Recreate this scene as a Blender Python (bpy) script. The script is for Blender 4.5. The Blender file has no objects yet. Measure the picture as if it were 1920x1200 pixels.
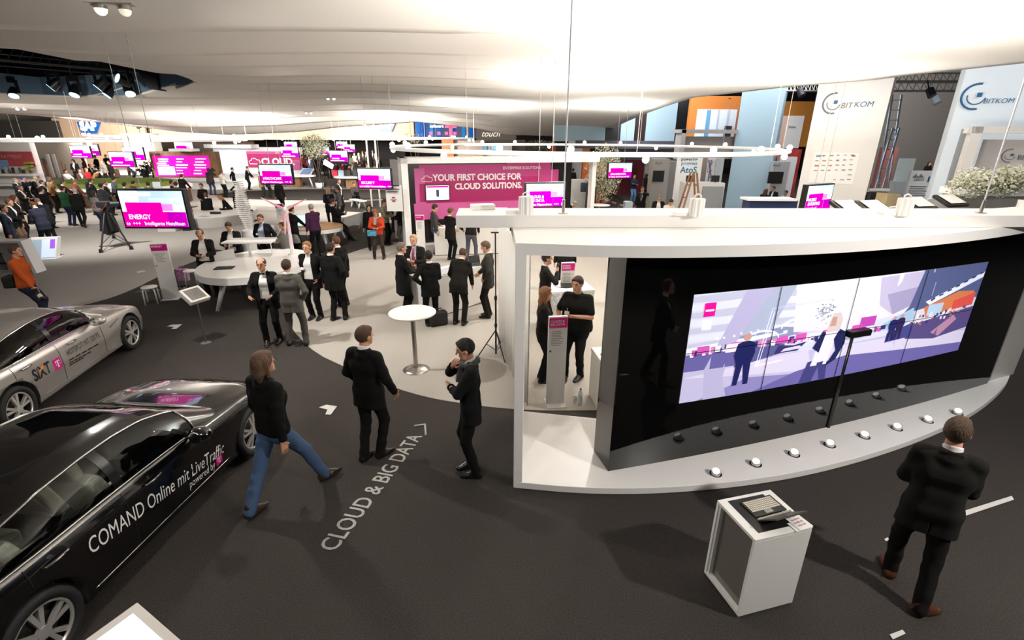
import bpy, bmesh, math, random
import numpy as np
from mathutils import Vector, Matrix, Quaternion
from mathutils.bvhtree import BVHTree
random.seed(7)
SC = bpy.context.scene
COL = SC.collection
# ------------------------------------------------------------ camera
FPX, PITCH, CAMH, ROLL = 929.81, 0.355708, 4.032, 0.006785
_c, _s = math.cos(PITCH), math.sin(PITCH)
_F = Vector((0, _c, -_s)); _U0 = Vector((0, _s, _c)); _R0 = Vector((1, 0, 0))
_R = _R0*math.cos(ROLL)+_U0*math.sin(ROLL); _U = -_R0*math.sin(ROLL)+_U0*math.cos(ROLL)
cam_data = bpy.data.cameras.new('camera'); cam = bpy.data.objects.new('camera', cam_data); COL.objects.link(cam)
cam_data.sensor_width = 36.0; cam_data.sensor_fit = 'HORIZONTAL'; cam_data.lens = FPX/1920*36
cam_data.clip_start = 0.05; cam_data.clip_end = 300
cam.matrix_world = Matrix(((_R.x, _U.x, -_F.x, 0), (_R.y, _U.y, -_F.y, 0), (_R.z, _U.z, -_F.z, CAMH), (0, 0, 0, 1)))
SC.camera = cam
# ------------------------------------------------------------ view, world, lights
SC.view_settings.view_transform = 'Standard'; SC.view_settings.look = 'None'
SC.view_settings.gamma = 1; SC.view_settings.use_curve_mapping = False
SC.view_settings.exposure = 0.0
W = bpy.data.worlds.new('hall_air'); SC.world = W; W.use_nodes = True
W.node_tree.nodes['Background'].inputs[0].default_value = (0.9, 0.95, 1.0, 1)
W.node_tree.nodes['Background'].inputs[1].default_value = 0.35
WARM = (1.0, 0.955, 0.90)
def lamp(kind, loc, energy, size=1.0, target=None, color=WARM, spot=None, blend=0.6, sy=None):
    d = bpy.data.lights.new(kind.lower()+'_light', kind); d.energy = energy; d.color = color
    if kind == 'AREA':
        d.size = size
        if sy: d.shape = 'RECTANGLE'; d.size_y = sy
    else: d.shadow_soft_size = size
    if spot: d.spot_size = math.radians(spot); d.spot_blend = blend
    o = bpy.data.objects.new(kind.lower()+'_light', d); COL.objects.link(o); o.location = loc
    if target is not None: o.rotation_euler = (Vector(target)-Vector(loc)).to_track_quat('-Z', 'Y').to_euler()
    return o
# ceiling spots that light the floor, plus far ones added to brighten crowd and CLOUD wall
for loc, tgt, e, sz in (((6.2, 1.3, 5.0), (3.2, 4.0, 0), 1150, .08), ((-6.0, 8.2, 5.3), (-1.2, 9.2, 0), 1100, .08), ((3.0, 12.0, 5.3), (-1.5, 10.5, 0), 700, .10),
                        ((-2.5, 1.0, 5.2), (-2.5, 6.0, 0), 380, .25), ((-6, 14.5, 5.4), (-8, 18, 0), 800, .3), ((-1.0, 17.0, 5.3), (-2, 14, 0), 520, .3),
                        ((-15, 17, 5.2), (-16, 22, 0), 1700, .3), ((-24, 22, 5.0), (-24, 28, 0), 2600, .4), ((-8, 26, 5.0), (-9, 30, 0), 2200, .4),
                        ((-11.0, 7.0, 5.2), (-8, 8.5, 0), 380, .2), ((-14, 29, 4.6), (-16, 40, 0.5), 3200, .4), ((-27, 33, 4.6), (-31, 48, 1.5), 4200, .4), ((-7, 33, 4.4), (-12, 48, 1.0), 3000, .4), ((-18, 38.5, 4.6), (-24, 48, 2.0), 2600, .4), ((2, 22, 4.6), (0, 19, 1), 600, .3)):
    lamp('SPOT', loc, e, sz, tgt, spot=130, blend=.8)
# uplights: floodlights stand on the roof of the screen booth, the others are added below the ceiling to brighten it
for loc, tgt, e, sz in (((0.9, 6.6, 3.6), (1.0, 8.0, 6), 240, 1.0), ((3.3, 7.0, 3.6), (3.6, 8.0, 6), 330, 1.0), ((6.0, 7.6, 3.6), (5.6, 8.6, 6), 260, 1.0),
                        ((2.5, 16, 3.9), (2.5, 16, 6), 420, 3.0), ((7.6, 14.5, 3.9), (7.6, 14.5, 6), 260, 2.5), ((4.5, 24, 3.7), (4.5, 24, 6), 200, 2.5), ((-1.5, 24.0, 3.6), (-1.5, 26, 6), 300, 3.0), ((-17, 30, 3.0), (-17, 31, 6), 420, 4.0), ((-7, 32, 3.3), (-7, 33, 6), 420, 4.0)):
    lamp('AREA', loc, e, sz, tgt)
# open hall right of the membrane ceiling, and fills added for far walls
lamp('AREA', (17, 8, 9), 900, 6, (14, 18, 2), (0.90, 0.95, 1.0))
lamp('AREA', (-36, 47, 4.6), 4200, 6, (-37, 58, 3), (1, .96, .9), sy=2)  # added to wash the left part of the beige wall
lamp('AREA', (-16, 49, 4.6), 2600, 6, (-18, 58, 4), (1, .96, .9), sy=2)  # added to wash the middle of the beige wall
lamp('AREA', (6, 28, 7.5), 700, 4, (7, 33, 4), (0.95, 0.97, 1.0))
lamp('AREA', (12, 26, 8), 650, 6, (9, 26, 0), (0.95, 0.96, 1.0))
lamp('AREA', (22, 29, 9.5), 1800, 4, (26, 38.5, 6), (1, .96, .92))  # added to lift the dark hall wall behind the ladder

def ray(x, y):
    return _F+_R*((x-960)/FPX)+_U*((600-y)/FPX)
def at(x, y, z=0.0):
    d = ray(x, y); t = (z-CAMH)/d.z
    return Vector((d.x*t, d.y*t, z))
def atY(x, y, Y):
    d = ray(x, y); t = Y/d.y
    return Vector((d.x*t, Y, CAMH+d.z*t))
def hgt(x, y, g):
    d = ray(x, y); return CAMH+d.z*math.hypot(g[0], g[1])/math.hypot(d.x, d.y)
# ------------------------------------------------------------ materials
_M = {}
def lin(h):
    h = h.lstrip('#'); v = [int(h[i:i+2], 16)/255 for i in (0, 2, 4)]
    return tuple(c/12.92 if c <= .04045 else ((c+.055)/1.055)**2.4 for c in v)
def mat(hexc, rough=.6, metal=0, emit=0, spec=.5, noise=0, nscale=40, bump=0, bscale=120, alpha=1, coat=0, stretch=None, trans=0):
    key = (hexc, rough, metal, emit, spec, noise, nscale, bump, bscale, alpha, coat, stretch, trans)
    if key in _M: return _M[key]
    m = bpy.data.materials.new('paint_'+hexc.strip('#')); m.use_nodes = True
    nt = m.node_tree; b = nt.nodes['Principled BSDF']; c = (*lin(hexc), 1)
    b.inputs['Base Color'].default_value = c; b.inputs['Roughness'].default_value = rough; b.inputs['Metallic'].default_value = metal
    b.inputs['Specular IOR Level'].default_value = spec
    if emit: b.inputs['Emission Color'].default_value = c; b.inputs['Emission Strength'].default_value = emit
    if coat: b.inputs['Coat Weight'].default_value = coat; b.inputs['Coat Roughness'].default_value = .03
    if alpha < 1: b.inputs['Alpha'].default_value = alpha
    if trans: b.inputs['Transmission Weight'].default_value = trans
    if noise or bump:
        tc = nt.nodes.new('ShaderNodeTexCoord'); src = tc.outputs['Object']
        if stretch:
            mp = nt.nodes.new('ShaderNodeMapping'); mp.inputs['Scale'].default_value = stretch
            nt.links.new(src, mp.inputs[0]); src = mp.outputs[0]
    if noise:
        n = nt.nodes.new('ShaderNodeTexNoise'); n.inputs['Scale'].default_value = nscale; n.inputs['Detail'].default_value = 3
        nt.links.new(src, n.inputs['Vector'])
        r = nt.nodes.new('ShaderNodeMapRange'); r.inputs['From Min'].default_value = .3; r.inputs['From Max'].default_value = .7
        r.inputs['To Min'].default_value = 1-noise; r.inputs['To Max'].default_value = 1+noise
        nt.links.new(n.outputs['Fac'], r.inputs['Value'])
        mx = nt.nodes.new('ShaderNodeVectorMath'); mx.operation = 'SCALE'; mx.inputs[0].default_value = c[:3]
        nt.links.new(r.outputs[0], mx.inputs['Scale']); nt.links.new(mx.outputs[0], b.inputs['Base Color'])
    if bump:
        n2 = nt.nodes.new('ShaderNodeTexNoise'); n2.inputs['Scale'].default_value = bscale; n2.inputs['Detail'].default_value = 3
        nt.links.new(src, n2.inputs['Vector'])
        bp = nt.nodes.new('ShaderNodeBump'); bp.inputs['Strength'].default_value = bump; bp.inputs['Distance'].default_value = .02
        nt.links.new(n2.outputs['Fac'], bp.inputs['Height']); nt.links.new(bp.outputs[0], b.inputs['Normal'])
    _M[key] = m
    return m
def glow(hexc, e=1.0): return mat(hexc, .9, 0, e, 0)
def wood(hexc, scale=(1, 12, 12)): return mat(hexc, .5, noise=.35, nscale=3, stretch=scale)
WHITE = lambda: mat('#ece9e4', .45); WHITEG = lambda: mat('#f0eeea', .25)
BLACK = lambda: mat('#141414', .5); CHROME = lambda: mat('#d0d0d0', .15, 1); STEEL = lambda: mat('#b8b4ae', .28, 1)
DARKM = lambda: mat('#1c1b1b', .35); MAG = lambda: mat('#c4007a', .5); GREY = lambda: mat('#8d8b88', .55)
def glass_mat(tint='#cfd6d6', a=.25, rough=.02):
    key = ('glass', tint, a)
    if key in _M: return _M[key]
    m = bpy.data.materials.new('glass_pane'); m.use_nodes = True; nt = m.node_tree; nt.nodes.clear()
    out = nt.nodes.new('ShaderNodeOutputMaterial'); mix = nt.nodes.new('ShaderNodeMixShader'); lw = nt.nodes.new('ShaderNodeFresnel')
    tr = nt.nodes.new('ShaderNodeBsdfTransparent'); gl = nt.nodes.new('ShaderNodeBsdfGlossy'); gl.inputs['Roughness'].default_value = rough
    lw.inputs[0].default_value = 1.5; t = lin(tint); tr.inputs[0].default_value = (t[0]*(1-a), t[1]*(1-a), t[2]*(1-a), 1)
    nt.links.new(lw.outputs[0], mix.inputs[0]); nt.links.new(tr.outputs[0], mix.inputs[1]); nt.links.new(gl.outputs[0], mix.inputs[2]); nt.links.new(mix.outputs[0], out.inputs[0])
    _M[key] = m
    return m
# ------------------------------------------------------------ objects
def thing(name, label, cat, loc=(0, 0, 0), rotz=0.0, group=None):
    o = bpy.data.objects.new(name, None); COL.objects.link(o); o.location = loc; o.rotation_euler = (0, 0, rotz)
    o.empty_display_size = .1
    return tag(o, label, cat, group)
def tag(o, label=None, cat=None, group=None, kind=None):
    if label: o['label'] = label
    if cat: o['category'] = cat
    if group: o['group'] = group
    if kind: o['kind'] = kind
    return o
def link(name, me, parent=None, mats=(), loc=None):
    for m in mats: me.materials.append(m)
    o = bpy.data.objects.new(name, me); COL.objects.link(o)
    if parent: o.parent = parent
    if loc is not None: o.location = loc
    return o
def copy_tree(o, parent=None, skip=()):
    c = o.copy(); COL.objects.link(c)
    if parent: c.parent = parent
    for ch in o.children:
        if ch.name.split('.')[0] not in skip: copy_tree(ch, c, skip)
    return c
class MB:
    def __init__(s): s.v = []; s.f = []; s.m = []; s.mi = 0; s.sm = []; s.smooth = False; s.T = Matrix.Identity(4)
    def mat(s, i): s.mi = i; return s
    def add(s, vs, fs, smooth=None):
        n = len(s.v); s.v += [tuple(s.T @ Vector(p)) for p in vs]
        for f in fs:
            s.f.append(tuple(i+n for i in f)); s.m.append(s.mi); s.sm.append(s.smooth if smooth is None else smooth)
        return s
    def box(s, c, d, rz=0.0, rot=None):
        R = rot if rot is not None else Matrix.Rotation(rz, 3, 'Z'); c = Vector(c); vs = []
        for z in (-.5, .5):
            for x, y in ((-.5, -.5), (.5, -.5), (.5, .5), (-.5, .5)): vs.append(c+R @ Vector((x*d[0], y*d[1], z*d[2])))
        return s.add(vs, [(3, 2, 1, 0), (4, 5, 6, 7), (0, 1, 5, 4), (1, 2, 6, 5), (2, 3, 7, 6), (3, 0, 4, 7)])
    def span(s, lo, hi): return s.box([(a+b)/2 for a, b in zip(lo, hi)], [abs(b-a) for a, b in zip(lo, hi)])
    def cyl(s, a, b, r, r2=None, n=16, cap=True):
        a = Vector(a); b = Vector(b); r2 = r if r2 is None else r2; d = (b-a).normalized()
        u = d.orthogonal().normalized(); w = d.cross(u); vs = []
        for p, q in ((a, r), (b, r2)):
            for i in range(n):
                t = 2*math.pi*i/n; vs.append(p+(u*math.cos(t)+w*math.sin(t))*q)
        s.add(vs, [(i, (i+1) % n, n+(i+1) % n, n+i) for i in range(n)], True)
        if cap: s.add(vs, [tuple(range(n-1, -1, -1)), tuple(range(n, 2*n))], False)
        return s
    def tube(s, pts, r, n=8, closed=False, rs=None):
        pts = [Vector(p) for p in pts]; N = len(pts); vs = []; u = None
        for i, p in enumerate(pts):
            a = pts[(i-1) % N] if (closed or i > 0) else p; b = pts[(i+1) % N] if (closed or i < N-1) else p
            d = (b-a).normalized() if (b-a).length > 1e-9 else Vector((0, 0, 1))
            if u is None: u = d.orthogonal().normalized()
            u = (u-d*u.dot(d)); u = u.normalized() if u.length > 1e-6 else d.orthogonal().normalized()
            w = d.cross(u); q = rs[i] if rs else r
            for k in range(n):
                t = 2*math.pi*k/n; vs.append(p+(u*math.cos(t)+w*math.sin(t))*q)
        fs = []
        for i in range(N if closed else N-1):
            j = (i+1) % N
            for k in range(n): fs.append((i*n+k, i*n+(k+1) % n, j*n+(k+1) % n, j*n+k))
        if not closed: fs += [tuple(range(n-1, -1, -1)), tuple((N-1)*n+k for k in range(n))]
        return s.add(vs, fs, True)
    def lathe(s, prof, c=(0, 0, 0), n=24, sx=1, sy=1, smooth=True):
        c = Vector(c); vs = []; k = len(prof)
        for i in range(n):
            t = 2*math.pi*i/n
            for r, z in prof: vs.append(c+Vector((r*math.cos(t)*sx, r*math.sin(t)*sy, z)))
        fs = []
        for i in range(n):
            j = (i+1) % n
            for q in range(k-1): fs.append((i*k+q, j*k+q, j*k+q+1, i*k+q+1))
        if prof[0][0] > 1e-6: fs.append(tuple(i*k for i in range(n-1, -1, -1)))
        if prof[-1][0] > 1e-6: fs.append(tuple(i*k+k-1 for i in range(n)))
        return s.add(vs, fs, smooth)
    def ball(s, c, r, n=12, m=8, R=None):
        r = (r, r, r) if not hasattr(r, '__len__') else r; c = Vector(c); vs = [c+Vector((0, 0, -r[2]))]
        for i in range(1, m):
            p = -math.pi/2+math.pi*i/m
            for k in range(n):
                t = 2*math.pi*k/n; vs.append(c+Vector((r[0]*math.cos(p)*math.cos(t), r[1]*math.cos(p)*math.sin(t), r[2]*math.sin(p))))
        vs.append(c+Vector((0, 0, r[2])))
        if R is not None: vs = [c+R @ (v-c) for v in vs]
        fs = [(0, 1+(k+1) % n, 1+k) for k in range(n)]
        for i in range(m-2):
            for k in range(n): a = 1+i*n; fs.append((a+k, a+(k+1) % n, a+n+(k+1) % n, a+n+k))
        a = 1+(m-2)*n; fs += [(a+k, a+(k+1) % n, len(vs)-1) for k in range(n)]
        return s.add(vs, fs, True)
    def prism(s, poly, z0, z1):
        n = len(poly); vs = [Vector((p[0], p[1], z0)) for p in poly]+[Vector((p[0], p[1], z1)) for p in poly]
        ar = sum(poly[i][0]*poly[(i+1) % n][1]-poly[(i+1) % n][0]*poly[i][1] for i in range(n))
        idx = list(range(n)); fs = [tuple(reversed(idx)), tuple(n+i for i in idx)]+[(i, (i+1) % n, n+(i+1) % n, n+i) for i in idx]
        if ar < 0: fs = [tuple(reversed(f)) for f in fs]
        return s.add(vs, fs)
    def quad(s, *p): return s.add(p, [tuple(range(len(p)))])
    def slab(s, pts, d):  # polygon in space given thickness d (a vector)
        n = len(pts); d = Vector(d); vs = [Vector(p) for p in pts]+[Vector(p)+d for p in pts]; idx = list(range(n))
        nrm = (vs[1]-vs[0]).cross(vs[2]-vs[1])
        fs = [tuple(idx), tuple(n+i for i in reversed(idx))]+[(i, n+i, n+(i+1) % n, (i+1) % n) for i in idx]
        if nrm.dot(d) > 0: fs = [tuple(reversed(f)) for f in fs]
        return s.add(vs, fs)
    def build(s, name, mats, parent=None, loc=None, bevel=0, seg=2, rz=None):
        me = bpy.data.meshes.new(name); me.from_pydata(s.v, [], s.f)
        if not isinstance(mats, (list, tuple)): mats = [mats]
        me.polygons.foreach_set('material_index', s.m); me.polygons.foreach_set('use_smooth', s.sm); me.update()
        o = link(name, me, parent, mats, loc)
        if rz is not None: o.rotation_euler = (0, 0, rz)
        if bevel:
            b = o.modifiers.new('bevel', 'BEVEL'); b.width = bevel; b.segments = seg; b.limit_method = 'ANGLE'; b.angle_limit = .7
        return o
def baked(o):
    """replace the object's mesh by the result of its modifiers"""
    dg = bpy.context.evaluated_depsgraph_get(); me = bpy.data.meshes.new_from_object(o.evaluated_get(dg)); o.modifiers.clear()
    old = o.data; o.data = me; bpy.data.meshes.remove(old); return o
_TX = {}
def text_mesh(s, size=.1, align='CENTER', bold=0.0, shear=0.0, sx=1.0, ext=.0, spacing=1.0):
    cu = bpy.data.curves.new('t', 'FONT'); cu.body = s; cu.size = size; cu.align_x = align; cu.align_y = 'BOTTOM_BASELINE'
    cu.offset = bold*size; cu.shear = shear; cu.extrude = ext; cu.resolution_u = 3; cu.space_character = spacing
    o = bpy.data.objects.new('t', cu); COL.objects.link(o)
    dg = bpy.context.evaluated_depsgraph_get(); me = bpy.data.meshes.new_from_object(o.evaluated_get(dg))
    COL.objects.unlink(o); bpy.data.objects.remove(o); bpy.data.curves.remove(cu)
    if sx != 1: me.transform(Matrix.Diagonal((sx, 1, 1, 1)))
    return me
def frame_mx(o, xdir, updir):
    """matrix with local X along xdir, local Y along updir, at o"""
    x = Vector(xdir).normalized(); u = Vector(updir); u = (u-x*u.dot(x)).normalized(); n = x.cross(u)
    return Matrix(((x.x, u.x, n.x, o[0]), (x.y, u.y, n.y, o[1]), (x.z, u.z, n.z, o[2]), (0, 0, 0, 1)))
def txt(s, size, m, parent, mx, name='lettering', **k):
    me = text_mesh(s, size, **k); me.transform(mx); return link(name, me, parent, [m])
def chaikin(p, n=2, closed=False):
    p = [Vector(q) for q in p]
    for _ in range(n):
        q = [] if closed else [p[0]]; N = len(p)
        for i in range(N if closed else N-1):
            a, b = p[i], p[(i+1) % N]; q += [a*.75+b*.25, a*.25+b*.75]
        if not closed: q.append(p[-1])
        p = q
    return p
def arcpts(cx, cy, rx, ry, a0=0, a1=360, n=48):
    full = abs(a1-a0-360) < 1e-6; m = n if full else n+1
    return [(cx+rx*math.cos(math.radians(a0+(a1-a0)*i/n)), cy+ry*math.sin(math.radians(a0+(a1-a0)*i/n))) for i in range(m)]
def pbox(mb, x0, y0, x1, y1, Y, d=.2):
    """an upright box facing the hall, whose front stands at depth Y"""
    a = atY((x0+x1)/2, (y0+y1)/2, Y); l = atY(x0, (y0+y1)/2, Y).x; r = atY(x1, (y0+y1)/2, Y).x
    t = atY((x0+x1)/2, y0, Y).z; b = atY((x0+x1)/2, y1, Y).z
    return mb.span((l, Y, b), (r, Y+d, t))
# ------------------------------------------------------------ smooth blended bodies (distance field -> surface)
V3 = lambda *a: np.array(a, dtype=np.float32)
def smin(a, b, k):
    if k <= 0: return np.minimum(a, b)
    h = np.clip(.5+.5*(b-a)/k, 0, 1)
    return b+(a-b)*h-k*h*(1-h)
class Field:
    def __init__(s, lo, hi, res):
        s.lo = np.array(lo, np.float32); s.res = res; s.n = np.ceil((np.array(hi)-s.lo)/res).astype(int)+1
        s.D = np.full(s.n, .5, np.float32)
        s.ax = [s.lo[i]+res*np.arange(s.n[i], dtype=np.float32) for i in range(3)]
    def win(s, lo, hi, pad):
        i0 = np.clip(np.floor((np.minimum(lo, hi)-pad-s.lo)/s.res).astype(int), 0, s.n-1)
        i1 = np.clip(np.ceil((np.maximum(lo, hi)+pad-s.lo)/s.res).astype(int)+1, 1, s.n)
        sl = tuple(slice(a, b) for a, b in zip(i0, i1))
        return sl, s.ax[0][sl[0]][:, None, None], s.ax[1][sl[1]][None, :, None], s.ax[2][sl[2]][None, None, :]
    def put(s, sl, d, k):
        s.D[sl] = smin(s.D[sl], d, k)
    def cone(s, a, b, ra, rb, k=.02, wr=None):
        a = np.asarray(a, np.float32); b = np.asarray(b, np.float32); R = max(ra, rb)
        sl, x, y, z = s.win(np.minimum(a, b)-R, np.maximum(a, b)+R, k+s.res*2)
        d = b-a; L2 = float(d@d)+1e-9
        t = np.clip(((x-a[0])*d[0]+(y-a[1])*d[1]+(z-a[2])*d[2])/L2, 0, 1)
        dist = np.sqrt((x-a[0]-t*d[0])**2+(y-a[1]-t*d[1])**2+(z-a[2]-t*d[2])**2)-(ra+(rb-ra)*t)
        if wr: dist = dist+wr[0]*(np.sin(t*wr[1]*.5+13*x-9*y+wr[2]*np.sin(17*y+5*x+8*z))*.6+np.sin(31*x+23*y+19*z+2*np.sin(14*z-11*x))*.45)*(.35+.65*np.sin(3.14*t)**2)
        s.put(sl, dist, k); return s
    def slab(s, a, b, ax, wa, wb, ra, rb, k=.02):
        a = np.asarray(a, np.float32); b = np.asarray(b, np.float32); ax = np.asarray(ax, np.float32); R = max(wa, wb)+max(ra, rb)
        sl, x, y, z = s.win(np.minimum(a, b)-R, np.maximum(a, b)+R, k+s.res*2)
        d = b-a; L2 = float(d@d)+1e-9
        t = np.clip(((x-a[0])*d[0]+(y-a[1])*d[1]+(z-a[2])*d[2])/L2, 0, 1)
        qx = x-a[0]-t*d[0]; qy = y-a[1]-t*d[1]; qz = z-a[2]-t*d[2]
        u = qx*ax[0]+qy*ax[1]+qz*ax[2]; e = np.maximum(np.abs(u)-(wa+(wb-wa)*t), 0)
        dist = np.sqrt(e*e+np.maximum(qx*qx+qy*qy+qz*qz-u*u, 0))-(ra+(rb-ra)*t)
        s.put(sl, dist, k); return s
    def ell(s, c, r, R=None, k=.02, sub=False):
        c = np.asarray(c, np.float32); r = np.asarray(r, np.float32); R = np.eye(3) if R is None else R; m = float(r.max())
        sl, x, y, z = s.win(c-m, c+m, k+s.res*2)
        q = [((x-c[0])*R[0][i]+(y-c[1])*R[1][i]+(z-c[2])*R[2][i])/r[i] for i in range(3)]
        l = np.sqrt(q[0]**2+q[1]**2+q[2]**2)+1e-6
        g = np.sqrt((q[0]/r[0])**2+(q[1]/r[1])**2+(q[2]/r[2])**2)+1e-6
        d = l*(l-1)/g
        if sub: s.D[sl] = -smin(-s.D[sl], d, k)
        else: s.put(sl, d, k)
        return s
    def cut(s, p, n):
        """keep what lies behind the plane through p with outward normal n"""
        x, y, z = s.ax[0][:, None, None], s.ax[1][None, :, None], s.ax[2][None, None, :]
        s.D = np.maximum(s.D, ((x-p[0])*n[0]+(y-p[1])*n[1]+(z-p[2])*n[2]).astype(np.float32)); return s
    def carve(s, fn):
        x, y, z = s.ax[0][:, None, None], s.ax[1][None, :, None], s.ax[2][None, None, :]
        s.D = np.maximum(s.D, -fn(x, y, z).astype(np.float32)); return s
    def mesh(s, name):
        D = s.D; D[0], D[-1], D[:, 0], D[:, -1], D[:, :, 0], D[:, :, -1] = (.1,)*6
        ins = D < 0; cor = [(i, j, k) for i in (0, 1) for j in (0, 1) for k in (0, 1)]; n = D.shape
        cnt = np.zeros([q-1 for q in n], np.int8)
        for i, j, k in cor: cnt += ins[i:n[0]-1+i, j:n[1]-1+j, k:n[2]-1+k]
        msk = (cnt > 0) & (cnt < 8); cells = np.argwhere(msk); idx = np.full(msk.shape, -1, np.int64); idx[msk] = np.arange(len(cells))
        acc = np.zeros((len(cells), 3)); num = np.zeros(len(cells))
        dv = {c: D[cells[:, 0]+c[0], cells[:, 1]+c[1], cells[:, 2]+c[2]] for c in cor}
        for c in cor:
            for a in range(3):
                if c[a]: continue
                e = list(c); e[a] = 1; da, db = dv[c], dv[tuple(e)]; cr = (da < 0) != (db < 0)
                t = np.where(cr, da/np.where(da == db, 1, da-db), 0)
                for q in range(3): acc[:, q] += np.where(cr, c[q]+(t if q == a else 0), 0)
                num += cr
        G = cells+acc/num[:, None]; lim = np.array(n)-1.001
        def samp(P):   # trilinear reading of the field
            P = np.clip(P, 0, lim); i = P.astype(int); f = P-i; r = 0
            for c in cor: r = r+D[i[:, 0]+c[0], i[:, 1]+c[1], i[:, 2]+c[2]]*np.prod(np.where(np.array(c), f, 1-f), axis=1)
            return r
        for _ in range(2):   # settle the points on the surface itself
            g = np.stack([samp(G+e)-samp(G-e) for e in np.eye(3)*.5], 1); q = (g*g).sum(1); st = -samp(G)[:, None]*g/np.maximum(q, (s.res*.3)**2)[:, None]
            G = G+np.clip(st, -.4, .4)
        V = G*s.res+s.lo
        Q = []
        for a in range(3):
            o = [q for q in range(3) if q != a]
            A = np.take(ins, range(n[a]-1), a); B = np.take(ins, range(1, n[a]), a)
            e = np.argwhere(A != B)
            e = e[(e[:, o[0]] > 0) & (e[:, o[1]] > 0) & (e[:, o[0]] < n[o[0]]-1) & (e[:, o[1]] < n[o[1]]-1)]
            fl = A[e[:, 0], e[:, 1], e[:, 2]]
            if a == 1: fl = ~fl
            g = []
            for d0, d1 in ((1, 1), (0, 1), (0, 0), (1, 0)):
                f = e.copy(); f[:, o[0]] -= d0; f[:, o[1]] -= d1; g.append(idx[f[:, 0], f[:, 1], f[:, 2]])
            g = np.stack(g, 1); g[~fl] = g[~fl][:, ::-1]; Q.append(g)
        Q = np.concatenate(Q); me = bpy.data.meshes.new(name)
        me.vertices.add(len(V)); me.vertices.foreach_set('co', V.astype(np.float32).ravel())
        me.loops.add(Q.size); me.loops.foreach_set('vertex_index', Q.astype(np.int32).ravel())
        me.polygons.add(len(Q)); me.polygons.foreach_set('loop_start', np.arange(0, Q.size, 4, dtype=np.int32))
        me.polygons.foreach_set('use_smooth', np.ones(len(Q), bool)); me.update(calc_edges=True); me.validate()
        return me
def rot(ax, deg):
    return np.array(Matrix.Rotation(math.radians(deg), 3, ax), np.float32)
def ik(a, t, l1, l2, pole):
    d = t-a; L = float(np.linalg.norm(d)); m = (l1+l2)*.999
    if L > m: d = d*m/L; L = m; t = a+d
    u = d/L; x = (l1*l1-l2*l2+L*L)/(2*L); h = math.sqrt(max(l1*l1-x*x, 0)); p = pole-u*float(pole@u)
    p = p/(np.linalg.norm(p)+1e-9)
    return a+u*x+p*h, t
ARMS = {  # wrist position in the frame of the trunk (origin at the hips, x to the arm's own side), pole of the elbow, curl, palm turn
    'down': ((.27, .03, -.07), (.5, -1, 0), .35), 'swing': ((.26, .17, -.03), (.5, -1, 0), .5), 'swingb': ((.28, -.17, -.03), (.5, -1, .2), .5),
    'pocket': ((.20, .05, .03), (1, -.9, 0), .8), 'hip': ((.20, .02, .10), (1, -.8, 0), .8), 'back': ((.09, -.20, .06), (1, -.5, 0), .5),
    'fold': ((-.07, .21, .27), (1, .15, -.6), .4), 'fold2': ((-.05, .24, .22), (1, .15, -.6), .4), 'phone': ((.07, .33, .21), (.8, -.3, -.8), .9),
    'chest': ((.05, .25, .26), (.9, -.2, -.7), .5), 'face': ((.07, .17, .50), (.7, .5, -.9), .5), 'ear': ((.12, .10, .58), (.9, .3, -.5), .8),
    'mic': ((.05, .24, .45), (.8, .1, -.9), 1.0), 'open': ((.20, .33, .17), (.7, -.5, -.8), .25), 'table': ((.17, .45, .05), (.8, -.4, -.3), .3),
    'point': ((.16, .47, .24), (.8, -.4, -.8), .3), 'lap': ((.12, .30, .03), (.9, -.4, -.2), .5), 'lens': ((.04, .27, .56), (.9, .2, -.8), .8), 'belly': ((.02, .22, .10), (1, -.3, -.5), .5)}
LEGS = {'stand': (((-.10, 0, 0), (.10, 0, 0)), 0), 'wide': (((-.17, .03, 6), (.17, -.02, -8)), 0), 'relax': (((-.11, -.02, 12), (.12, .10, -14)), 0),
        'walk': (((-.08, .30, 0), (.08, -.30, 0)), .32), 'walkr': (((-.08, -.30, 0), (.08, .30, 0)), -.32), 'close': (((-.07, 0, 6), (.07, .02, -6)), 0),
        'sit': (((-.12, .46, 6), (.12, .42, -6)), 0), 'perch': (((-.12, .34, 6), (.12, .40, -6)), 0)}
SKIN = '#c9957a'
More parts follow.
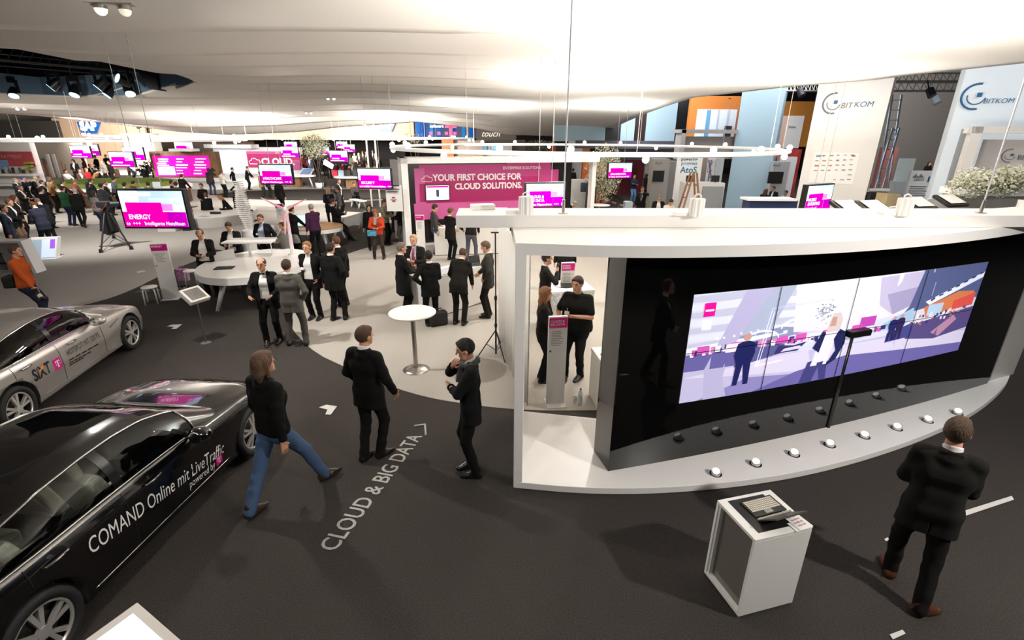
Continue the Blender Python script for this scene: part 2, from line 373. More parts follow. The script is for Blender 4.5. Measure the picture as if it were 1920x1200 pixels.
def person(label, P=None, head=None, h=1.78, face=0, pose='stand', arms=('down', 'down'), lean=0, side=0, twist=0, look=(0, 0), top='#232120', topk='jacket',
           shirt='#e6e2dc', legs='#1d1b1b', shoes='#15120f', hair='#3a281c', hairk='short', skin=SKIN, tie=None, res=.015, fat=0.0, open_=0.0, dz=0.0, z0=0.0,
           skirt=None, badge=False, feet_px=None, glasses=False, scarf=None, feet=None, group=None, detail=True, name='person', build_root=True, sole=None, bow=False, collar=False, belt=False):
    """one person: a continuous body with clothes, hair and shoes as its parts; faces +Y before it is turned by `face` degrees to the right"""
    def dark(c):   # near-black cloth soaks up most of the light
        if not isinstance(c, str) or max(lin(c)) > .03: return c
        return '#'+''.join('%02x' % int(int(c[i:i+2], 16)*.70) for i in (1, 3, 5))
    top, legs = dark(top), dark(legs); S = h/1.80; tr = V3(0, 0, 0); lf = res*1.0
    (fl, fr), stride = LEGS[pose]
    if feet: fl, fr, stride = feet
    hipz = .93
    if pose == 'sit': hipz = .50
    elif pose == 'perch': hipz = .74
    elif abs(stride): hipz = .90
    elif feet: hipz = .905
    hipz += dz; hip = V3(0, 0, hipz)
    if feet_px:   # stance read off the photo: where the two soles stand on the floor
        Rz0 = Matrix.Rotation(-math.radians(face), 3, 'Z'); hq = rot('Y', side) @ rot('X', -lean) @ (rot('Z', -twist) @ V3(0, .012, .74)); g0 = at(head[0], head[1], z0+(hipz+.80)*S)-Rz0 @ Vector((float(hq[0]), float(hq[1]), 0))*S
        loc = [(Rz0.inverted() @ (at(f[0], f[1], z0)-g0))/S for f in feet_px]; fl, fr = [(l.x, l.y)+tuple(f[2:]) for l, f in zip(loc, feet_px)]; stride = 0
        dm = min(.40, max(math.hypot(abs(l.x)-.09, l.y)-(.10 if len(f) > 3 else 0) for l, f in zip(loc, feet_px)))
        hipz = min(hipz, .105+math.sqrt(.85**2-dm*dm)); hip = V3(0, 0, hipz); feet = 1
    RP = rot('Y', side) @ rot('X', -lean)
    RT = RP @ rot('Z', -twist)
    T = lambda x, y, z: hip+RT @ V3(x, y, z)
    axs = RT @ V3(1, 0, 0); axp = RP @ V3(1, 0, 0); fwd = RT @ V3(0, 1, 0)
    wst, chs, shd, nck = hip+RP @ V3(0, .0, .13), T(0, .01, .36), T(0, -.01, .505), T(0, -.012, .57)
    RH = RT @ rot('Z', -look[0]) @ rot('X', look[1])
    hc = T(0, .012, .655)+RH @ V3(0, .02, .065); Hd = lambda x, y, z: hc+RH @ V3(x, y, z)
    sh = [T(-.178, -.01, .493), T(.178, -.01, .493)]
    arm = []
    for i, sd in enumerate((-1, 1)):
        a = arms[i]; w, pole, curl = ARMS[a] if isinstance(a, str) else a
        if w is None: continue
        wr = T(w[0]*sd, w[1], w[2]); pl = RT @ V3(pole[0]*sd, pole[1], pole[2])
        el, wr = ik(sh[i], wr, .30, .265, pl); arm.append((sh[i], el, wr, curl, sd, a))
    leg = []
    for i, (f, sd) in enumerate(((fl, -1), (fr, 1))):
        yaw = f[2]; R = rot('Z', -yaw); lift = f[3] if len(f) > 3 else 0; tip = f[4] if len(f) > 4 else 0
        if abs(stride) and len(f) < 4 and f[1] < -.1: lift, tip = .09, 38
        hj = hip+V3(.09*sd, 0, -.02); an = V3(f[0], f[1], .085+lift)
        kn, an = ik(hj, an, .425, .43, V3(.15*sd+.3*math.sin(math.radians(yaw)), 1, 0.25 if pose in ('sit', 'perch') else 0)); leg.append((hj, kn, an, R @ rot('X', -tip), sd))
    allp = np.array([hc+RH @ V3(*q) for q in ((.13, .15, .17), (-.13, -.15, -.17))]+[q for a in arm for q in (a[1], a[2]+(a[2]-a[1])/.265*.2)]+[l[q] for l in leg for q in (1, 2)]+[l[2]+l[3] @ V3(0, .2, 0) for l in leg]+list(sh)+[hip])
    lo = allp.min(0)-.16-fat; hi = allp.max(0)+.16+fat; lo[2] = min(lo[2], -.02)
    F = lambda z0=None, z1=None, r=res: Field((lo[0], lo[1], lo[2] if z0 is None else z0), (hi[0], hi[1], hi[2] if z1 is None else z1), r)
    parts = []
    # ---- body
    b = F()
    b.slab(hip, wst, axp, .07, .06, .085+fat*.6, .075+fat*.6, .04).slab(wst, chs, axs, .06, .085, .075+fat*.5, .09, .04).slab(chs, shd, axs, .085, .13, .09, .045, .04)
    b.cone(shd, Hd(0, -.022, -.06), .062, .054, .03)
    for s_, e_, w_, cu, sd, a in arm:
        b.cone(s_, e_, .045, .038, .02).cone(e_, w_, .038, .027, .015)
        d = (w_-e_)/np.linalg.norm(w_-e_); n0 = np.cross(d, fwd); 
        if np.linalg.norm(n0) < .15: n0 = np.cross(d, V3(0, 0, 1))
        # palm normal looks to the thigh when hanging, to the trunk when raised
        pn = axs*(-sd) if d[2] < -.6 else (-fwd*.3+V3(0, 0, -1) if a in ('table', 'lap') else V3(0, 0, 1)*.6-fwd*.5-axs*sd*.4)
        pn = pn-d*float(pn@d); pn = pn/np.linalg.norm(pn); sv = np.cross(pn, d)*sd   # towards the thumb
        if d[2] < -.6 and float(sv@fwd) < 0: sv = -sv
        pm = w_+d*.055
        if detail:
            b.slab(w_+d*.02, w_+d*.082, sv, .018, .027, .017, .014, .012)
            for q in range(4):
                ln = (.074, .083, .078, .060)[q]; k0 = w_+d*(.088-.004*abs(q-1.3))+sv*(.031-.0205*q)
                dd = d; p = k0
                for g in range(3):
                    an_ = cu*(.45+.5*g); dd = d*math.cos(an_)+pn*math.sin(an_); p2 = p+dd*ln*(.45, .32, .23)[g]
                    rr = .0092-.0008*g-(.0008 if q == 3 else 0); b.cone(p, p2, rr, rr-.0006, .004); p = p2
            t0 = w_+d*.03+sv*.026; t1 = t0+(d*.6+sv*.75+pn*.25)*.042; t2 = t1+(d*.9+sv*.15+pn*(.3+.4*cu))*.034; b.cone(t0, t1, .0115, .010, .008).cone(t1, t2, .010, .008, .004)
        else:
            b.slab(w_+d*.02, w_+d*.09, sv, .018, .024, .018, .015, .012); b.slab(w_+d*.085, w_+d*.12+pn*.03*cu, sv, .022, .020, .014, .012, .01)
            b.slab(w_+d*.12+pn*.03*cu, w_+d*.15+pn*.08*cu, sv, .02, .016, .012, .010, .01)
            b.cone(w_+d*.03+sv*.03, w_+d*.08+sv*.05+pn*.02, .013, .01, .008)
    for hj, kn, an, R, sd in leg: b.cone(hj, kn, .075, .05, .02).cone(kn, an, .05, .035, .02).cone(an, an+R @ V3(0, .12, -.05), .030, .02, .02)
    # head
    b.ell(Hd(0, -.012, .028), (.076, .097, .092), RH, .02).slab(Hd(0, .028, .0), Hd(0, .042, -.075), RH @ V3(1, 0, 0), .018, .012, .052, .040, .03)
    b.ell(Hd(0, .070, -.098), (.024, .022, .018), RH, .02).ell(Hd(0, .071, .036), (.045, .02, .013), RH, .02)
    if res < .02:
        b.cone(Hd(0, .088, .018), Hd(0, .108, -.020), .008, .0125, .012).cone(Hd(-.016, .083, -.056), Hd(.016, .083, -.056), .0085, .0085, .008)
        for sd in (-1, 1):
            b.ell(Hd(.032*sd, .094, .014), (.017, .013, .010), RH, .006, sub=True).ell(Hd(.031*sd, .077, .013), (.0135, .0135, .011), RH, .003)
            b.ell(Hd(.079*sd, -.008, -.004), (.011, .020, .031), RH, .006)
    else:
        b.cone(Hd(0, .09, .018), Hd(0, .108, -.02), .012, .016, .012)
        for sd in (-1, 1): b.ell(Hd(.08*sd, -.008, -.004), (.016, .022, .03), RH, .01)
    me = b.mesh('body')
    ms = [mat(skin, .5, spec=.35), mat('#2a1c16', .35), mat('#a8604f', .5), mat(hair, .8)]
    for m in ms: me.materials.append(m)
    if res < .02:
        n = len(me.polygons); cc = np.empty(n*3, np.float32); me.polygons.foreach_get('center', cc); q = (cc.reshape(-1, 3)-hc) @ RH
        mi = np.zeros(n, np.int32); fr = q[:, 1] > .05
        for sd in (-1, 1):
            mi[fr & (((q[:, 0]-.031*sd)/.0125)**2+((q[:, 2]-.013)/.0065)**2 < 1)] = 1
            mi[fr & (((q[:, 0]-.033*sd)/.021)**2+((q[:, 2]-.038)/.0055)**2 < 1)] = 3
        mi[fr & ((q[:, 0]/.022)**2+((q[:, 2]+.056)/.0075)**2 < 1)] = 2
        me.polygons.foreach_set('material_index', mi)
    parts.append(('body', me, None, None))
    # ---- trousers or skirt
    if legs:
        t = F(-.02, hipz+.22)
        t.slab(hip+V3(0, 0, .07), hip-V3(0, 0, .07), axp, .065, .075, .095+fat*.9, .105+fat*.6, .04)
        for hj, kn, an, R, sd in leg:
            w1 = (.006, 22, 1.0) if res < .009 else None
            dn = (an-kn)/np.linalg.norm(an-kn); ank = an+dn*.03+R @ V3(0, .004, 0); t.cone(hj+V3(0, 0, -.02), kn, .097+fat*.35, .068, .03, w1).cone(kn, ank, .068, .060, .02, w1 and (.007, 26, 1.5))
        t.cut((0, 0, .035), (0, 0, -1))
        parts.append(('trousers', t.mesh('trousers'), [mat(legs, .9, spec=.2, bump=.10, bscale=160)], None))
    if skirt:
        t = F(hipz-.55, hipz+.2); t.slab(hip+V3(0, 0, .12), hip-V3(0, 0, .46), axp, .06, .10, .09, .12, .03).cut(hip-V3(0, 0, .42), (0, 0, -1))
        parts.append(('skirt', t.mesh('skirt'), [mat(skirt, .8, noise=.9, nscale=30)], None))
    # ---- shoes
    for hj, kn, an, R, sd in leg:
        A = lambda x, y, z: an+R @ V3(x, y, z)
        l2 = np.minimum(A(-.07, -.1, -.1), A(.07, .25, .06)); h2 = np.maximum(A(.07, -.1, .08), A(-.07, .25, -.1)); l3 = np.minimum(l2, h2)-.04; h3 = np.maximum(l2, h2)+.05
        f = Field(l3, h3, min(res, .014)); f.slab(A(0, -.035, -.045), A(0, .13, -.055), R @ V3(1, 0, 0), .008, .018, .042, .032, .02).cone(A(0, -.012, -.02), A(0, 0, .03), .045, .042, .03).cone(A(0, 0, .015), A(0, .10, -.04), .044, .034, .03).ell(A(0, .165, -.062), (.042, .05, .026), R, .02)
        f.cut(A(0, 0, -.085), R @ V3(0, 0, -1)); parts.append(('shoe', f.mesh('shoe'), [mat(shoes, .35 if res < .02 else .6)], None))
    # ---- shirt under an open jacket
    jk = topk in ('jacket', 'coat')
    if jk and shirt and res < .03:
        t = F(hipz-.02); t.slab(hip+V3(0, 0, .06), wst, axp, .07, .065, .098+fat, .092+fat, .03).slab(wst, chs, axs, .065, .09, .092+fat, .105, .03).slab(chs, shd, axs, .09, .13, .105, .055, .03)
        t.cone(T(0, -.016, .53), T(0, -.008, .60), .072, .066, .015); t.cut(T(0, 0, .605), RT @ V3(0, .30, .95))
        parts.append(('shirt', t.mesh('shirt'), [mat(shirt, .75)], None))
    # ---- top
    if topk:
        t = F(hipz-.45); g = .016 if jk else .004; hem = {'jacket': .19, 'coat': .34, 'sweater': .05, 'shirt': .03, 'tee': .04}[topk]
        if pose in ('sit', 'perch'): hem = min(hem, .10)
        w1 = (.004, 9, 1.2) if res < .009 else None
        t.slab(hip+V3(0, -.004, -hem-.06), hip+V3(0, 0, .02), axp, .085+g, .078+g*.6, .108+g+fat*.8, .105+g*.6+fat, .03)
        t.slab(hip+V3(0, 0, .02), wst+V3(0, 0, .02), axp, .078+g*.6, .068, .105+g*.6+fat, .096+g*.5+fat, .05).slab(wst+V3(0, 0, .02), chs, axs, .068, .095, .096+g*.5+fat, .108+g*.5+fat*.4, .05)
        t.slab(chs, shd, axs, .095, .122, .108+g*.5+fat*.4, .056+g*.4, .06).cone(shd+RT @ V3(0,0,.01), T(0, -.02, .565), .095, .060, .05)
        for s_, e_, w_, cu, sd, a in arm:
            d = (w_-e_)/np.linalg.norm(w_-e_); ww = (.0055, 24, 1.2) if res < .009 else None
            if topk == 'tee': t.cone(s_, s_+(e_-s_)*.75, .072, .066, .03); continue
            t.cone(s_, e_, .066+g*.3, .054+g*.3, .035, ww).cone(e_, w_-d*.02, .054+g*.3, .041+g*.3, .02, ww)
        t.cut(hip+V3(0, 0, -hem), RP @ V3(0, 0, -1))
        if jk or collar:
            btn = -.02 if open_ else .14; hw = (.035+open_*.10, .085+open_*.03)
            def wedge(x, y, z):
                c = [x-hip[0], y-hip[1], z-hip[2]]; u, v, w = (c[0]*RT[0, i]+c[1]*RT[1, i]+c[2]*RT[2, i] for i in range(3))
                zb = -.6 if open_ else .14; f = (w-zb)/(.56-zb); half = np.where(w > zb, np.interp(w, (zb, 0, .40, .56) if open_ else (zb, .15, .40, .56), (hw[0], hw[0], .078+open_*.03, .058) if open_ else (0, .006, .076, .058)), -.05)
                return -np.maximum(np.abs(u)-half, .02-v)
            if jk: t.D = np.maximum(t.D, wedge(t.ax[0][:, None, None], t.ax[1][None, :, None], t.ax[2][None, None, :]).astype(np.float32))
            if jk and res < .016:
                for sd in (-1, 1):   # lapels and collar roll
                    zb = .0 if open_ else .15; r_ = .112+fat*.7
                    t.cone(T(sd*(hw[0] if open_ else .012), r_+.012, zb), T(sd*(.075+open_*.03), .105, .40), .008, .022, .012).cone(T(sd*(.075+open_*.03), .105, .40), T(sd*.062, .015, .565), .020, .014, .012)
                t.cone(T(-.055, -.06, .56), T(.055, -.06, .56), .016, .016, .02)
            if jk and res < .01:   # back vent
                t.carve(lambda x, y, z: np.maximum(np.maximum(np.abs(x-hip[0])-.004, y-hip[1]), z-(hipz-.04)))
        if topk == 'sweater' and collar: t.cone(T(0, -.02, .55), T(0, -.012, .60), .075, .070, .01)
        nm = {'jacket': 'jacket', 'coat': 'coat', 'sweater': 'sweater', 'shirt': 'shirt', 'tee': 'polo_shirt'}[topk]
        parts.append((nm, t.mesh(nm), [mat(top, .9, spec=.2, bump=.10, bscale=160) if not isinstance(top, bpy.types.Material) else top], None))
    # ---- hair
    if hairk != 'bald':
        f = Field(hc-V3(.16, .19, .45 if hairk in ('long', 'bob') else .2), hc+.2, min(res, .02)); g = {'thin': .006}.get(hairk, .012 if res < .02 else .016)
        f.ell(Hd(0, -.016, .030), (.077+g, .100+g, .092+g*1.5), RH, .01)
        if hairk not in ('thin', 'ring'): f.ell(Hd(.01, .05, .085), (.055, .045, .03), RH, .02)
        if hairk in ('long', 'bob'):
            L = -.27 if hairk == 'long' else -.15
            f.slab(Hd(0, -.065, .02), Hd(0, -.085, L*.55), RH @ V3(1, 0, 0), .05, .055, .045, .042, .03).slab(Hd(0, -.085, L*.55), Hd(0, -.095, L), RH @ V3(1, 0, 0), .055, .05, .042, .026, .02)
            for sd in (-1, 1): f.cone(Hd(.073*sd, -.01, .05), Hd(.080*sd, -.015, L*.85), .026, .020, .02)
        if hairk == 'tail': f.cone(Hd(0, -.11, .03), Hd(0, -.135, -.13), .03, .018, .02)
        if hairk == 'bun': f.ell(Hd(0, -.12, .06), (.04, .04, .04), RH, .015)
        # face opening and nape
        if hairk in ('long', 'bob'):
            f.ell(Hd(0, .108, -.022), (.064, .092, .112), RH, .01, sub=True)
        else:
            f.cut(Hd(0, .035, .02), RH @ V3(0, .88, -.47)).cut(Hd(0, -.05, -.052), RH @ V3(0, .25, -.97))
            for sd in (-1, 1): f.ell(Hd(.085*sd, .005, -.015), (.03, .028, .038), RH, .008, sub=True)
        if hairk == 'ring': f.ell(Hd(0, .01, .115), (.08, .10, .07), RH, .01, sub=True)
        m = mat(hair, .75, noise=.35, nscale=70, bump=.8, bscale=110, stretch=(1, 1, .35))
        if hairk == 'cap':
            parts.append(('cap', f.mesh('cap'), [mat(hair, .85)], None))
        else: parts.append(('hair', f.mesh('hair'), [m], None))
    # ---- root
    root = bpy.data.objects.new(name, None); COL.objects.link(root); root.empty_display_size = .1
    tag(root, label, 'person', group)
    objs = {}
    for nm, me_, mm, _ in parts:
        o = link(nm, me_, root, mm or ()); objs.setdefault(nm, o)
    def acc(nm, mb, m, lab=None):
        o = mb.build(nm, m, root); tag(o, lab); return o
    if tie:
        q = MB(); y0 = lambda z: .113+fat*.6+.03*max(0, (.25-abs(z-.25)))*0
        pts = [(0, .085, .535), (0, .122+fat*.3, .44), (0, .127+fat*.6, .30), (0, .122+fat*.9, .14)]
        for (a, wa), (c_, wc) in zip(zip(pts, (.016, .022, .03, .036)), list(zip(pts, (.016, .022, .03, .036)))[1:]):
            q.slab([T(-wa, a[1], a[2]), T(wa, a[1], a[2]), T(wc, c_[1], c_[2]), T(-wc, c_[1], c_[2])], RT @ V3(0, -.008, 0))
        acc('tie', q, mat(tie, .5))
    if bow:
        q = MB(); q.ball(T(-.028, .088, .55), (.03, .012, .02)).ball(T(.028, .088, .55), (.03, .012, .02)).ball(T(0, .092, .55), .012); acc('bow_tie', q, BLACK())
    if badge:
        q = MB(); q.slab([T(.07, .135+fat*.6, .30), T(.15, .125+fat*.6, .30), T(.15, .135+fat*.6, .245), T(.07, .145+fat*.6, .245)], RT @ V3(0, .006, 0)); acc('name_badge', q, mat('#f2f2f2', .4))
        q = MB(); q.box(T(.11, .125+fat*.6, .325), (.012, .012, .05)); acc('badge_clip', q, STEEL())
    if glasses:
        q = MB()
        for sd in (-1, 1):
            q.tube([Hd(.033*sd+.024*math.cos(t), .104, .012+.017*math.sin(t)) for t in [i*.628 for i in range(10)]], .0022, 5, True)
            q.tube([Hd(.057*sd, .10, .016), Hd(.08*sd, .0, .012)], .002, 5)
        q.tube([Hd(-.01, .106, .016), Hd(.01, .106, .016)], .002, 5); acc('glasses', q, DARKM())
    if scarf:
        f = F(hipz+.3, hipz+.75, min(res, .01)); 
        for i in range(10):
            a, c_ = math.radians(36*i), math.radians(36*(i+1))
            f.cone(T(.083*math.cos(a), -.005+.088*math.sin(a), .545-.03*math.sin(a)), T(.083*math.cos(c_), -.005+.088*math.sin(c_), .545-.03*math.sin(c_)), .032, .032, .015)
        f.slab(T(.03, .10, .52), T(.035, .15, .30), axs, .03, .035, .025, .018, .02)
        m_ = mat(scarf, .9, noise=.9, nscale=90) ; o = link('scarf', f.mesh('scarf'), root, [m_])
    if belt:
        q = MB(); q.tube([hip+V3(.172*math.cos(t), .118*math.sin(t), .06) for t in [i*.3927 for i in range(16)]], .016, 6, True); acc('belt', q, mat('#2a1c12', .5))
    root['_hand'] = 0; del root['_hand']
    root.scale = (S, S, S); root.rotation_euler = (0, 0, -math.radians(face))
    Rz = Matrix.Rotation(-math.radians(face), 3, 'Z')
    if head is not None:
        tip = Hd(0, -.01, .125); g = at(head[0], head[1], z0+float(tip[2])*S); off = Rz @ Vector((float(tip[0]), float(tip[1]), 0))*S
        root.location = (g.x-off.x, g.y-off.y, z0)
    elif P is not None: root.location = (P[0], P[1], P[2] if len(P) > 2 else z0)
    L = {'wr': [a[2] for a in arm], 'el': [a[1] for a in arm], 'T': T, 'Hd': Hd, 'S': S, 'root': root, 'axs': axs, 'fwd': fwd, 'RT': RT}
    def world(p): return root.location+Rz @ (Vector([float(q) for q in p])*S)
    L['world'] = world
    L['hand'] = [world(a[2]+(a[2]-a[1])/np.linalg.norm(a[2]-a[1])*.10) for a in arm]
    return L
# ------------------------------------------------------------ the hall: floor, carpets, membrane ceiling, walls
def carpet_mat(h, n=.5, sc=260): return mat(h, .95, spec=.1, noise=n, nscale=sc, bump=.6, bscale=sc)
tag(MB().span((-60, -8, -.1), (40, 80, 0)).build('floor', carpet_mat('#403c39', .45, 90)), kind='structure')
def carpet(pts, h, label, z=.006, n=2, col=.12):
    p = [(q.x, q.y) for q in chaikin([Vector((a, b, 0)) for a, b in pts], n, True)] if n else pts
    o = MB().prism(p, 0.0005, z).build('carpet', carpet_mat(h, col, 120)); tag(o, label, 'carpet'); return o
carpet([(-4.1, 9.09), (-2.9, 8.14), (-1.67, 7.27), (-.6, 6.92), (.5, 6.75), (3, 6.9), (7.5, 8.6), (9, 12), (8.5, 18), (4, 21), (-2, 21), (-4.4, 20.2), (-5.6, 18.7), (-6.25, 16.5), (-6.3, 14.0), (-5.6, 11.3)], '#b4aea5', 'cream carpet island in front of the purple cloud solutions wall')
carpet([(-11.9, 10.2), (-10.55, 11.8), (-10.4, 12.9), (-10.65, 14.5), (-10.75, 16.4), (-10.4, 19.5), (-9.6, 22.0), (-7.8, 23.6), (-5, 24.6), (-2, 25.5), (-1, 30), (-3, 44), (-46, 44), (-46, 8), (-14, 8)], '#a9a49e', 'large pale grey carpet under the crowd on the left side of the hall')
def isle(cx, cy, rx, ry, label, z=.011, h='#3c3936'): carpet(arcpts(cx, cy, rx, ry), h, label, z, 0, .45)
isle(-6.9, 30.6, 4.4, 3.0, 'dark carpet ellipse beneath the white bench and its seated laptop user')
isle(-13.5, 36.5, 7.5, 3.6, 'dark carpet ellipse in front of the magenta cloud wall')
tag(MB().span((7.6, 17, .001), (34, 60, .012)).build('carpet', mat('#5a5856', .35, noise=.15, nscale=3)), 'smooth grey hall floor covering around the booths on the right', 'floor covering')
# ceiling membrane
XS = [-37, -30.7, -24, -20.4, -15.4, -12.3, -6.9, -2.7, -.4, 3.8, 12]; ZF = [5.6, 5.05, 4.3, 4.12, 4.35, 4.7, 5.05, 4.6, 4.15, 4.03, 4.0]
def czf(x):
    i = np.interp(x, XS, ZF); return i
def cz0(x, Y):
    zm = 5.72-.02*np.maximum(x-8, 0)+.045*np.maximum(10-Y, 0)+.10*np.sin(x*.33+Y*.2)*np.clip((x+10)/4, 0, 1)
    zm = zm-.05*np.clip((x-4)/4, 0, 1)*np.maximum(Y-15, 0)*.6
    t = np.clip((Y-17)/21, 0, 1)**1.7
    return zm*(1-t)+czf(x)*t
YK = [-6, -1, 3.5, 6.4, 8.9, 11.4, 13.6, 16.0, 18.3, 20.6, 23.0, 25.6, 28.4, 31.4, 34.6, 38]
def ysl(k, x): return YK[k]+np.clip(.20*(x+7), -6, 2.2)*np.clip((38-YK[k])/25, 0, 1)
def xe(Y): return np.interp(Y, [-6, 9, 12, 16, 18, 21, 33, 38], [12, 11.6, 11.2, 10.6, 8.9, 7.0, 6.2, 3.8])
def camp(x, Y):
    """height of the ceiling's steps: strongest at left, fading to the right and near the cut-out"""
    return .19*np.clip((1-x)/10, 0, 1)*np.clip(1-(Y-30)/20, .3, 1)*(1-.75*np.clip((-7-x)/3, 0, 1)*np.clip((Y-9)/3, 0, 1)*np.clip((22-Y)/3, 0, 1))
def czs(x, Y):
    """ceiling height with its scalloped steps"""
    x = np.asarray(x, float); Y = np.asarray(Y, float); z = cz0(x, Y)
    A = camp(x, Y)
    for k in range(len(YK)-1):
        a, b = ysl(k, x), ysl(k+1, x); q = (Y-a)/(b-a); m = (q >= -1e-6) & (q <= 1+1e-6)
        z = np.where(m, cz0(x, Y)+A*(1-2*np.clip(q, 0, 1)**.75), z)
    return z
def ceil_z(x, Y): return float(czs(np.array([x]), np.array([Y]))[0])
cm = MB(); NX = 90
for k in range(len(YK)-1):
    ts = np.linspace(0, 1, NX); NS = 9; V = []
    for j in range(NS):
        q = j/(NS-1); xx = -42+ts*54.0; Y = ysl(k, xx)*(1-q)+ysl(k+1, xx)*q; lim = xe(Y); xx = -42+ts*(lim+42); Y = ysl(k, xx)*(1-q)+ysl(k+1, xx)*q
        A = camp(xx, Y); z = cz0(xx, Y)+A*(1-2*q**.75)
        V += list(zip(xx, Y, z))
    F_ = [(j*NX+i, (j+1)*NX+i, (j+1)*NX+i+1, j*NX+i+1) for j in range(NS-1) for i in range(NX-1)]
    cm.add(V, F_, True)
    if k:   # riser up to this step
        low = prev; top = V[:NX]; cm.add(low+top, [(i, i+1, NX+i+1, NX+i) for i in range(NX-1)], True)
    prev = V[-NX:]
ceiling = cm.build('ceiling', mat('#e9e4dc', .8, spec=.2)); tag(ceiling, kind='structure')
hp = [at(x, y, 5.72) for x, y in ((-260, 48), (0, 82), (90, 96), (180, 111), (260, 124), (320, 134), (352, 142), (369, 149), (352, 154), (310, 160), (250, 165), (170, 169), (80, 169), (0, 166), (-260, 160))]
hpoly = [(p.x, p.y) for p in hp]
bm = bmesh.new(); bm.from_mesh(ceiling.data); hx = [min(p[0] for p in hpoly), max(p[0] for p in hpoly)]; hy = [min(p[1] for p in hpoly), max(p[1] for p in hpoly)]
def near(f): c = f.calc_center_median(); return hx[0]-1.5 < c.x < hx[1]+1.5 and hy[0]-1.5 < c.y < hy[1]+1.5
cx_, cy_ = sum(p[0] for p in hpoly)/len(hpoly), sum(p[1] for p in hpoly)/len(hpoly)
planes = []
for i in range(len(hpoly)):
    a, b = Vector(hpoly[i]), Vector(hpoly[(i+1) % len(hpoly)]); d = (b-a).normalized(); nrm = Vector((d.y, -d.x, 0))
    if nrm.x*(cx_-a.x)+nrm.y*(cy_-a.y) > 0: nrm = -nrm
    planes.append((Vector((a.x, a.y, 0)), nrm))
    fs = [f for f in bm.faces if near(f)]; ge = fs+list({e for f in fs for e in f.edges})+list({v for f in fs for v in f.verts})
    bmesh.ops.bisect_plane(bm, geom=ge, dist=1e-5, plane_co=planes[-1][0], plane_no=nrm)
dead = [f for f in bm.faces if all((f.calc_center_median()-p).dot(q) < 1e-4 for p, q in planes)]
bmesh.ops.delete(bm, geom=dead, context='FACES'); bmesh.ops.remove_doubles(bm, verts=[v for v in bm.verts if v.co.x > -1], dist=.004)
for e in bm.edges:
    if len(e.link_faces) == 2 and e.calc_face_angle(0) > .5: e.smooth = False
bm.to_mesh(ceiling.data); bm.free()
so = ceiling.modifiers.new('thick', 'SOLIDIFY'); so.thickness = .05; so.offset = 1
# the shaft above the cut-out: a rim with its blue light put into the colour, and the dark rig space
rim = MB(); n = len(hpoly)
for i in range(n):
    a, b = hpoly[i], hpoly[(i+1) % n]; za, zb = ceil_z(*a), ceil_z(*b)
    rim.slab([(a[0], a[1], za-.02), (b[0], b[1], zb-.02), (b[0], b[1], zb+.75), (a[0], a[1], za+.75)], (0, 0, .001))
tag(rim.build('trim_1', mat('#7f9db4', .7)), kind='structure')
bx = MB(); xs = [p[0] for p in hpoly]; ys = [p[1] for p in hpoly]
bx.span((min(xs)-1, min(ys)-1, 8.2), (max(xs)+1, max(ys)+1, 8.3))
for a, b in (((min(xs)-1, min(ys)-1), (max(xs)+1, min(ys)-.9)), ((min(xs)-1, max(ys)+.9), (max(xs)+1, max(ys)+1)), ((min(xs)-1, min(ys)-1), (min(xs)-.9, max(ys)+1)), ((max(xs)+.9, min(ys)-1), (max(xs)+1, max(ys)+1))):
    bx.span((a[0], a[1], 6.3), (b[0], b[1], 8.3))
tag(bx.build('ceiling_rig_space', mat('#0a0a0b', .9)), kind='structure')
# walls
def wallbox(name, x0, y0, x1, y1, Y, d, m): mb = MB(); pbox(mb, x0, y0, x1, y1, Y, d); return tag(mb.build(name, m), kind='structure')
tag(MB().span((-62, 72, 0), (42, 72.4, 14)).build('wall_back', mat('#2b2826', .9)), kind='structure')
tag(MB().span((-62, -8, 0), (-61.6, 72, 14)).build('wall_left', mat('#8a8178', .9)), kind='structure')
tag(MB().span((40, -8, 0), (40.4, 72, 14)).build('wall_right', mat('#6f6a66', .9)), kind='structure')
tag(MB().span((-62, -8.4, 0), (42, -8, 14)).build('wall_front', mat('#57524e', .9)), kind='structure')
tag(MB().span((-62, -8, 13.6), (42, 72, 14)).build('ceiling_hall', mat('#4b4947', .9)), kind='structure')
# panelled beige wall behind the left stands, high beige fascia in the middle
pan = mat('#d3b294', .6)
for i in range(9):
    x0 = 112+i*42; o = wallbox('wall_panel', x0, 222, x0+41.6, 333 if i < 4 else 262.5, 58, .3, pan)
wallbox('wall_panel', 490, 222, 776, 262.5, 58, .3, pan)
wallbox('wall_dark', -60, 226, 112, 270, 57, .3, mat('#3a3530', .8))
lw = MB(); lw.slab([atY(-80, 268, 44), atY(150, 268, 47), Vector((atY(150, 268, 47).x, 47, 0)), Vector((atY(-80, 268, 44).x, 44, 0))], (0, .2, 0))
tag(lw.build('wall_stand', mat('#a39687', .8)), kind='structure')
# ------------------------------------------------------------ the white booth with the black video wall
ZR, ZU, ZP = 3.02, 2.90, .10
front = chaikin([Vector(p) for p in ((.04, 4.95, 0), (.9, 4.84, 0), (1.9, 4.86, 0), (3.2, 5.06, 0), (4.5, 5.45, 0), (6.1, 6.12, 0), (7.6, 6.95, 0), (9.0, 8.0, 0), (9.35, 8.7, 0), (9.05, 9.1, 0))], 3)
outl = [(p.x, p.y) for p in front]
booth = thing('exhibition_booth', 'large white curved booth frame housing the black video wall', 'booth', (.04, 4.95, 0))
def inb(o): o.parent = booth; o.location = (-.04, -4.95, 0); return o
back = [(7.9, 8.4), (4.2, 6.9), (1.6, 6.35), (.1, 6.62)]
inb(MB().prism(outl+back, 0.01, ZP).build('platform', mat('#f3f0ec', .3), bevel=.006))
roofp = outl+[(8.1, 8.1), (4.3, 6.62), (1.2, 6.3), (-.02, 6.25)]
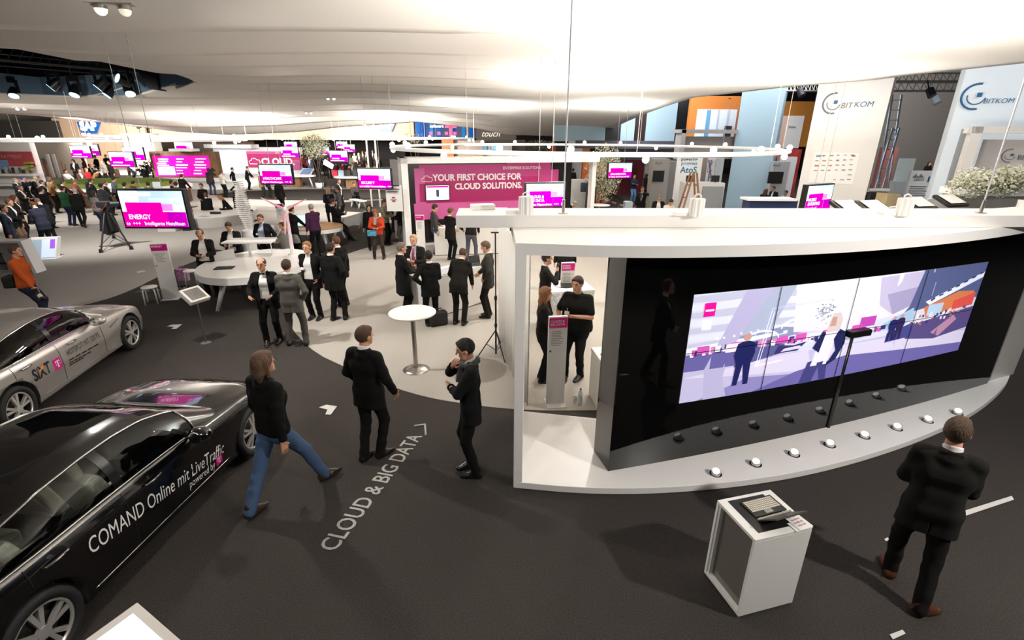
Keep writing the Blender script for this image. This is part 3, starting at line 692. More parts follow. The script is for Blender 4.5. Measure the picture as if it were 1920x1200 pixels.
inb(MB().prism(roofp, ZU, ZR).build('roof', mat('#f6f4f1', .5)))
inb(MB().prism([(.03, 4.945), (.135, 4.945), (.19, 6.62), (.08, 6.62)], ZP*.2, ZR-.001).build('side_wall', mat('#f1efeb', .5), bevel=.004))
ew = [(9.35, 8.7), (9.05, 9.1), (8.0, 8.5), (8.2, 7.85)]
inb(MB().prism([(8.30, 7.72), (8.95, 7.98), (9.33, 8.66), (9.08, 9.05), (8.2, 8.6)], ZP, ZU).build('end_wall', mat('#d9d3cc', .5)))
# beam on the roof's rear edge
ZBM = ZR+.145; A0, A1 = Vector((-.66, 5.80, 0)), Vector((8.4, 6.20, 0)); dB = (A1-A0).normalized(); nB = Vector((-dB.y, dB.x, 0))
mbm = MB(); p = [A0, A1, A1+nB*.62, A0+nB*.62]
inb(MB().prism([(q.x, q.y) for q in p], ZR+.001, ZBM).build('rear_beam', mat('#efece8', .5), bevel=.006))
# fabric wall behind the tripod
fw = MB(); f0, f1 = Vector((.26, 6.9, 0)), Vector((-.24, 9.3, 0)); N = 60; pts = []
for i in range(N+1):
    t = i/N; q = f0.lerp(f1, t); pts.append(q+Vector((.96, .17, 0))*.018*math.sin(t*N*.9))
top_ = 2.52
fv = [(q.x, q.y, .02) for q in pts]+[(q.x, q.y, top_) for q in pts]
o = fw.add(fv, [(i, i+1, N+2+i, N+1+i) for i in range(N)], True).build('fabric_wall', mat('#e9e6df', .9)); sd = o.modifiers.new('t', 'SOLIDIFY'); sd.thickness = .02
tag(o, 'white pleated fabric wall behind the thin black light stand', 'curtain')
# black video wall
def arcw(s):  # point on the screen's face, s in metres from the left end
    t = s/7.30; a = Vector((1.215, 5.165, 0)); b = Vector((8.17, 7.62, 0)); m = Vector((4.55, 6.20, 0)); c = m*2-(a+b)/2
    return a*(1-t)**2+c*2*t*(1-t)+b*t*t
def arcn(s): d = arcw(s+.01)-arcw(s-.01); return Vector((d.y, -d.x, 0)).normalized()
vw = thing('video_wall', 'curved glossy black video wall showing a trade fair scene', 'video wall', (1.2, 5.2, 0))
def inv(o): o.parent = vw; o.location = (-1.2, -5.2, 0); return o
N = 24; fr = [arcw(7.3*i/N) for i in range(N+1)]; bk = [q-arcn(7.3*i/N)*.44 for i, q in enumerate(fr)]
gloss = mat('#060606', .04, spec=.5, coat=.3)
inv(MB().prism([(q.x, q.y) for q in fr+bk[::-1]], ZP+.002, ZU-.002).build('housing', gloss))
# picture: flat pieces laid on the face, u 0..1 along the picture, v 0..1 upward
def facept(px, py):
    d = ray(px, py); lo, hi = 0, 7.3
    for _ in range(40):
        m = (lo+hi)/2; q = arcw(m)
        if q.x*d.y-q.y*d.x > 0: hi = m
        else: lo = m
    q = arcw(lo); t = math.hypot(q.x, q.y)/math.hypot(d.x, d.y); return lo, CAMH+d.z*t
sc_ = [facept(*p) for p in ((1273, 757), (1300, 556), (1853, 488), (1796, 655))]
SA, SB = (sc_[0][0]+sc_[1][0])/2, (sc_[2][0]+sc_[3][0])/2; ZA, ZB = (sc_[0][1]+sc_[3][1])/2, (sc_[1][1]+sc_[2][1])/2
print('picture', sc_)
def onface(u, v, lift): s = SA+(SB-SA)*u; q = arcw(s)+arcn(s)*lift; return Vector((q.x, q.y, ZA+(ZB-ZA)*v))
pic = MB(); pm = []; lift = [.006]
def piece(poly, hexc, e=.56):
    m = glow(hexc, e)
    if m not in pm: pm.append(m)
    # split along u so that the piece follows the curve
    pic.mat(pm.index(m)); lift[0] += .00004
    us = sorted({min(p[0] for p in poly), max(p[0] for p in poly)} | {i/24 for i in range(25)}); us = [u for u in us if min(p[0] for p in poly) <= u <= max(p[0] for p in poly)]
    def clip(pl, u, keep_gt):
        out = []
        for i in range(len(pl)):
            a, b = pl[i], pl[(i+1) % len(pl)]; ia = (a[0] >= u-1e-9) if keep_gt else (a[0] <= u+1e-9); ib = (b[0] >= u-1e-9) if keep_gt else (b[0] <= u+1e-9)
            if ia: out.append(a)
            if ia != ib: t = (u-a[0])/(b[0]-a[0]); out.append((u, a[1]+(b[1]-a[1])*t))
        return out
    for a, b in zip(us, us[1:]):
        if b-a < 1e-6: continue
        pl = clip(clip(poly, a, True), b, False)
        if len(pl) > 2: pic.add([onface(x, y, lift[0]) for x, y in pl], [tuple(range(len(pl)))])
R4 = lambda a, b, c, d: [(a, b), (c, b), (c, d), (a, d)]
def man(u, v, h, c='#2a2c66', skin='#c89a94', w=1.0):   # standing figure on the screen
    k = h*.155*w*.55
    piece([(u-k*.55, v), (u-k*.2, v), (u, v+h*.42), (u+k*.25, v), (u+k*.6, v), (u+k*.55, v+h*.5), (u-k*.5, v+h*.5)], c)
    piece([(u-k*.5, v+h*.42), (u+k*.55, v+h*.42), (u+k*.75, v+h*.62), (u+k*.6, v+h*.82), (u+k*.2, v+h*.86), (u-k*.2, v+h*.86), (u-k*.6, v+h*.82), (u-k*.75, v+h*.6)], c)
    piece([(u+k*.3*math.cos(t), v+h*.93+h*.075*math.sin(t)) for t in [i*.785 for i in range(8)]], skin)
piece(R4(0, 0, 1, 1), '#d6d8ea')
for i in range(8): piece([(0, .98-i*.07), (.16+.0*i, 1-i*.07), (.55, .90-i*.055), (.55, .86-i*.055), (0, .93-i*.07)], ('#c3c6de', '#dfe2f0')[i % 2])
piece([(.16, 1), (.30, 1), (.24, .56), (.20, .40), (.11, .40), (.12, .62)], '#aeb6d0')
piece([(.10, .56), (.28, .62), (.40, .56), (.27, .50), (.10, .48)], '#8e97bb'); piece([(0, .52), (.12, .55), (.30, .58), (.30, .55), (0, .47)], '#eef2ff')
piece([(.30, 1), (.78, 1), (.78, .62), (.50, .50), (.32, .55)], '#e6e3f4'); piece([(.42, .96), (.66, 1), (.74, .80), (.60, .60), (.44, .62)], '#f4f2fc')
piece([(.58, .98), (.78, 1), (.80, .72), (.66, .58), (.60, .70)], '#c6bfde'); piece([(.62, .80), (.80, .86), (.80, .72), (.66, .58)], '#a79fc6')
piece([(.74, 1), (1, 1), (1, .62), (.80, .60), (.70, .56), (.72, .64)], '#59628f'); piece([(.78, .66), (1, .90), (1, .84), (.80, .62)], '#eaf0ff')
for i in range(7): piece([(.80+.03*i, .66+.035*i), (.816+.03*i, .675+.035*i), (.816+.03*i, .69+.035*i), (.80+.03*i, .68+.035*i)], '#39406e')
piece([(0, 0), (1, 0), (1, .32), (.70, .36), (.40, .34), (0, .40)], '#c3bde0'); piece([(0, .24), (.30, .34), (.46, .34), (.72, .33), (1, .24), (1, .10), (.5, .10)], '#d9d2ec')
piece([(0, 0), (.22, .0), (.36, .14), (.52, .22), (1, .10), (1, 0)], '#6d66a8'); piece([(.05, 0), (.22, 0), (.34, .12), (.20, .16)], '#8f88c0'); piece([(.15, 1), (.23, 1), (.13, .45), (.12, .2), (.14, 0), (.07, 0), (.06, .3)], '#b9b4d8')
piece(R4(0, .30, .15, .46), '#6a63a4'); piece([(.15, .28), (.30, .36), (.30, .46), (.15, .46)], '#5d5e96')
piece([(.635, .50), (.74, .62), (.75, .50), (.70, .42), (.635, .42)], '#a9c4e0'); piece([(.78, .60), (.91, .72), (.98, .70), (.98, .58), (.80, .48)], '#d97f52'); piece(R4(.80, .50, .86, .62), '#b8d2ec'); piece([(.90, .62), (.99, .68), (.99, .54), (.90, .52)], '#e0564f')
piece([(.72, .42), (1, .52), (1, .28), (.86, .22), (.74, .28)], '#5a4f86'); piece([(.84, .30), (.92, .46), (.94, .40), (.88, .24)], '#b98aa8'); piece([(.66, .38), (.76, .46), (.76, .30), (.66, .28)], '#4a4c8c')
rr = random.Random(3)
for i in range(90):
    u = rr.uniform(.0, .68); v = .43+.02*rr.random()+.02*math.sin(u*9); piece(R4(u, v, u+rr.uniform(.006, .02), v+rr.uniform(.02, .06)), rr.choice(('#3b3470', '#6b5a94', '#d98ac0', '#f0e8f8', '#54407c', '#e04fb0', '#ffffff')))
for i in range(40):
    u = rr.uniform(.74, .98); v = .40+.1*rr.random()+.1*(u-.74); piece(R4(u, v, u+.008, v+.03), rr.choice(('#3c3a66', '#c07a6a', '#e8e4f4', '#7a4a6a')))
for u in (.03, .13, .27, .33, .42, .52): piece(R4(u, .46, u+.035, .53), '#d65ab8')
piece(R4(.545, .50, .60, .60), '#c04ab4'); piece(R4(.115+.0, .44, .16, .52), '#efe6f4')
piece([(.27, .36), (.345, .36), (.37, .44), (.33, .42), (.28, .44)], '#3a386e'); piece([(.29, .37), (.36, .38), (.35, .41), (.30, .40)], '#d8d4ec')
for a0 in range(2):   # pale car outlines drawn by the overlay
    cx, cy, sz = ((.335, .60, .06), (.22, .52, .055))[a0]
    for q in range(14):
        t0, t1 = math.pi*q/14, math.pi*(q+1)/14
        piece([(cx+sz*math.cos(t0), cy+.09*math.sin(t0)), (cx+sz*math.cos(t1), cy+.09*math.sin(t1)), (cx+sz*.93*math.cos(t1), cy+.075*math.sin(t1)), (cx+sz*.93*math.cos(t0), cy+.075*math.sin(t0))], '#ffffff')
for i in range(60): u = .41+.035*rr.gauss(0, .5); v = .70+.09*rr.gauss(0, .5); piece(R4(u, v, u+.004, v+.012), rr.choice(('#7c8a94', '#a5b0ba')))
man(.175, .10, .50, '#23265c'); piece([(.05, 0), (.05, 0), (.05, 0)], '#23265c') if 0 else None
man(.672, .30, .26, '#2b2a60'); man(.700, .30, .27, '#332a56')
# the woman in the picture: pale hair, white blouse, navy jacket
piece([(.375, 0), (.415, 0), (.43, .16), (.445, 0), (.465, 0), (.455, .24), (.39, .22)], '#44447e')
piece([(.40, .17), (.455, .17), (.465, .40), (.475, .50), (.43, .52), (.415, .36)], '#e9e6f6')
piece([(.452, .14), (.485, .20), (.505, .36), (.50, .48), (.475, .52), (.462, .42), (.478, .30)], '#262a58'); piece([(.395, .36), (.42, .30), (.43, .50), (.418, .52)], '#262a58')
piece([(.43, .50), (.475, .50), (.478, .62), (.465, .69), (.44, .69), (.432, .60)], '#d8c8c8'); piece([(.437, .56), (.458, .56), (.456, .65), (.44, .65)], '#c49a92')
piece(R4(.033, .80, .065, .92), '#e6149a'); piece(R4(.037, .845, .061, .862), '#ffffff'); piece(R4(.033, .68, .060, .72), '#e8ecf6'); piece(R4(.034, .735, .060, .75), '#eef0fa')
for a, b in (((.235, .80), (.235, .26)), ((.243, .78), (.243, .27))): piece([(a[0], a[1]), (a[0]+.0015, a[1]), (b[0]-.018, b[1]), (b[0]-.02, b[1])], '#ffffff')
piece([(.235, .80), (.50, .845), (.50, .85), (.235, .806)], '#c8cce0'); piece([(.218, .26), (.30, .28), (.30, .286), (.218, .266)], '#eceaf8')
for u, v in ((.10, .58), (.13, .585), (.15, .60), (.18, .60), (.20, .61), (.08, .575)): piece(R4(u, v, u+.006, v+.014), '#ffffff')
for u in (0, .25, .5, .75):
    if u: piece(R4(u-.0012, 0, u+.0012, 1), '#0c1420', .3)
piece(R4(0, .476, 1, .482), '#0c1420', .3)
inv(pic.build('picture', pm))
# spotlights let into the platform
for x, y in ((1343, 882), (1418, 864), (1490, 846), (1557, 829), (1622, 813), (1683, 798), (1741, 784), (1797, 770)):
    p = at(x, y, ZP+.05); t = thing('floor_spotlight', 'white tilted floor spotlight in the platform, ', 'spotlight', (p.x, p.y, ZP))
    MB().cyl((0, 0, 0), (0, 0, .004), .075, n=20).build('socket', DARKM(), t)
    d = (arcw(facept(x, y)[0]) - p); d.z = 0; d = d.normalized() if d.length else Vector((0, 1, 0)); d = Vector((-d.x, -d.y, 0))*.5+Vector((0, 0, 1)); d.normalize()
    b = MB(); b.cyl((0, 0, -.01), d*.075, .052, .058, n=20, cap=False); b.build('barrel', mat('#f4f2ee', .3), t)
    b = MB(); b.cyl(d*.066, d*.0735, .044, n=20); b.build('lens', glow('#fffaf0', 1.0), t)
    t['n'] = 1; del t['n']; SPOTS = globals().setdefault('SPOTS', []); SPOTS.append(t)
for t, w in zip(SPOTS, ('first from the left', 'second from the left', 'third from the left', 'fourth, just right of the depth camera post', 'fifth from the left', 'fourth from the right end', 'third from the right end, beside the suited man', 'last at the right end of the row')): t['label'] = 'white tilted floor spotlight in the platform, '+w
for a, b in ((5, 'sixth from the left'), (6, 'second from the right end'),): SPOTS[a]['label'] = 'white tilted floor spotlight in the platform, '+b
for t in SPOTS: t['group'] = 'floor spotlights along the video wall'
# depth camera on a bracket in front of the picture
k0, k1, kt = at(1552, 801, ZP), at(1525, 790, ZP), 0
gk = k0; zt = hgt(1598, 628, gk)
ks = thing('sensor_stand', 'black bent bar stand with a flat sensor box before the video wall', 'sensor stand', (gk.x, gk.y, ZP))
dk = (k1-k0); dk.z = 0
def bar(name, a, b, w, m=None): mb = MB(); mb.tube([a, b], w, 4); return mb.build(name, m or DARKM(), ks)
bar('front_post', Vector((0, 0, 0)), Vector((0, 0, zt-ZP)), .028); bar('base_bar', Vector((0, 0, .03)), dk+Vector((0, 0, .03)), .028); bar('rear_post', dk, dk+Vector((0, 0, .55)), .024)
mb = MB(); mb.box((.02, .03, zt-ZP+.05), (.36, .26, .09), rz=.32); mb.build('sensor_box', mat('#161514', .3), ks, bevel=.01)
mb = MB()
for i in range(3): mb.cyl(Vector((.02, .03, zt-ZP-.004))+Vector((-.1+.1*i, -.05, 0)), Vector((.02, .03, zt-ZP+.006))+Vector((-.1+.1*i, -.05, 0)), .012)
mb.build('status_lens', glow('#f2ead8', .8), ks)
# on the roof: ribbed floodlights, lamps and cable fixings
def flood(px, py, label):
    p = at(px, py, ZBM); t = thing('floodlight', label, 'floodlight', (p.x, p.y, ZBM))

    mb = MB(); n = 40; pr = [((.088 if (i//2) % 2 else .078)*math.cos(2*math.pi*i/n), (.088 if (i//2) % 2 else .078)*math.sin(2*math.pi*i/n)) for i in range(n)]
    mb.prism(pr, 0, .20); mb.build('ribbed_housing', mat('#f3f1ee', .4), t)
    mb = MB(); mb.tube([(-.04, 0, .2), (-.035, 0, .235), (0, 0, .25), (.035, 0, .235), (.04, 0, .2)], .009); mb.build('handle', mat('#f3f1ee', .4), t)
    mb = MB(); mb.box((-.16, .05, .02), (.16, .12, .04)); mb.build('base_plate', mat('#f3f1ee', .4), t)
flood(986, 401, 'ribbed white floodlight on the left end of the booth roof'); flood(1304, 405, 'ribbed white floodlight on the middle of the booth roof'); flood(1692, 404, 'ribbed white floodlight with a handle on the right of the booth roof')
b = at(905, 392, ZBM); o = MB().box((0, 0, .03), (.30, .16, .06), rz=.2).build('ballast_box', mat('#f3f1ee', .4), None, (b.x, b.y, ZBM), bevel=.008); tag(o, 'flat white ballast box on the left tip of the roof beam', 'box')
# ------------------------------------------------------------ hanging screens, light rings, ceiling fittings
def cable(parent, p, top, r=.006, cap=True, m=None):
    MB().cyl(p, top, r, n=6).build('cable', m or mat('#b9b3a8', .5), parent)
    if cap: MB().cyl((top[0], top[1], top[2]-.015), (top[0], top[1], top[2]+.02), .05, n=12).build('ceiling_cap', mat('#4a4540', .6), parent)
def tv(label, px, py, title=None, yaw=0.0, w=1.27, z=2.65, Y=None, ticker=None, lit=1.0, group=None, tz=1.0, wires=True):
    p = atY(px, py, Y) if Y else at(px, py, z); h = w*.585
    t = thing('hanging_screen', label, 'screen', p, math.radians(yaw), group)
    MB().box((0, .07, 0), (w, .14, h)).build('housing', mat('#101012', .35), t, bevel=.008)
    a, b = w-.07, h-.07; R = lambda x0, y0, x1, y1, d: [((x0-.5)*a, -.0015-d, (y0-.5)*b), ((x1-.5)*a, -.0015-d, (y0-.5)*b), ((x1-.5)*a, -.0015-d, (y1-.5)*b), ((x0-.5)*a, -.0015-d, (y1-.5)*b)]
    ms = [glow(c, e*lit) for c, e in (('#dbe6f2', 1.0), ('#b4d0ea', 1.0), ('#e400a0', 1.0), ('#e07fd0', 1.0), ('#a800a0', 1.0), ('#f6f9fc', 1.0), ('#c9dcef', 1))]
    d = MB()
    for k, (x0, y0, x1, y1) in enumerate(((0, 0, 1, 1), (.3, .62, 1, 1), (.07, 0, .64, .68), (.64, .45, .81, .64), (.0, 0, .7, .42), (.0, .86, .5, .95), (.45, .7, .95, .8), (.7, 0, 1, .42))):
        d.mat((0, 1, 2, 3, 2, 5, 6, 4)[k]).quad(*R(x0, y0, x1, y1, k*.0006))
    d.build('display', ms, t)
    white = glow('#ffffff', lit); fx = frame_mx((-.42*a, -.009, -.28*b+.0), (1, 0, 0), (0, 0, 1))
    if title:
        lines = title.split('\n'); sz = .125*w/1.27*tz
        for i, l in enumerate(lines): txt(l, sz, white, t, Matrix.Translation((0, 0, (len(lines)-1-i)*sz*.95)) @ fx, align='LEFT', bold=.02, sx=.9)
        if ticker: txt(ticker, .095*w/1.27, white, t, frame_mx((-.48*a, -.009, -.45*b), (1, 0, 0), (0, 0, 1)), align='LEFT', bold=.012, sx=.92)
    else:
        q = MB(); q.quad(*R(.12, .24, .52, .33, .006)); q.build('lettering', white, t); q = MB(); q.quad(*R(.02, .06, .8, .12, .006)); q.build('ticker', white, t)
    if wires:
        R_ = Matrix.Rotation(math.radians(yaw), 3, 'Z')
        for sx in (-.16, .16):
            q = p+R_ @ Vector((sx*w, .07, 0)); zt = ceil_z(q.x, q.y)
            if q.y > 37.5: zt = 13.6
            cable(t, (sx*w, .07, h/2), (sx*w, .07, zt-p.z), r=.006 if p.y < 20 else .009)
    return t
tv('hanging screen reading ENERGY, the nearest one on the left', 288, 392, 'ENERGY', 0, 1.30, ticker='te  +++   Intelligente Netzlösun')
tv('hanging screen reading HEALTHCARE above the dark walking man', 517, 327, 'HEALTHCARE', -3, 1.25, ticker='elligente Netzlösungen.  +++  E-')
tv('hanging screen reading SECURITY beside the grey side wall', 702, 335, 'SECURITY', -5, 1.18, ticker='ure mobile Kommunikation.  +++')
tv('hanging screen reading CLOUD & BIG DATA above the booth roof', 1023, 366, 'CLOUD &\nBIG DATA', 14, 1.06, ticker='lyse von Massendaten   +++   Ena', tz=.9)
tv('hanging screen reading COLLABORATION beside the flowering tree', 1163, 320, 'COLLABORATION', 16, 1.16, ticker='le Teams, ein Format und Ruf', tz=.85)
tv('hanging screen reading MOBILE ENTERPRISE in front of the tall white column', 1536, 371, 'MOBILE\nENTERPRISE', 30, 1.13, ticker='einfach überall', tz=.95)
for px, py, w, Y, yaw, lab in ((43, 288, 1.55, 36, 2, 'small hanging screen at the far left above the red shelf booth'), (151, 285, 1.45, 37, 0, 'small hanging screen in front of the beige wall, left one of an overlapping pair'), (168, 281, 1.45, 41, 0, 'small hanging screen in front of the beige wall, right one of an overlapping pair'),
        (228, 299, 1.4, 28.5, -2, 'mid-sized hanging screen above the far end of the green ringed counter'), (250, 288, 1.5, 36, -2, 'small hanging screen half behind the one above the green ringed counter'), (345, 277, 1.6, 44, 0, 'small hanging screen just above the wooden framed magenta wall'),
        (543, 285, 1.45, 43, 0, 'small hanging screen covering the end of the CLOUD lettering'), (545, 273, 1.3, 52, 0, 'tiny hanging screen above the end of the CLOUD lettering'), (604, 283, 1.3, 45, -3, 'small hanging screen beside the round blossom tree'), (635, 293, 1.28, 35.5, -4, 'hanging screen in front of the back crowd, below a pair of smaller ones'),
        (641, 272, 1.3, 62, -4, 'tiny hanging screen high before the dark back hall, left of a pair'), (654, 278, 1.3, 54, -4, 'tiny hanging screen high before the dark back hall, right of a pair')):
    if Y > 60: Y = 58
    tv(lab, px, py, None, yaw, w, Y=Y, group='far hanging screens')
# light rings
def ring(label, cx, cy, a, b, z, nb, r=.055, br=.085, nw=8):
    t = thing('light_ring', label, 'light ring', (cx, cy, z))
    pts = [(a*math.cos(2*math.pi*i/72), b*math.sin(2*math.pi*i/72), 0) for i in range(72)]
    MB().tube(pts, r, 8, True).build('rail', mat('#f6f3ee', .35, emit=.35), t)  # faint glow added to whiten the rail; the bulbs are the lamps
    for i in range(nb):
        th = 2*math.pi*(i+.37)/nb; q = Vector((a*math.cos(th), b*math.sin(th), 0)); up = 1 if i % 3 else -1
        MB().ball(q+Vector((0, 0, up*(r+br*.6))), br, 10, 6).build('bulb', glow('#fffdf6', 3.0), t)
    for i in range(nw):
        th = 2*math.pi*(i+.6)/nw; q = Vector((a*math.cos(th), b*math.sin(th), 0)); zt = ceil_z(cx+q.x, cy+q.y) if cy+q.y < 37.5 else 13.6
        cable(t, q, (q.x, q.y, zt-z), .007, True, mat('#d8d2c6', .5))
    return t
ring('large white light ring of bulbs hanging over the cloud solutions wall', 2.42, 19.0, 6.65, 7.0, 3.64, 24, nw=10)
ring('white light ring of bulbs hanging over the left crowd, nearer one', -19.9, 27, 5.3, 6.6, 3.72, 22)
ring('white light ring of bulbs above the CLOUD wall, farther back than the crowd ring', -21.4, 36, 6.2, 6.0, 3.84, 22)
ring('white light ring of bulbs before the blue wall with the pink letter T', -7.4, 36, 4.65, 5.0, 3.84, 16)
# recessed ceiling spotlights and loose cable caps
def downlight(px, py, label, w=.5):
    lo, hi = 3.0, 45.0
    for _ in range(50):
        m = (lo+hi)/2; p = atY(px, py, m)
        if p.z > ceil_z(p.x, m): hi = m
        else: lo = m
    p = atY(px, py, lo); z = ceil_z(p.x, p.y)-.02
    t = thing('recessed_spotlight', label, 'ceiling light', (p.x, p.y, z), .2)
    MB().box((0, 0, 0), (w, w*.42, .05)).build('frame', mat('#9a948a', .5), t)
    for sx in (-.25, .25):
        MB().cyl((sx*w, 0, -.02), (sx*w, 0, -.075), w*.14, n=14).build('reflector', STEEL(), t); MB().ball((sx*w, 0, -.08), w*.13, 10, 6).build('bulb', glow('#fff6e0', 4 if sx < 0 or px > 550 else .6), t)
for px, py, w, l in ((513, 125, .55, 'recessed twin spotlight in the ceiling right of the dark cut-out'), (620, 180, .5, 'recessed twin spotlight in the ceiling between two pairs of cables'), (578, 208, .5, 'small recessed twin spotlight in the far ceiling, lowest of the three near the centre'), (208, 3, .6, 'recessed twin spotlight at the top edge of the ceiling'), (38, 200, .6, 'recessed twin spotlight low on the far left ceiling')): downlight(px, py, l, w)
# single pendant cables that end on stands below
for x, y0, y1, Y, lab in ((1056, 0, 398, 6.25, 'steel cable holding the booth roof, rising at the picture centre'), (1838, 0, 398, 7.75, 'steel cable holding the right part of the booth roof, slanting up to the right')):
    g = at(x, 400 if x < 1200 else 400, ZBM); t = thing('roof_cable', lab, 'cable', (g.x, g.y, ZBM))
    MB().cyl((0, 0, 0), (0, 0, ceil_z(g.x, g.y)-ZBM), .009, n=8).build('cable', mat('#c9ccd0', .4), t); MB().cyl((0, 0, 0), (0, 0, .16), .02, n=10).build('clamp', STEEL(), t); MB().cyl((0, 0, 0), (0, 0, .012), .06, n=12).build('foot', STEEL(), t)
# stage rig in the cut-out
rp = [at(x, y, 6.35) for x, y in ((-120, 100), (340, 142))]; rig = thing('lighting_truss', 'black lighting truss inside the dark ceiling cut-out', 'truss', rp[0])
d = rp[1]-rp[0]; nrm = Vector((-d.y, d.x, 0)).normalized()
for k, off in enumerate((Vector((0, 0, 0)), Vector((0, 0, .4)), nrm*.5, nrm*2.3, nrm*2.3+Vector((0, 0, .4)))): MB().cyl(off, d+off, .03, n=6).build('chord', mat('#26282c', .5), rig)
for i in range(26):
    a = d*(i/26); b_ = d*((i+1)/26)+Vector((0, 0, .4)); o1 = Vector((0, 0, 0))
    MB().cyl(a, b_, .015, n=5).build('brace', mat('#26282c', .5), rig)
for x, y, aim, lab in ((26, 172, (.2, -.2), 'leftmost of the moving head lamps in the ceiling cut-out'), (103, 158, (-.8, -.5), 'moving head lamp second from the left in the ceiling cut-out, with a blue lens'), (141, 170, (0, -.25), 'moving head lamp hanging lowest in the middle of the ceiling cut-out'),
        (190, 158, (-.7, -.5), 'moving head lamp with a blue lens, left one of the right hand cluster'), (206, 172, (-.5, -.2), 'moving head lamp in front of the right hand cluster, tilted down'), (232, 152, (-.3, .6), 'moving head lamp with a lit blue rim, upper middle of the right hand cluster'), (255, 160, (-.4, .6), 'moving head lamp with a lit blue rim, rightmost of the cluster'), (243, 168, (.3, -.3), 'moving head lamp hanging below the right hand cluster')):
    p = at(x, y, 5.62 if y > 160 else 5.85); t = thing('stage_lamp', lab, 'stage light', p); ax = Vector((aim[0], -.5, -.8 if aim[1] < 0 else .25)).normalized()
    MB().cyl(ax*-.22, ax*.2, .15, .2, n=8).build('head', mat('#0d0e10', .4), t); MB().cyl(ax*.2, ax*.215, .17, n=14).build('lens', glow('#b9e4ff', 2.2), t)
    MB().box((0, 0, .45), (.34, .2, .22)).build('base', mat('#0d0e10', .5), t)
    for sx in (-.2, .2): MB().box((sx, 0, .2), (.04, .12, .5)).build('yoke', mat('#0d0e10', .5), t)
    MB().cyl((0, 0, .5), (0, 0, 1.2), .02, n=6).build('hanger', mat('#26282c', .5), t)
for x, y, lab in ((280, 150, 'black loudspeaker box at the right tip of the ceiling cut-out'),):
    p = at(x, y, 5.9); o = MB().slab([p+Vector(q) for q in ((-.35, 0, .3), (.35, 0, .45), (.25, 0, -.35), (-.1, 0, -.3))], (0, .5, 0)).build('loudspeaker', mat('#0c0c0d', .5)); tag(o, lab, 'loudspeaker')
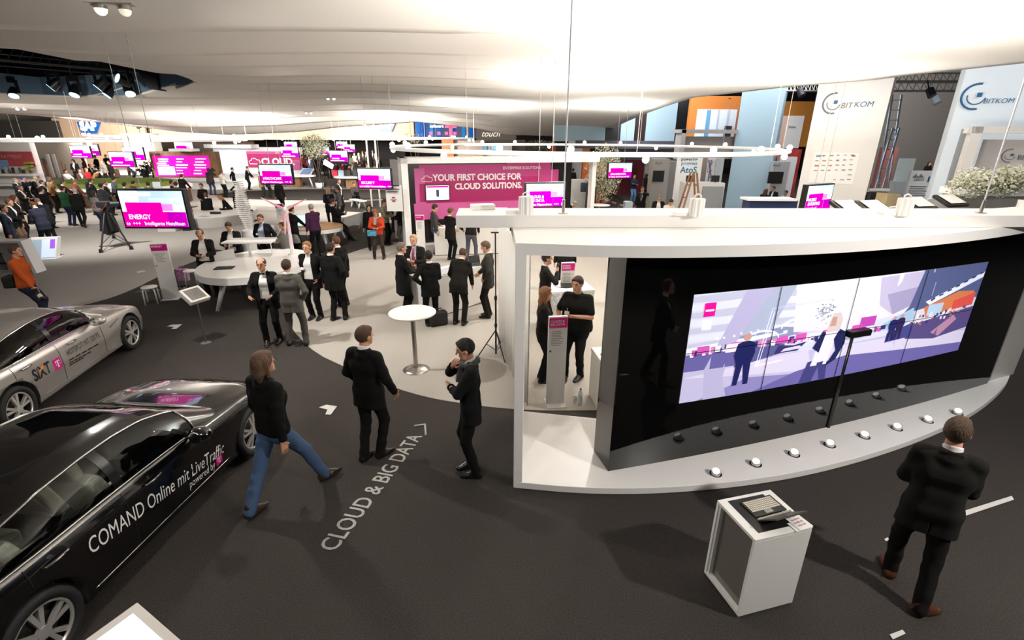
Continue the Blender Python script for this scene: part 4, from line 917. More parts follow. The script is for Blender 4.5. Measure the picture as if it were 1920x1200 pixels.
# ------------------------------------------------------------ the two cars
def smoothed(xs, ys, q, w=.02):
    q = np.asarray(q, float); return sum(np.interp(q+d, xs, ys)*k for d, k in ((-w*1.5, .1), (-w*.75, .2), (0, .4), (w*.75, .2), (w*1.5, .1)))
def catmull(P, n):
    P = np.asarray(P, float); out = []
    for i in range(len(P)-1):
        a, b, c, d = P[max(i-1, 0)], P[i], P[i+1], P[min(i+2, len(P)-1)]
        for k in range(n):
            t = k/n; out.append(.5*((2*b)+(c-a)*t+(2*a-5*b+4*c-d)*t*t+(3*b-a-3*c+d)*t**3))
    out.append(P[-1]); return np.array(out)
def car(label, loc, heading, paint, L, wbase, front_oh, H, glass, interior, W=1.88, rimm=None, roof_glass=True):
    t = thing('car', label, 'car', (loc[0], loc[1], .012), math.radians(heading)); k = W/1.88; x0 = -(L-front_oh-wbase)-wbase/2   # x of the tail
    SX = lambda s: x0+L*s
    wm = lambda s: smoothed([0, .015, .05, .12, .3, .5, .7, .85, .92, .965, 1], np.array([.62, .72, .82, .90, .935, .925, .925, .92, .88, .78, .55])*k, s, .012)
    zt = lambda s: smoothed([0, .02, .05, .14, .2, .35, .6, .66, .72, .8, .9, .955, .985, 1], [.66, .90, .985, 1.00, .985, .96, .95, .975, .955, .915, .83, .72, .60, .48], s, .010)
    zs = lambda s: smoothed([0, .02, .06, .14, .4, .65, .8, .9, .955, .985, 1], [.62, .84, .92, .955, .93, .90, .86, .77, .67, .57, .46], s, .012)
    zb = lambda s: smoothed([0, .03, .08, .92, .97, 1], [.40, .27, .20, .19, .21, .28], s, .01)
    ss = np.concatenate([np.linspace(0, .06, 10)[:-1], np.linspace(.06, .94, 74)[:-1], np.linspace(.94, 1, 12)]); V = []; m = 4
    for s in ss:
        w, a, b, c = float(wm(s)), float(zt(s)), float(zs(s)), float(zb(s)); mid = (b+c)/2
        half = [(0, a), (.45*w, a-.006), (.72*w, a-.02+.35*(b-a)*.5), (.90*w, b+.005), (.965*w, b-.075), (.982*w, b-.16), (1.0*w, mid+.02), (.985*w, mid-.12), (.975*w, c+.09), (.93*w, c+.012), (.6*w, c), (0, c)]
        P = catmull(half, m); full = np.concatenate([P, np.stack([-P[1:-1, 0], P[1:-1, 1]], 1)[::-1]]); V += [(SX(s), p[0], p[1]) for p in full]; n = len(full)
    F_ = [(i*n+j, i*n+(j+1) % n, (i+1)*n+(j+1) % n, (i+1)*n+j) for i in range(len(ss)-1) for j in range(n)]
    F_ += [tuple(range(n-1, -1, -1)), tuple((len(ss)-1)*n+j for j in range(n))]
    body = MB().add(V, F_, True).build('body', [paint, mat('#0b0b0b', .8)], t)
    bm = bmesh.new(); bm.from_mesh(body.data); bmesh.ops.recalc_face_normals(bm, faces=bm.faces); bm.to_mesh(body.data); bm.free()
    side = BVHTree.FromObject(body, bpy.context.evaluated_depsgraph_get())
    cutters = []
    for sx in (-1, 1):
        for sy in (-1, 1):
            c = MB().cyl((sx*wbase/2, sy*.60, .345), (sx*wbase/2, sy*1.2, .345), .385, n=40).build('cutter', mat('#0b0b0b', .8)); cutters.append(c); c.parent = t
            bo = body.modifiers.new('arch', 'BOOLEAN'); bo.object = c; bo.operation = 'DIFFERENCE'; bo.solver = 'EXACT'
    bpy.context.view_layer.update(); baked(body)
    for c in cutters: bpy.data.objects.remove(c)
    bm = bmesh.new(); bm.from_mesh(body.data); lo_, hi_ = SX(.25), SX(.625)
    dead = [f for f in bm.faces if (q := f.calc_center_median()) and lo_ < q.x < hi_ and abs(q.y) < .70 and q.z > .86]
    bmesh.ops.delete(bm, geom=dead, context='FACES')
    for f in bm.faces:
        q = f.calc_center_median(); f.smooth = True
        for sx in (-1, 1):
            if math.hypot(q.x-sx*wbase/2, q.z-.345) < .379 and abs(q.y) < wm(.5): f.material_index = 1; f.smooth = False
    bm.to_mesh(body.data); bm.free()
    # cabin
    zr = lambda s: smoothed([.10, .14, .20, .27, .35, .43, .49, .56, .62, .68, .735, .76], np.array([.90, .97, 1.12, 1.255, 1.36, 1.41, 1.415, 1.385, 1.275, 1.11, .95, .90])*H/1.415, s, .012)
    ff = [0, .04, .08, .16, .24, .32, .40, .48, .56, .64, .72, .80, .83, .86, .90, .93, .955, .975, .99, 1.0]; th = [math.asin(f**(1/.80)) for f in ff]
    cs = sorted(set([round(v, 4) for v in np.linspace(.125, .742, 90)]+[.20, .435, .45, .645, .575, .30, .15, .715, .345, .55])); NF = len(ff)
    def cp(s, j, sd, off=0.0):
        b0 = float(zs(s))-.03; h_ = max(float(zr(s))-b0, .002); w = float(wm(s))*.905; c_ = math.cos(th[j]); return Vector((SX(s), sd*(w*c_**.60*(1-.04*ff[j])+off*c_), b0+h_*ff[j]+off*math.sin(th[j])))
    reg = {'shell': [], 'windshield': [], 'rear_window': [], 'sunroof': [], 'L0': [], 'L1': [], 'R0': [], 'R1': []}
    for i in range(len(cs)-1):
        s = (cs[i]+cs[i+1])/2
        for sd in (-1, 1):
            for j in range(NF-1):
                f = (ff[j]+ff[j+1])/2; g = 'shell'
                if .08 < f < .80 and .20 < s < .435: g = 'L0' if sd > 0 else 'R0'
                elif .08 < f < .80 and .45 < s < .645: g = 'L1' if sd > 0 else 'R1'
                elif f > .86 and .575 < s < .715: g = 'windshield'
                elif f > .86 and .15 < s < .30: g = 'rear_window'
                elif roof_glass and f > .955 and .345 < s < .55: g = 'sunroof'
                reg[g].append((i, j, sd))
    for g, cells in reg.items():
        if not cells: continue
        vid, vs, fs = {}, [], []
        def vi(i, j, sd):
            key = (i, j, sd if j < NF-1 else 0)
            if key not in vid: vid[key] = len(vs); vs.append(cp(cs[i], j, sd, 0))
            return vid[key]
        for i, j, sd in cells:
            q = [vi(i, j, sd), vi(i+1, j, sd), vi(i+1, j+1, sd), vi(i, j+1, sd)]; fs.append(tuple(q if sd < 0 else q[::-1]))
        nm = {'shell': 'cabin_shell', 'L0': 'side_window', 'L1': 'side_window', 'R0': 'side_window', 'R1': 'side_window'}.get(g, g)
        o = MB().add(vs, fs, True).build(nm, paint if g == 'shell' else (mat('#07080a', .05, coat=.5) if g == 'sunroof' else glass), t)
    # chrome around the side windows, centre pillar, handles, mirrors, panel gaps
    def hit(x, z, sd, off=.004):
        r = side.ray_cast(Vector((x, sd*2, z)), Vector((0, -sd, 0))); return Vector((x, r[0].y+sd*off, z)) if r[0] else Vector((x, sd*.9, z))
    j0, j1 = ff.index(.08), ff.index(.80)
    for sd in (-1, 1):
        lo = [s for s in cs if .20 <= s <= .645]; loop = [cp(s, j0, sd, .006) for s in lo]+[cp(lo[-1], j, sd, .006) for j in range(j0+1, j1)]+[cp(s, j1, sd, .006) for s in lo[::-1]]+[cp(lo[0], j, sd, .006) for j in range(j1-1, j0, -1)]
        MB().tube(loop, .012, 6, True).build('window_trim', CHROME(), t)
        MB().add([cp(s, j, sd, .004) for j in range(j0, j1+1) for s in (.433, .452)], [(2*q, 2*q+1, 2*q+3, 2*q+2) for q in range(j1-j0)], True).build('pillar', mat('#0a0a0a', .2), t)
        for s in (.235, .435, .655):
            gap = [hit(SX(s)+(.10*math.sin((z-.3)*3) if s < .3 else -.02*(z-.5)), z, sd, .001) for z in np.linspace(.74 if s < .3 else .30, float(zs(s))-.03, 12)]; MB().tube(gap, .004, 5).build('panel_gap', mat('#080808', .7), t)
        MB().tube([hit(x, .30, sd, .001) for x in np.linspace(SX(.335), SX(.715), 24)], .006, 5).build('sill_strip', CHROME() if roof_glass else mat('#77736c', .4), t)
        for s in (.295, .497):
            z = float(zs(s))-.095; q = [hit(SX(s)+d, z, sd, o_) for d, o_ in ((-.11, .004), (-.09, .03), (0, .04), (.09, .03), (.11, .004))]; MB().tube(q, .014, 8, rs=[.008, .014, .016, .014, .008]).build('door_handle', CHROME() if not roof_glass else mat('#8a8a88', .12, 1), t)
        mp_ = Vector((SX(.615), sd*(float(wm(.615))+.10), .97)); mr = MB().ball(mp_, (.10, .13, .075), 16, 10).build('wing_mirror', paint, t); MB().tube([hit(SX(.63), .93, sd, -.05), mp_+Vector((.02, -sd*.08, -.04))], .025, 8).build('mirror_arm', mat('#0a0a0a', .4), mr); MB().cyl(mp_+Vector((-.085, 0, 0)), mp_+Vector((-.095, 0, 0)), .07, n=16).build('mirror_glass', CHROME(), mr)
        hs = [hit(SX(s), z, sd, .004) for s, z in ((.90, .70), (.945, .66), (.965, .60), (.94, .57), (.905, .62))]; MB().slab(hs, (0, -sd*.03, 0)).build('headlight', mat('#d9dde0', .08, .3), t)
        hs = [hit(SX(s), z, sd, .004) for s, z in ((.02, .80), (.07, .80), (.09, .72), (.03, .70))]; MB().slab(hs, (0, -sd*.03, 0)).build('tail_light', mat('#7c1014', .1), t)
        vent = [hit(SX(s), z, sd, .003) for s, z in ((.70, .70), (.765, .755), (.77, .735), (.705, .665))]; MB().slab(vent, (0, -sd*.02, 0)).build('side_vent', CHROME() if not roof_glass else mat('#0c0c0c', .3), t)
        for s in (-1, 1):   # wheels
            c = Vector((s*wbase/2, sd*(W/2-.135), .335)); pr = [(.245, -.105), (.30, -.118), (.328, -.10), (.335, -.06), (.335, .06), (.328, .10), (.30, .118), (.245, .105)]
            wv = MB(); n_ = 40; vs = []
            for i in range(n_):
                a = 2*math.pi*i/n_
                for r, y in pr: vs.append(c+Vector((r*math.cos(a), y, r*math.sin(a))))
            wv.add(vs, [(i*8+q, i*8+(q+1) % 8, ((i+1) % n_)*8+(q+1) % 8, ((i+1) % n_)*8+q) for i in range(n_) for q in range(8)], True); wh = wv.build('wheel', mat('#131313', .75), t)
            bm = bmesh.new(); bm.from_mesh(wh.data); bmesh.ops.recalc_face_normals(bm, faces=bm.faces); bm.to_mesh(wh.data); bm.free()
            rim_m = rimm or mat('#c9c6c1', .25, .6); oy = sd*.085
            MB().tube([c+Vector((.235*math.cos(a), oy, .235*math.sin(a))) for a in [i*2*math.pi/40 for i in range(40)]], .016, 8, True).build('rim', rim_m, wh)
            sp = MB()
            for i in range(5):
                for da in (-.16, .16):
                    a = 2*math.pi*i/5+.3; a1, a2 = a+da*.6, a+da*1.25; p1, p2 = Vector((.05*math.cos(a1), 0, .05*math.sin(a1))), Vector((.232*math.cos(a2), 0, .232*math.sin(a2))); d = (p2-p1).normalized(); w_ = Vector((-d.z, 0, d.x))
                    sp.slab([c+Vector((0, oy+sd*.012, 0))+p1-w_*.014, c+Vector((0, oy+sd*.012, 0))+p1+w_*.014, c+Vector((0, oy, 0))+p2+w_*.021, c+Vector((0, oy, 0))+p2-w_*.021], (0, -sd*.03, 0))
            sp.cyl(c+Vector((0, oy-sd*.02, 0)), c+Vector((0, oy+sd*.016, 0)), .055, n=20); sp.build('spokes', rim_m, wh)
            MB().cyl(c+Vector((0, -sd*.02, 0)), c+Vector((0, sd*.02, 0)), .15, n=24).build('brake_disc', mat('#4a4846', .4, .8), wh); MB().cyl(c+Vector((0, -sd*.11, 0)), c+Vector((0, -sd*.03, 0)), .235, n=24).build('rim_barrel', mat('#1c1b1b', .6), wh)
    # interior
    MB().span((SX(.24), -.74, .30), (SX(.66), .74, .36)).build('cabin_floor', mat('#1a1918', .9), t)
    MB().slab([(SX(.60), -.74, .62), (SX(.60), .74, .62), (SX(.665), .74, .93), (SX(.665), -.74, .93)], (.02, 0, -.25)).build('dashboard', mat('#161616', .6), t)
    MB().tube([(SX(.585)+.02*math.sin(a), .37+.17*math.cos(a), .80+.17*math.sin(a)) for a in [i*.3927 for i in range(16)]], .016, 6, True).build('steering_wheel', mat('#121212', .4), t)
    for y in (-.37, .37):
        for s, nm in ((.47, 'front_seat'), (.305, 'rear_seat')):
            sb = MB(); x = SX(s); sb.slab([(x, y-.25, .36), (x+.52, y-.25, .36), (x+.52, y+.25, .36), (x, y+.25, .36)], (0, 0, .18)); sb.slab([(x-.02, y-.25, .44), (x+.14, y-.25, .48), (x-.06, y-.23, 1.02), (x-.20, y-.23, 1.0)], (0, .48, 0)); o = sb.build(nm, interior, t, bevel=.05, seg=3)
            MB().box((x-.17, y, 1.11), (.11, .27, .18), rot=Matrix.Rotation(-.2, 3, 'Y')).build('headrest', interior, o, bevel=.04, seg=3)
    return t, side
def car_local(t):
    R = Matrix.Rotation(-t.rotation_euler[2], 3, 'Z')
    def f(px, py, y=-.925):
        d = R @ ray(px, py); o = R @ (Vector((0, 0, CAMH))-t.location); k = (y-o.y)/d.y; return o+d*k
    return f
def side_text(t, side, s, p0, p1, m, size=None, bold=.0, shear=0.0, name='lettering', w=None):
    """lettering that follows the car's right flank from local point p0 to p1"""
    d = Vector((p1.x-p0.x, 0, p1.z-p0.z)); L = d.length; d.normalize(); me = text_mesh(s, 1.0, 'LEFT', bold, shear); wd = max(v.co.x for v in me.vertices); h = size or L/wd; u = Vector((-d.z, 0, d.x))
    me.transform(Matrix.Diagonal((L/wd, h, 1, 1)))
    bm = bmesh.new(); bm.from_mesh(me); bmesh.ops.triangulate(bm, faces=bm.faces)
    for v in bm.verts:
        q = Vector((p0.x, 0, p0.z))+d*v.co.x+u*v.co.y; r = side.ray_cast(Vector((q.x, -2, q.z)), Vector((0, 1, 0))); v.co = Vector((q.x, (r[0].y if r[0] else -.93)-.004, q.z))
    bm.to_mesh(me); bm.free(); return link(name, me, t, [m])
def side_poly(t, side, pts, m, name, off=.003):
    vs = []
    for p in pts: r = side.ray_cast(Vector((p.x, -2, p.z)), Vector((0, 1, 0))); vs.append((p.x, (r[0].y if r[0] else -.93)-off, p.z))
    return MB().slab(vs, (0, .004, 0)).build(name, m, t)
black = mat('#060505', .16, spec=.6, coat=1.0); silver = mat('#b6b2ac', .32, .6, coat=.6)
cb, sb_ = car('glossy black coupe with white lettering in the left foreground', (-4.43, 4.30), 85, black, 4.98, 2.87, .88, 1.40, glass_mat('#e4ecea', .12, .01), mat('#d8d0bf', .6))
f = car_local(cb); WT = mat('#e8e6e2', .5)
side_text(cb, sb_, 'COMAND Online mit LiveTraffic', f(168, 1041), f(421, 848), WT, .21, .0, .06)
side_text(cb, sb_, 'powered by', f(358, 916), f(406, 876), WT, .13, -.004, .06)
def tlogo(t, side, c, s, ux=1.0):
    side_poly(t, side, [c+Vector(q) for q in ((-s, 0, -s), (s, 0, -s), (s, 0, s), (-s, 0, s))], mat('#c4007a', .4), 'logo_panel', .004)
    for q in (((-.55, .62), (.55, .62), (.55, .25), (.42, .25), (.38, .45), (.13, .48), (.13, -.45), (.28, -.5), (.28, -.62), (-.28, -.62), (-.28, -.5), (-.13, -.45), (-.13, .48), (-.38, .45), (-.42, .25), (-.55, .25)),):
        side_poly(t, side, [c+Vector((a*s, 0, b*s)) for a, b in q], WT, 'logo_letter', .008)
    for a in (-.5, .5): side_poly(t, side, [c+Vector(((a+x)*s, 0, (-.08+z)*s)) for x, z in ((-.1, -.1), (.1, -.1), (.1, .1), (-.1, .1))], WT, 'logo_dot', .008)
tlogo(cb, sb_, f(413, 862), .055)
cs_, ss_ = car('silver four door coupe with black lettering behind the black car', (-8.13, 7.45), 100, silver, 5.00, 2.97, .86, 1.38, glass_mat('#7d8783', .5, .02), mat('#3a3733', .6), 1.89, mat('#dad7d2', .25, .55), False)
f = car_local(cs_); DK = mat('#262524', .5)
side_text(cs_, ss_, 'HOTSPOT MIT 320 PS.', f(126, 668), f(188, 631), DK, .135)
for a, b in (((129, 677), (186, 645)), ((130, 682), (172, 660)), ((131, 686), (158, 671))):   # three lines of print too small to read
    p, q = f(*a), f(*b)
    for k in range(5): u0, u1 = p.lerp(q, k/5), p.lerp(q, (k+.8)/5); side_poly(cs_, ss_, [u0, u1, u1+Vector((0, 0, .022)), u0+Vector((0, 0, .022))], DK, 'small_print')
side_text(cs_, ss_, 'SiXT', f(63, 716), f(97, 695), mat('#0d0d0d', .5), .24, .03, .12); q = f(76, 697); side_poly(cs_, ss_, [q+Vector(v) for v in ((-.05, 0, 0), (.06, 0, .03), (.10, 0, .10), (.02, 0, .05))], mat('#e8882a', .5), 'orange_flash', .005)
tlogo(cs_, ss_, f(107, 682), .085)
# ------------------------------------------------------------ furniture and stands
def pillar(label, fx, fy, h=1.45, w=.38, yaw=0, title='ENERGY', d=.06, P=None):
    g = P or at(fx, fy); t = thing('info_pillar', label, 'info sign', (g.x, g.y, 0), math.radians(yaw))
    MB().box((0, 0, .01), (w*1.05, .32, .02)).build('base_plate', mat('#eeece8', .4), t, bevel=.004)
    MB().box((0, 0, h/2), (w, d, h)).build('panel', mat('#eceae6', .45), t, bevel=.006)
    MB().box((0, -d/2-.002, h-.10), (w*.96, .004, .16)).build('header', MAG(), t)
    for i, l in enumerate(title.split('\n') if title else []): txt(l, w*.17, mat('#f6f2f4', .6), t, frame_mx((-w*.43, -d/2-.0055, h-.09-i*w*.17), (1, 0, 0), (0, 0, 1)), align='LEFT', bold=.02)
    q = MB(); rr = random.Random(fx)
    for i in range(9): q.box((-.0-w*.45*(1-(l := rr.uniform(.5, .9)))*.5, -d/2-.002, h-.24-i*.028), (w*.8*l, .002, .009))
    tag(q.build('small_print', mat('#8a8886', .7), t), kind='stuff')
    MB().box((-w*.38, -d/2-.003, h-.56), (.03, .004, .03)).build('code_mark', mat('#555555', .6), t)
    return t
pillar('white info pillar with magenta header beside the white stools', 322, 560, yaw=14, title='ENERGY')
pillar('white info pillar headed CLOUD & BIG DATA inside the booth opening', 1040, 757, 1.5, .29, 8, 'CLOUD &\nBIG DATA')
pillar('white info pillar at the left edge of the cloud solutions wall', 791, 478, 1.42, .30, 0, 'CLOUD')
pillar('white info pillar with magenta header behind the wind turbine model', 533, 446, 1.4, .32, 0, 'SMART')
pillar('white info pillar behind the man in the black polo shirt', 1075, 600, 1.45, .30, 8, 'MOBILE\nENERGY', P=Vector((1.22, 10.6, 0)))
pillar('white info pillar left of the hanging CLOUD & BIG DATA screen', 980, 440, 1.5, .3, 0, '', P=Vector((.25, 15.8, 0)))
pillar('white info pillar rising above the middle of the booth roof', 1206, 410, 1.5, .3, 0, '', P=atY(1207, 396, 13.4).xy.to_3d())
def legs4(t, pts, top, r0, r1, m):
    for a, b in pts: MB().cyl(a, b, r0, r1, n=10).build('leg', m, t)
def stool(label, px, py, h=.45, P=None, m=None):
    g = P or at(px, py, h); m = m or mat('#e9e6e0', .4); t = thing('stool', label, 'stool', (g.x, g.y, 0), .4)
    MB().lathe([(0, h-.035), (.17, h-.035), (.18, h-.02), (.17, h), (0, h)]).build('seat', m, t)
    for i in range(4):
        a = math.pi/4+i*math.pi/2; c, s = math.cos(a), math.sin(a); MB().tube([(c*.10, s*.10, h-.045), (c*.155, s*.155, h-.05), (c*.175, s*.175, h-.10), (c*.19, s*.19, .0)], .017, 8).build('leg', m, t)
stool('white round four-legged stool on the dark carpet left of the info pillar', 279, 537); stool('white round stool half hidden behind the energy info pillar', 312, 512); stool('white round stool beside the pink bag under the table', 356, 507)
# pink bag
g = at(343, 527); b = thing('shopping_bag', 'pink patterned shopping bag on the floor by a stool', 'bag', g)
MB().slab([(-.14, 0, 0), (.14, 0, 0), (.16, .02, .34), (-.16, .02, .34)], (0, .12, 0)).build('bag_body', mat('#c98fc0', .7, noise=.6, nscale=18), b); MB().tube([(-.08, .05, .34), (-.05, .05, .44), (.05, .05, .44), (.08, .05, .34)], .008).build('handle', mat('#b0307a', .7), b)
# round exhibition tables with splayed legs
def oval_table(label, cx, cy, rx, ry, h, topm, edge=.17, edgem=None, n=4, rz=0, leglen=None):
    t = thing('round_table', label, 'table', (cx, cy, 0), rz); em = edgem or mat('#efedea', .35)
    MB().prism(arcpts(0, 0, rx, ry, n=64), h-.03, h).build('tabletop', topm, t)
    o = MB(); pts = arcpts(0, 0, rx-.003, ry-.003, n=64); o.prism(pts, h-edge, h-.0301); o.build('apron', em, t)
    for i in range(n):
        a = math.pi/n+i*2*math.pi/n+.3; c, s = math.cos(a), math.sin(a)
        MB().tube([(c*rx*.62, s*ry*.62, h-edge), (c*rx*.86, s*ry*.86, 0)], .05, 4, rs=[.075, .045]).build('leg', em, t)
    return t
oval_table('large white round table with laptops and the wind turbine model', -6.62, 12.55, 1.28, 1.62, .93, mat('#f0eeea', .3))
def laptop(label, P, yaw, open_=True, w=.36, lid=105, dark='#1a1a1b', screen=None):
    t = thing('laptop', label, 'laptop', P, yaw)
    MB().box((0, 0, .011), (w, w*.68, .02)).build('base', mat(dark, .4), t, bevel=.004)
    if open_:
        a = math.radians(lid); u = Vector((0, -math.cos(a), math.sin(a))); o = Vector((0, w*.34, .022)); L = w*.66
        MB().slab([o+Vector((-w/2, 0, 0)), o+Vector((w/2, 0, 0)), o+u*L+Vector((w/2, 0, 0)), o+u*L+Vector((-w/2, 0, 0))], u.cross(Vector((1, 0, 0)))*-.012).build('lid', mat(dark, .4), t)
        if screen:
            q = u.cross(Vector((1, 0, 0)))*.002; MB().quad(*[p+q for p in (o+u*.02+Vector((-w*.46, 0, 0)), o+u*.02+Vector((w*.46, 0, 0)), o+u*(L-.02)+Vector((w*.46, 0, 0)), o+u*(L-.02)+Vector((-w*.46, 0, 0)))]).build('display', glow(screen, .9), t)
        k = MB()
        for r in range(5):
            for c in range(12): k.box((-w*.42+c*w*.076, w*.24-r*w*.075, .0225), (w*.06, w*.055, .003))
        tag(k.build('keyboard', mat('#2c2c2e', .5), t), kind='stuff')
    return t
laptop('open black laptop with a pink screen glow on the big white table', at(424, 484, .93), 2.7, screen='#8a2a60'); laptop('closed black laptop lying at the front of the big white table', at(421, 503, .93), .2, False, .42)
# tray shelf on the table
p = at(470, 478, .93); t = thing('display_shelf', 'white tray on a T post standing on the big white table', 'shelf', p)
MB().box((0, 0, .17), (.06, .06, .34)).build('post', WHITE(), t); MB().box((0, .03, .36), (1.28, .42, .04), rz=.12).build('tray', mat('#f3f1ee', .3), t, bevel=.004)
MB().box((0, .25, .40), (1.28, .03, .05), rz=.12).build('rim', WHITE(), t)
for dx in (-.58, .58): MB().cyl((dx, .05, 0), (dx*.98, .05, .34), .012, n=8).build('support', WHITE(), t)
p = at(404, 490, .93); o = MB().slab([p+Vector(q) for q in ((-.02, 0, 0), (.40, .22, 0), (.40, .22, .30), (-.02, 0, .22))], (.02, -.02, 0)).build('screen_panel', mat('#cfcdc9', .3)); tag(o, 'thin grey upright panel on the left part of the white table', 'panel')
# wind turbine model
p = at(549, 476, .93); t = thing('wind_turbine_model', 'white wind turbine model with pink lit edges on the round table', 'wind turbine', p); zt = hgt(536, 394, p)-.93
MB().cyl((0, 0, 0), (0, 0, zt), .055, .03, n=14).build('tower', mat('#f3f0ee', .35), t); MB().cyl((.032, -.03, .1), (.026, -.02, zt*.95), .008, n=6).build('light_strip', glow('#f05a9a', 1.0), t)
MB().ball((0, -.06, zt+.02), (.075, .11, .075)).build('hub', mat('#f3f0ee', .35), t); MB().cyl((0, 0, 0), (0, 0, .02), .12).build('foot', WHITE(), t)
for a in (25, 152, 262):
    c, s = math.cos(math.radians(a)), math.sin(math.radians(a)); L = .66
    bl = MB().slab([(c*.06-s*.035, -.09, zt+.02+s*.06+c*.035), (c*.06+s*.035, -.09, zt+.02+s*.06-c*.035), (c*L+s*.008, -.09, zt+.02+s*L-c*.008), (c*L-s*.008, -.09, zt+.02+s*L+c*.008)], (0, .02, 0)).build('blade', mat('#f3f0ee', .35), t)
    MB().cyl((c*.08+s*.028, -.10, zt+.02+s*.08-c*.028), (c*L, -.10, zt+.02+s*L), .007, n=6).build('light_strip', glow('#e8506a', 1.0), bl)
# wooden topped table behind with a touch screen, and benches
oval_table('white rimmed round table with a wooden top behind the turbine', -7.55, 18.75, 1.1, .95, .80, mat('#b78a5e', .45, noise=.2, nscale=4), n=3)
p = at(570, 425, .80); t = thing('touch_display', 'pale blue tilted touch display on the wooden topped table', 'display', p); MB().slab([(-.42, -.1, .03), (.42, -.1, .03), (.42, .18, .42), (-.42, .18, .42)], (0, .06, -.03)).build('housing', mat('#eceae8', .4), t); MB().quad((-.37, -.085, .062), (.37, -.085, .062), (.37, .155, .39), (-.37, .155, .39)).build('display', glow('#bcd7dc', .9), t)
for m_ in t.children:
    if m_.name.startswith('display'): m_.location = (0, -.008, .004)
def bench(label, a, b, back=True, depth=.42, h=.45):
    a = Vector(a); b = Vector(b); d = b-a; L = d.length; t = thing('bench', label, 'bench', (a.x, a.y, .012), math.atan2(d.y, d.x)); m = mat('#e8e5e0', .4)
    MB().box((L/2, 0, h-.03), (L, depth, .06)).build('seat', m, t, bevel=.01)
    for x in (.25, L-.25):
        for sy in (-1, 1): MB().tube([(x, sy*depth*.2, h-.06), (x, sy*depth*.55, 0)], .05, 4).build('leg', m, t)
    if back: MB().slab([(0, -depth/2, h), (L, -depth/2, h), (L, -depth/2-.14, h+.42), (0, -depth/2-.14, h+.42)], (0, -.05, 0)).build('backrest', m, t)
bench('long white bench with backrest behind the phone reading man', at(628, 428, .45), at(686, 410, .45)); bench('short white bench with a seated man in front of the security screen', at(660, 373, .45), at(682, 377, .45), False)
# high table of steel and white
t = thing('bar_table', 'tall white bar table with a brushed steel column on cream carpet', 'table', (-1.75, 8.2, 0))
MB().lathe([(0, 1.095), (.40, 1.095), (.415, 1.105), (.415, 1.118), (.40, 1.125), (0, 1.125)], n=40).build('tabletop', mat('#f1efec', .3), t)
MB().cyl((0, 0, .03), (0, 0, 1.095), .042, n=20).build('column', STEEL(), t); MB().lathe([(.24, 0), (.24, .012), (.15, .03), (.045, .05), (0, .05)], n=40).build('foot_plate', STEEL(), t)
# counters in the cream area
def counter(label, pts, h, cat='counter', m=None, bevel=.008):
    c = sum((Vector(p) for p in pts), Vector((0, 0, 0)))/len(pts); t = thing('counter', label, cat, (c.x, c.y, 0)); q = [(p[0]-c.x, p[1]-c.y) for p in pts]
    MB().prism(q, .03, h-.05).build('cabinet', m or mat('#e6e3de', .45), t); MB().prism([(x*1.02, y*1.02) for x, y in q], h-.05, h).build('worktop', mat('#efede9', .35), t, bevel=bevel); MB().prism([(x*.96, y*.96) for x, y in q], 0, .03).build('plinth', DARKM(), t); return t
c0, c1 = at(836, 591), at(912, 566); dv = (c1-c0).normalized(); nv = Vector((-dv.y, dv.x, 0)); cl = c0-dv*.55
ct = counter('white counter with a flush screen where suited men lean', [cl, c1, c1+nv*.6, cl+nv*.6], 1.0)
cc = ct.location; q0 = at(838, 508, 1.0); o = MB().box((0, 0, .008), (.62, .42, .014), rz=math.atan2(dv.y, dv.x)).build('tablet', mat('#b9c0c6', .25), None, (q0.x, q0.y, 1.0)); tag(o, 'large grey tablet lying on the counter beside the leaning man', 'tablet')
f = (c0+dv*.25)-nv*.006-cc; MB().slab([f+Vector((0, 0, .72)), f+dv*.42+Vector((0, 0, .72)), f+dv*.42+Vector((0, 0, .90)), f+Vector((0, 0, .90))], -nv*.004).build('drawer_front', mat('#dedad4', .4), ct)
q0 = at(893, 497, 1.0); laptop('black tablet device at the right end of the white counter', q0, .5, True, .3)
e0 = Vector((-3.5, 15.8, 0)); counter('long white counter in front of the cloud solutions wall', [(-2.75, 17.35, 0), (-.1, 17.8, 0), (-.2, 18.35, 0), (-2.85, 17.9, 0)], 1.0)
counter('low white side counter inside the booth opening', [(1.38, 6.55, 0), (2.3, 6.75, 0), (2.2, 7.5, 0), (1.28, 7.3, 0)], .86); o = MB().box((1.5, 6.9, .868), (.2, .3, .014), rz=.2).build('tablet', DARKM()); tag(o, 'black tablet lying on the low counter inside the booth', 'tablet')
ctd = counter('white demo counter with a round inset behind the polo shirt man', [(.75, 9.9, 0), (1.75, 10.1, 0), (1.6, 10.9, 0), (.6, 10.7, 0)], .98); o = MB().cyl((1.15, 10.45, .981), (1.15, 10.45, .99), .26, n=32).build('inset_panel', DARKM(), ctd); o.location = -ctd.location
o = MB().slab([(.82, 9.86, .70), (1.5, 9.98, .70), (1.5, 10.0, .96), (.82, 9.88, .96)], (0, -.02, 0)).build('chart_panel', mat('#d7dde2', .3, noise=.3, nscale=14)); tag(o, 'pale printed chart fixed to the front of the demo counter', 'sign')
p = Vector((-.55, 18.0, 1.0)); bx = MB().box((0, 0, .3), (.7, .45, .6)).build('display_box', mat('#efece8', .4), None, p); tag(bx, 'white display cube on the counter in front of the magenta wall', 'box')
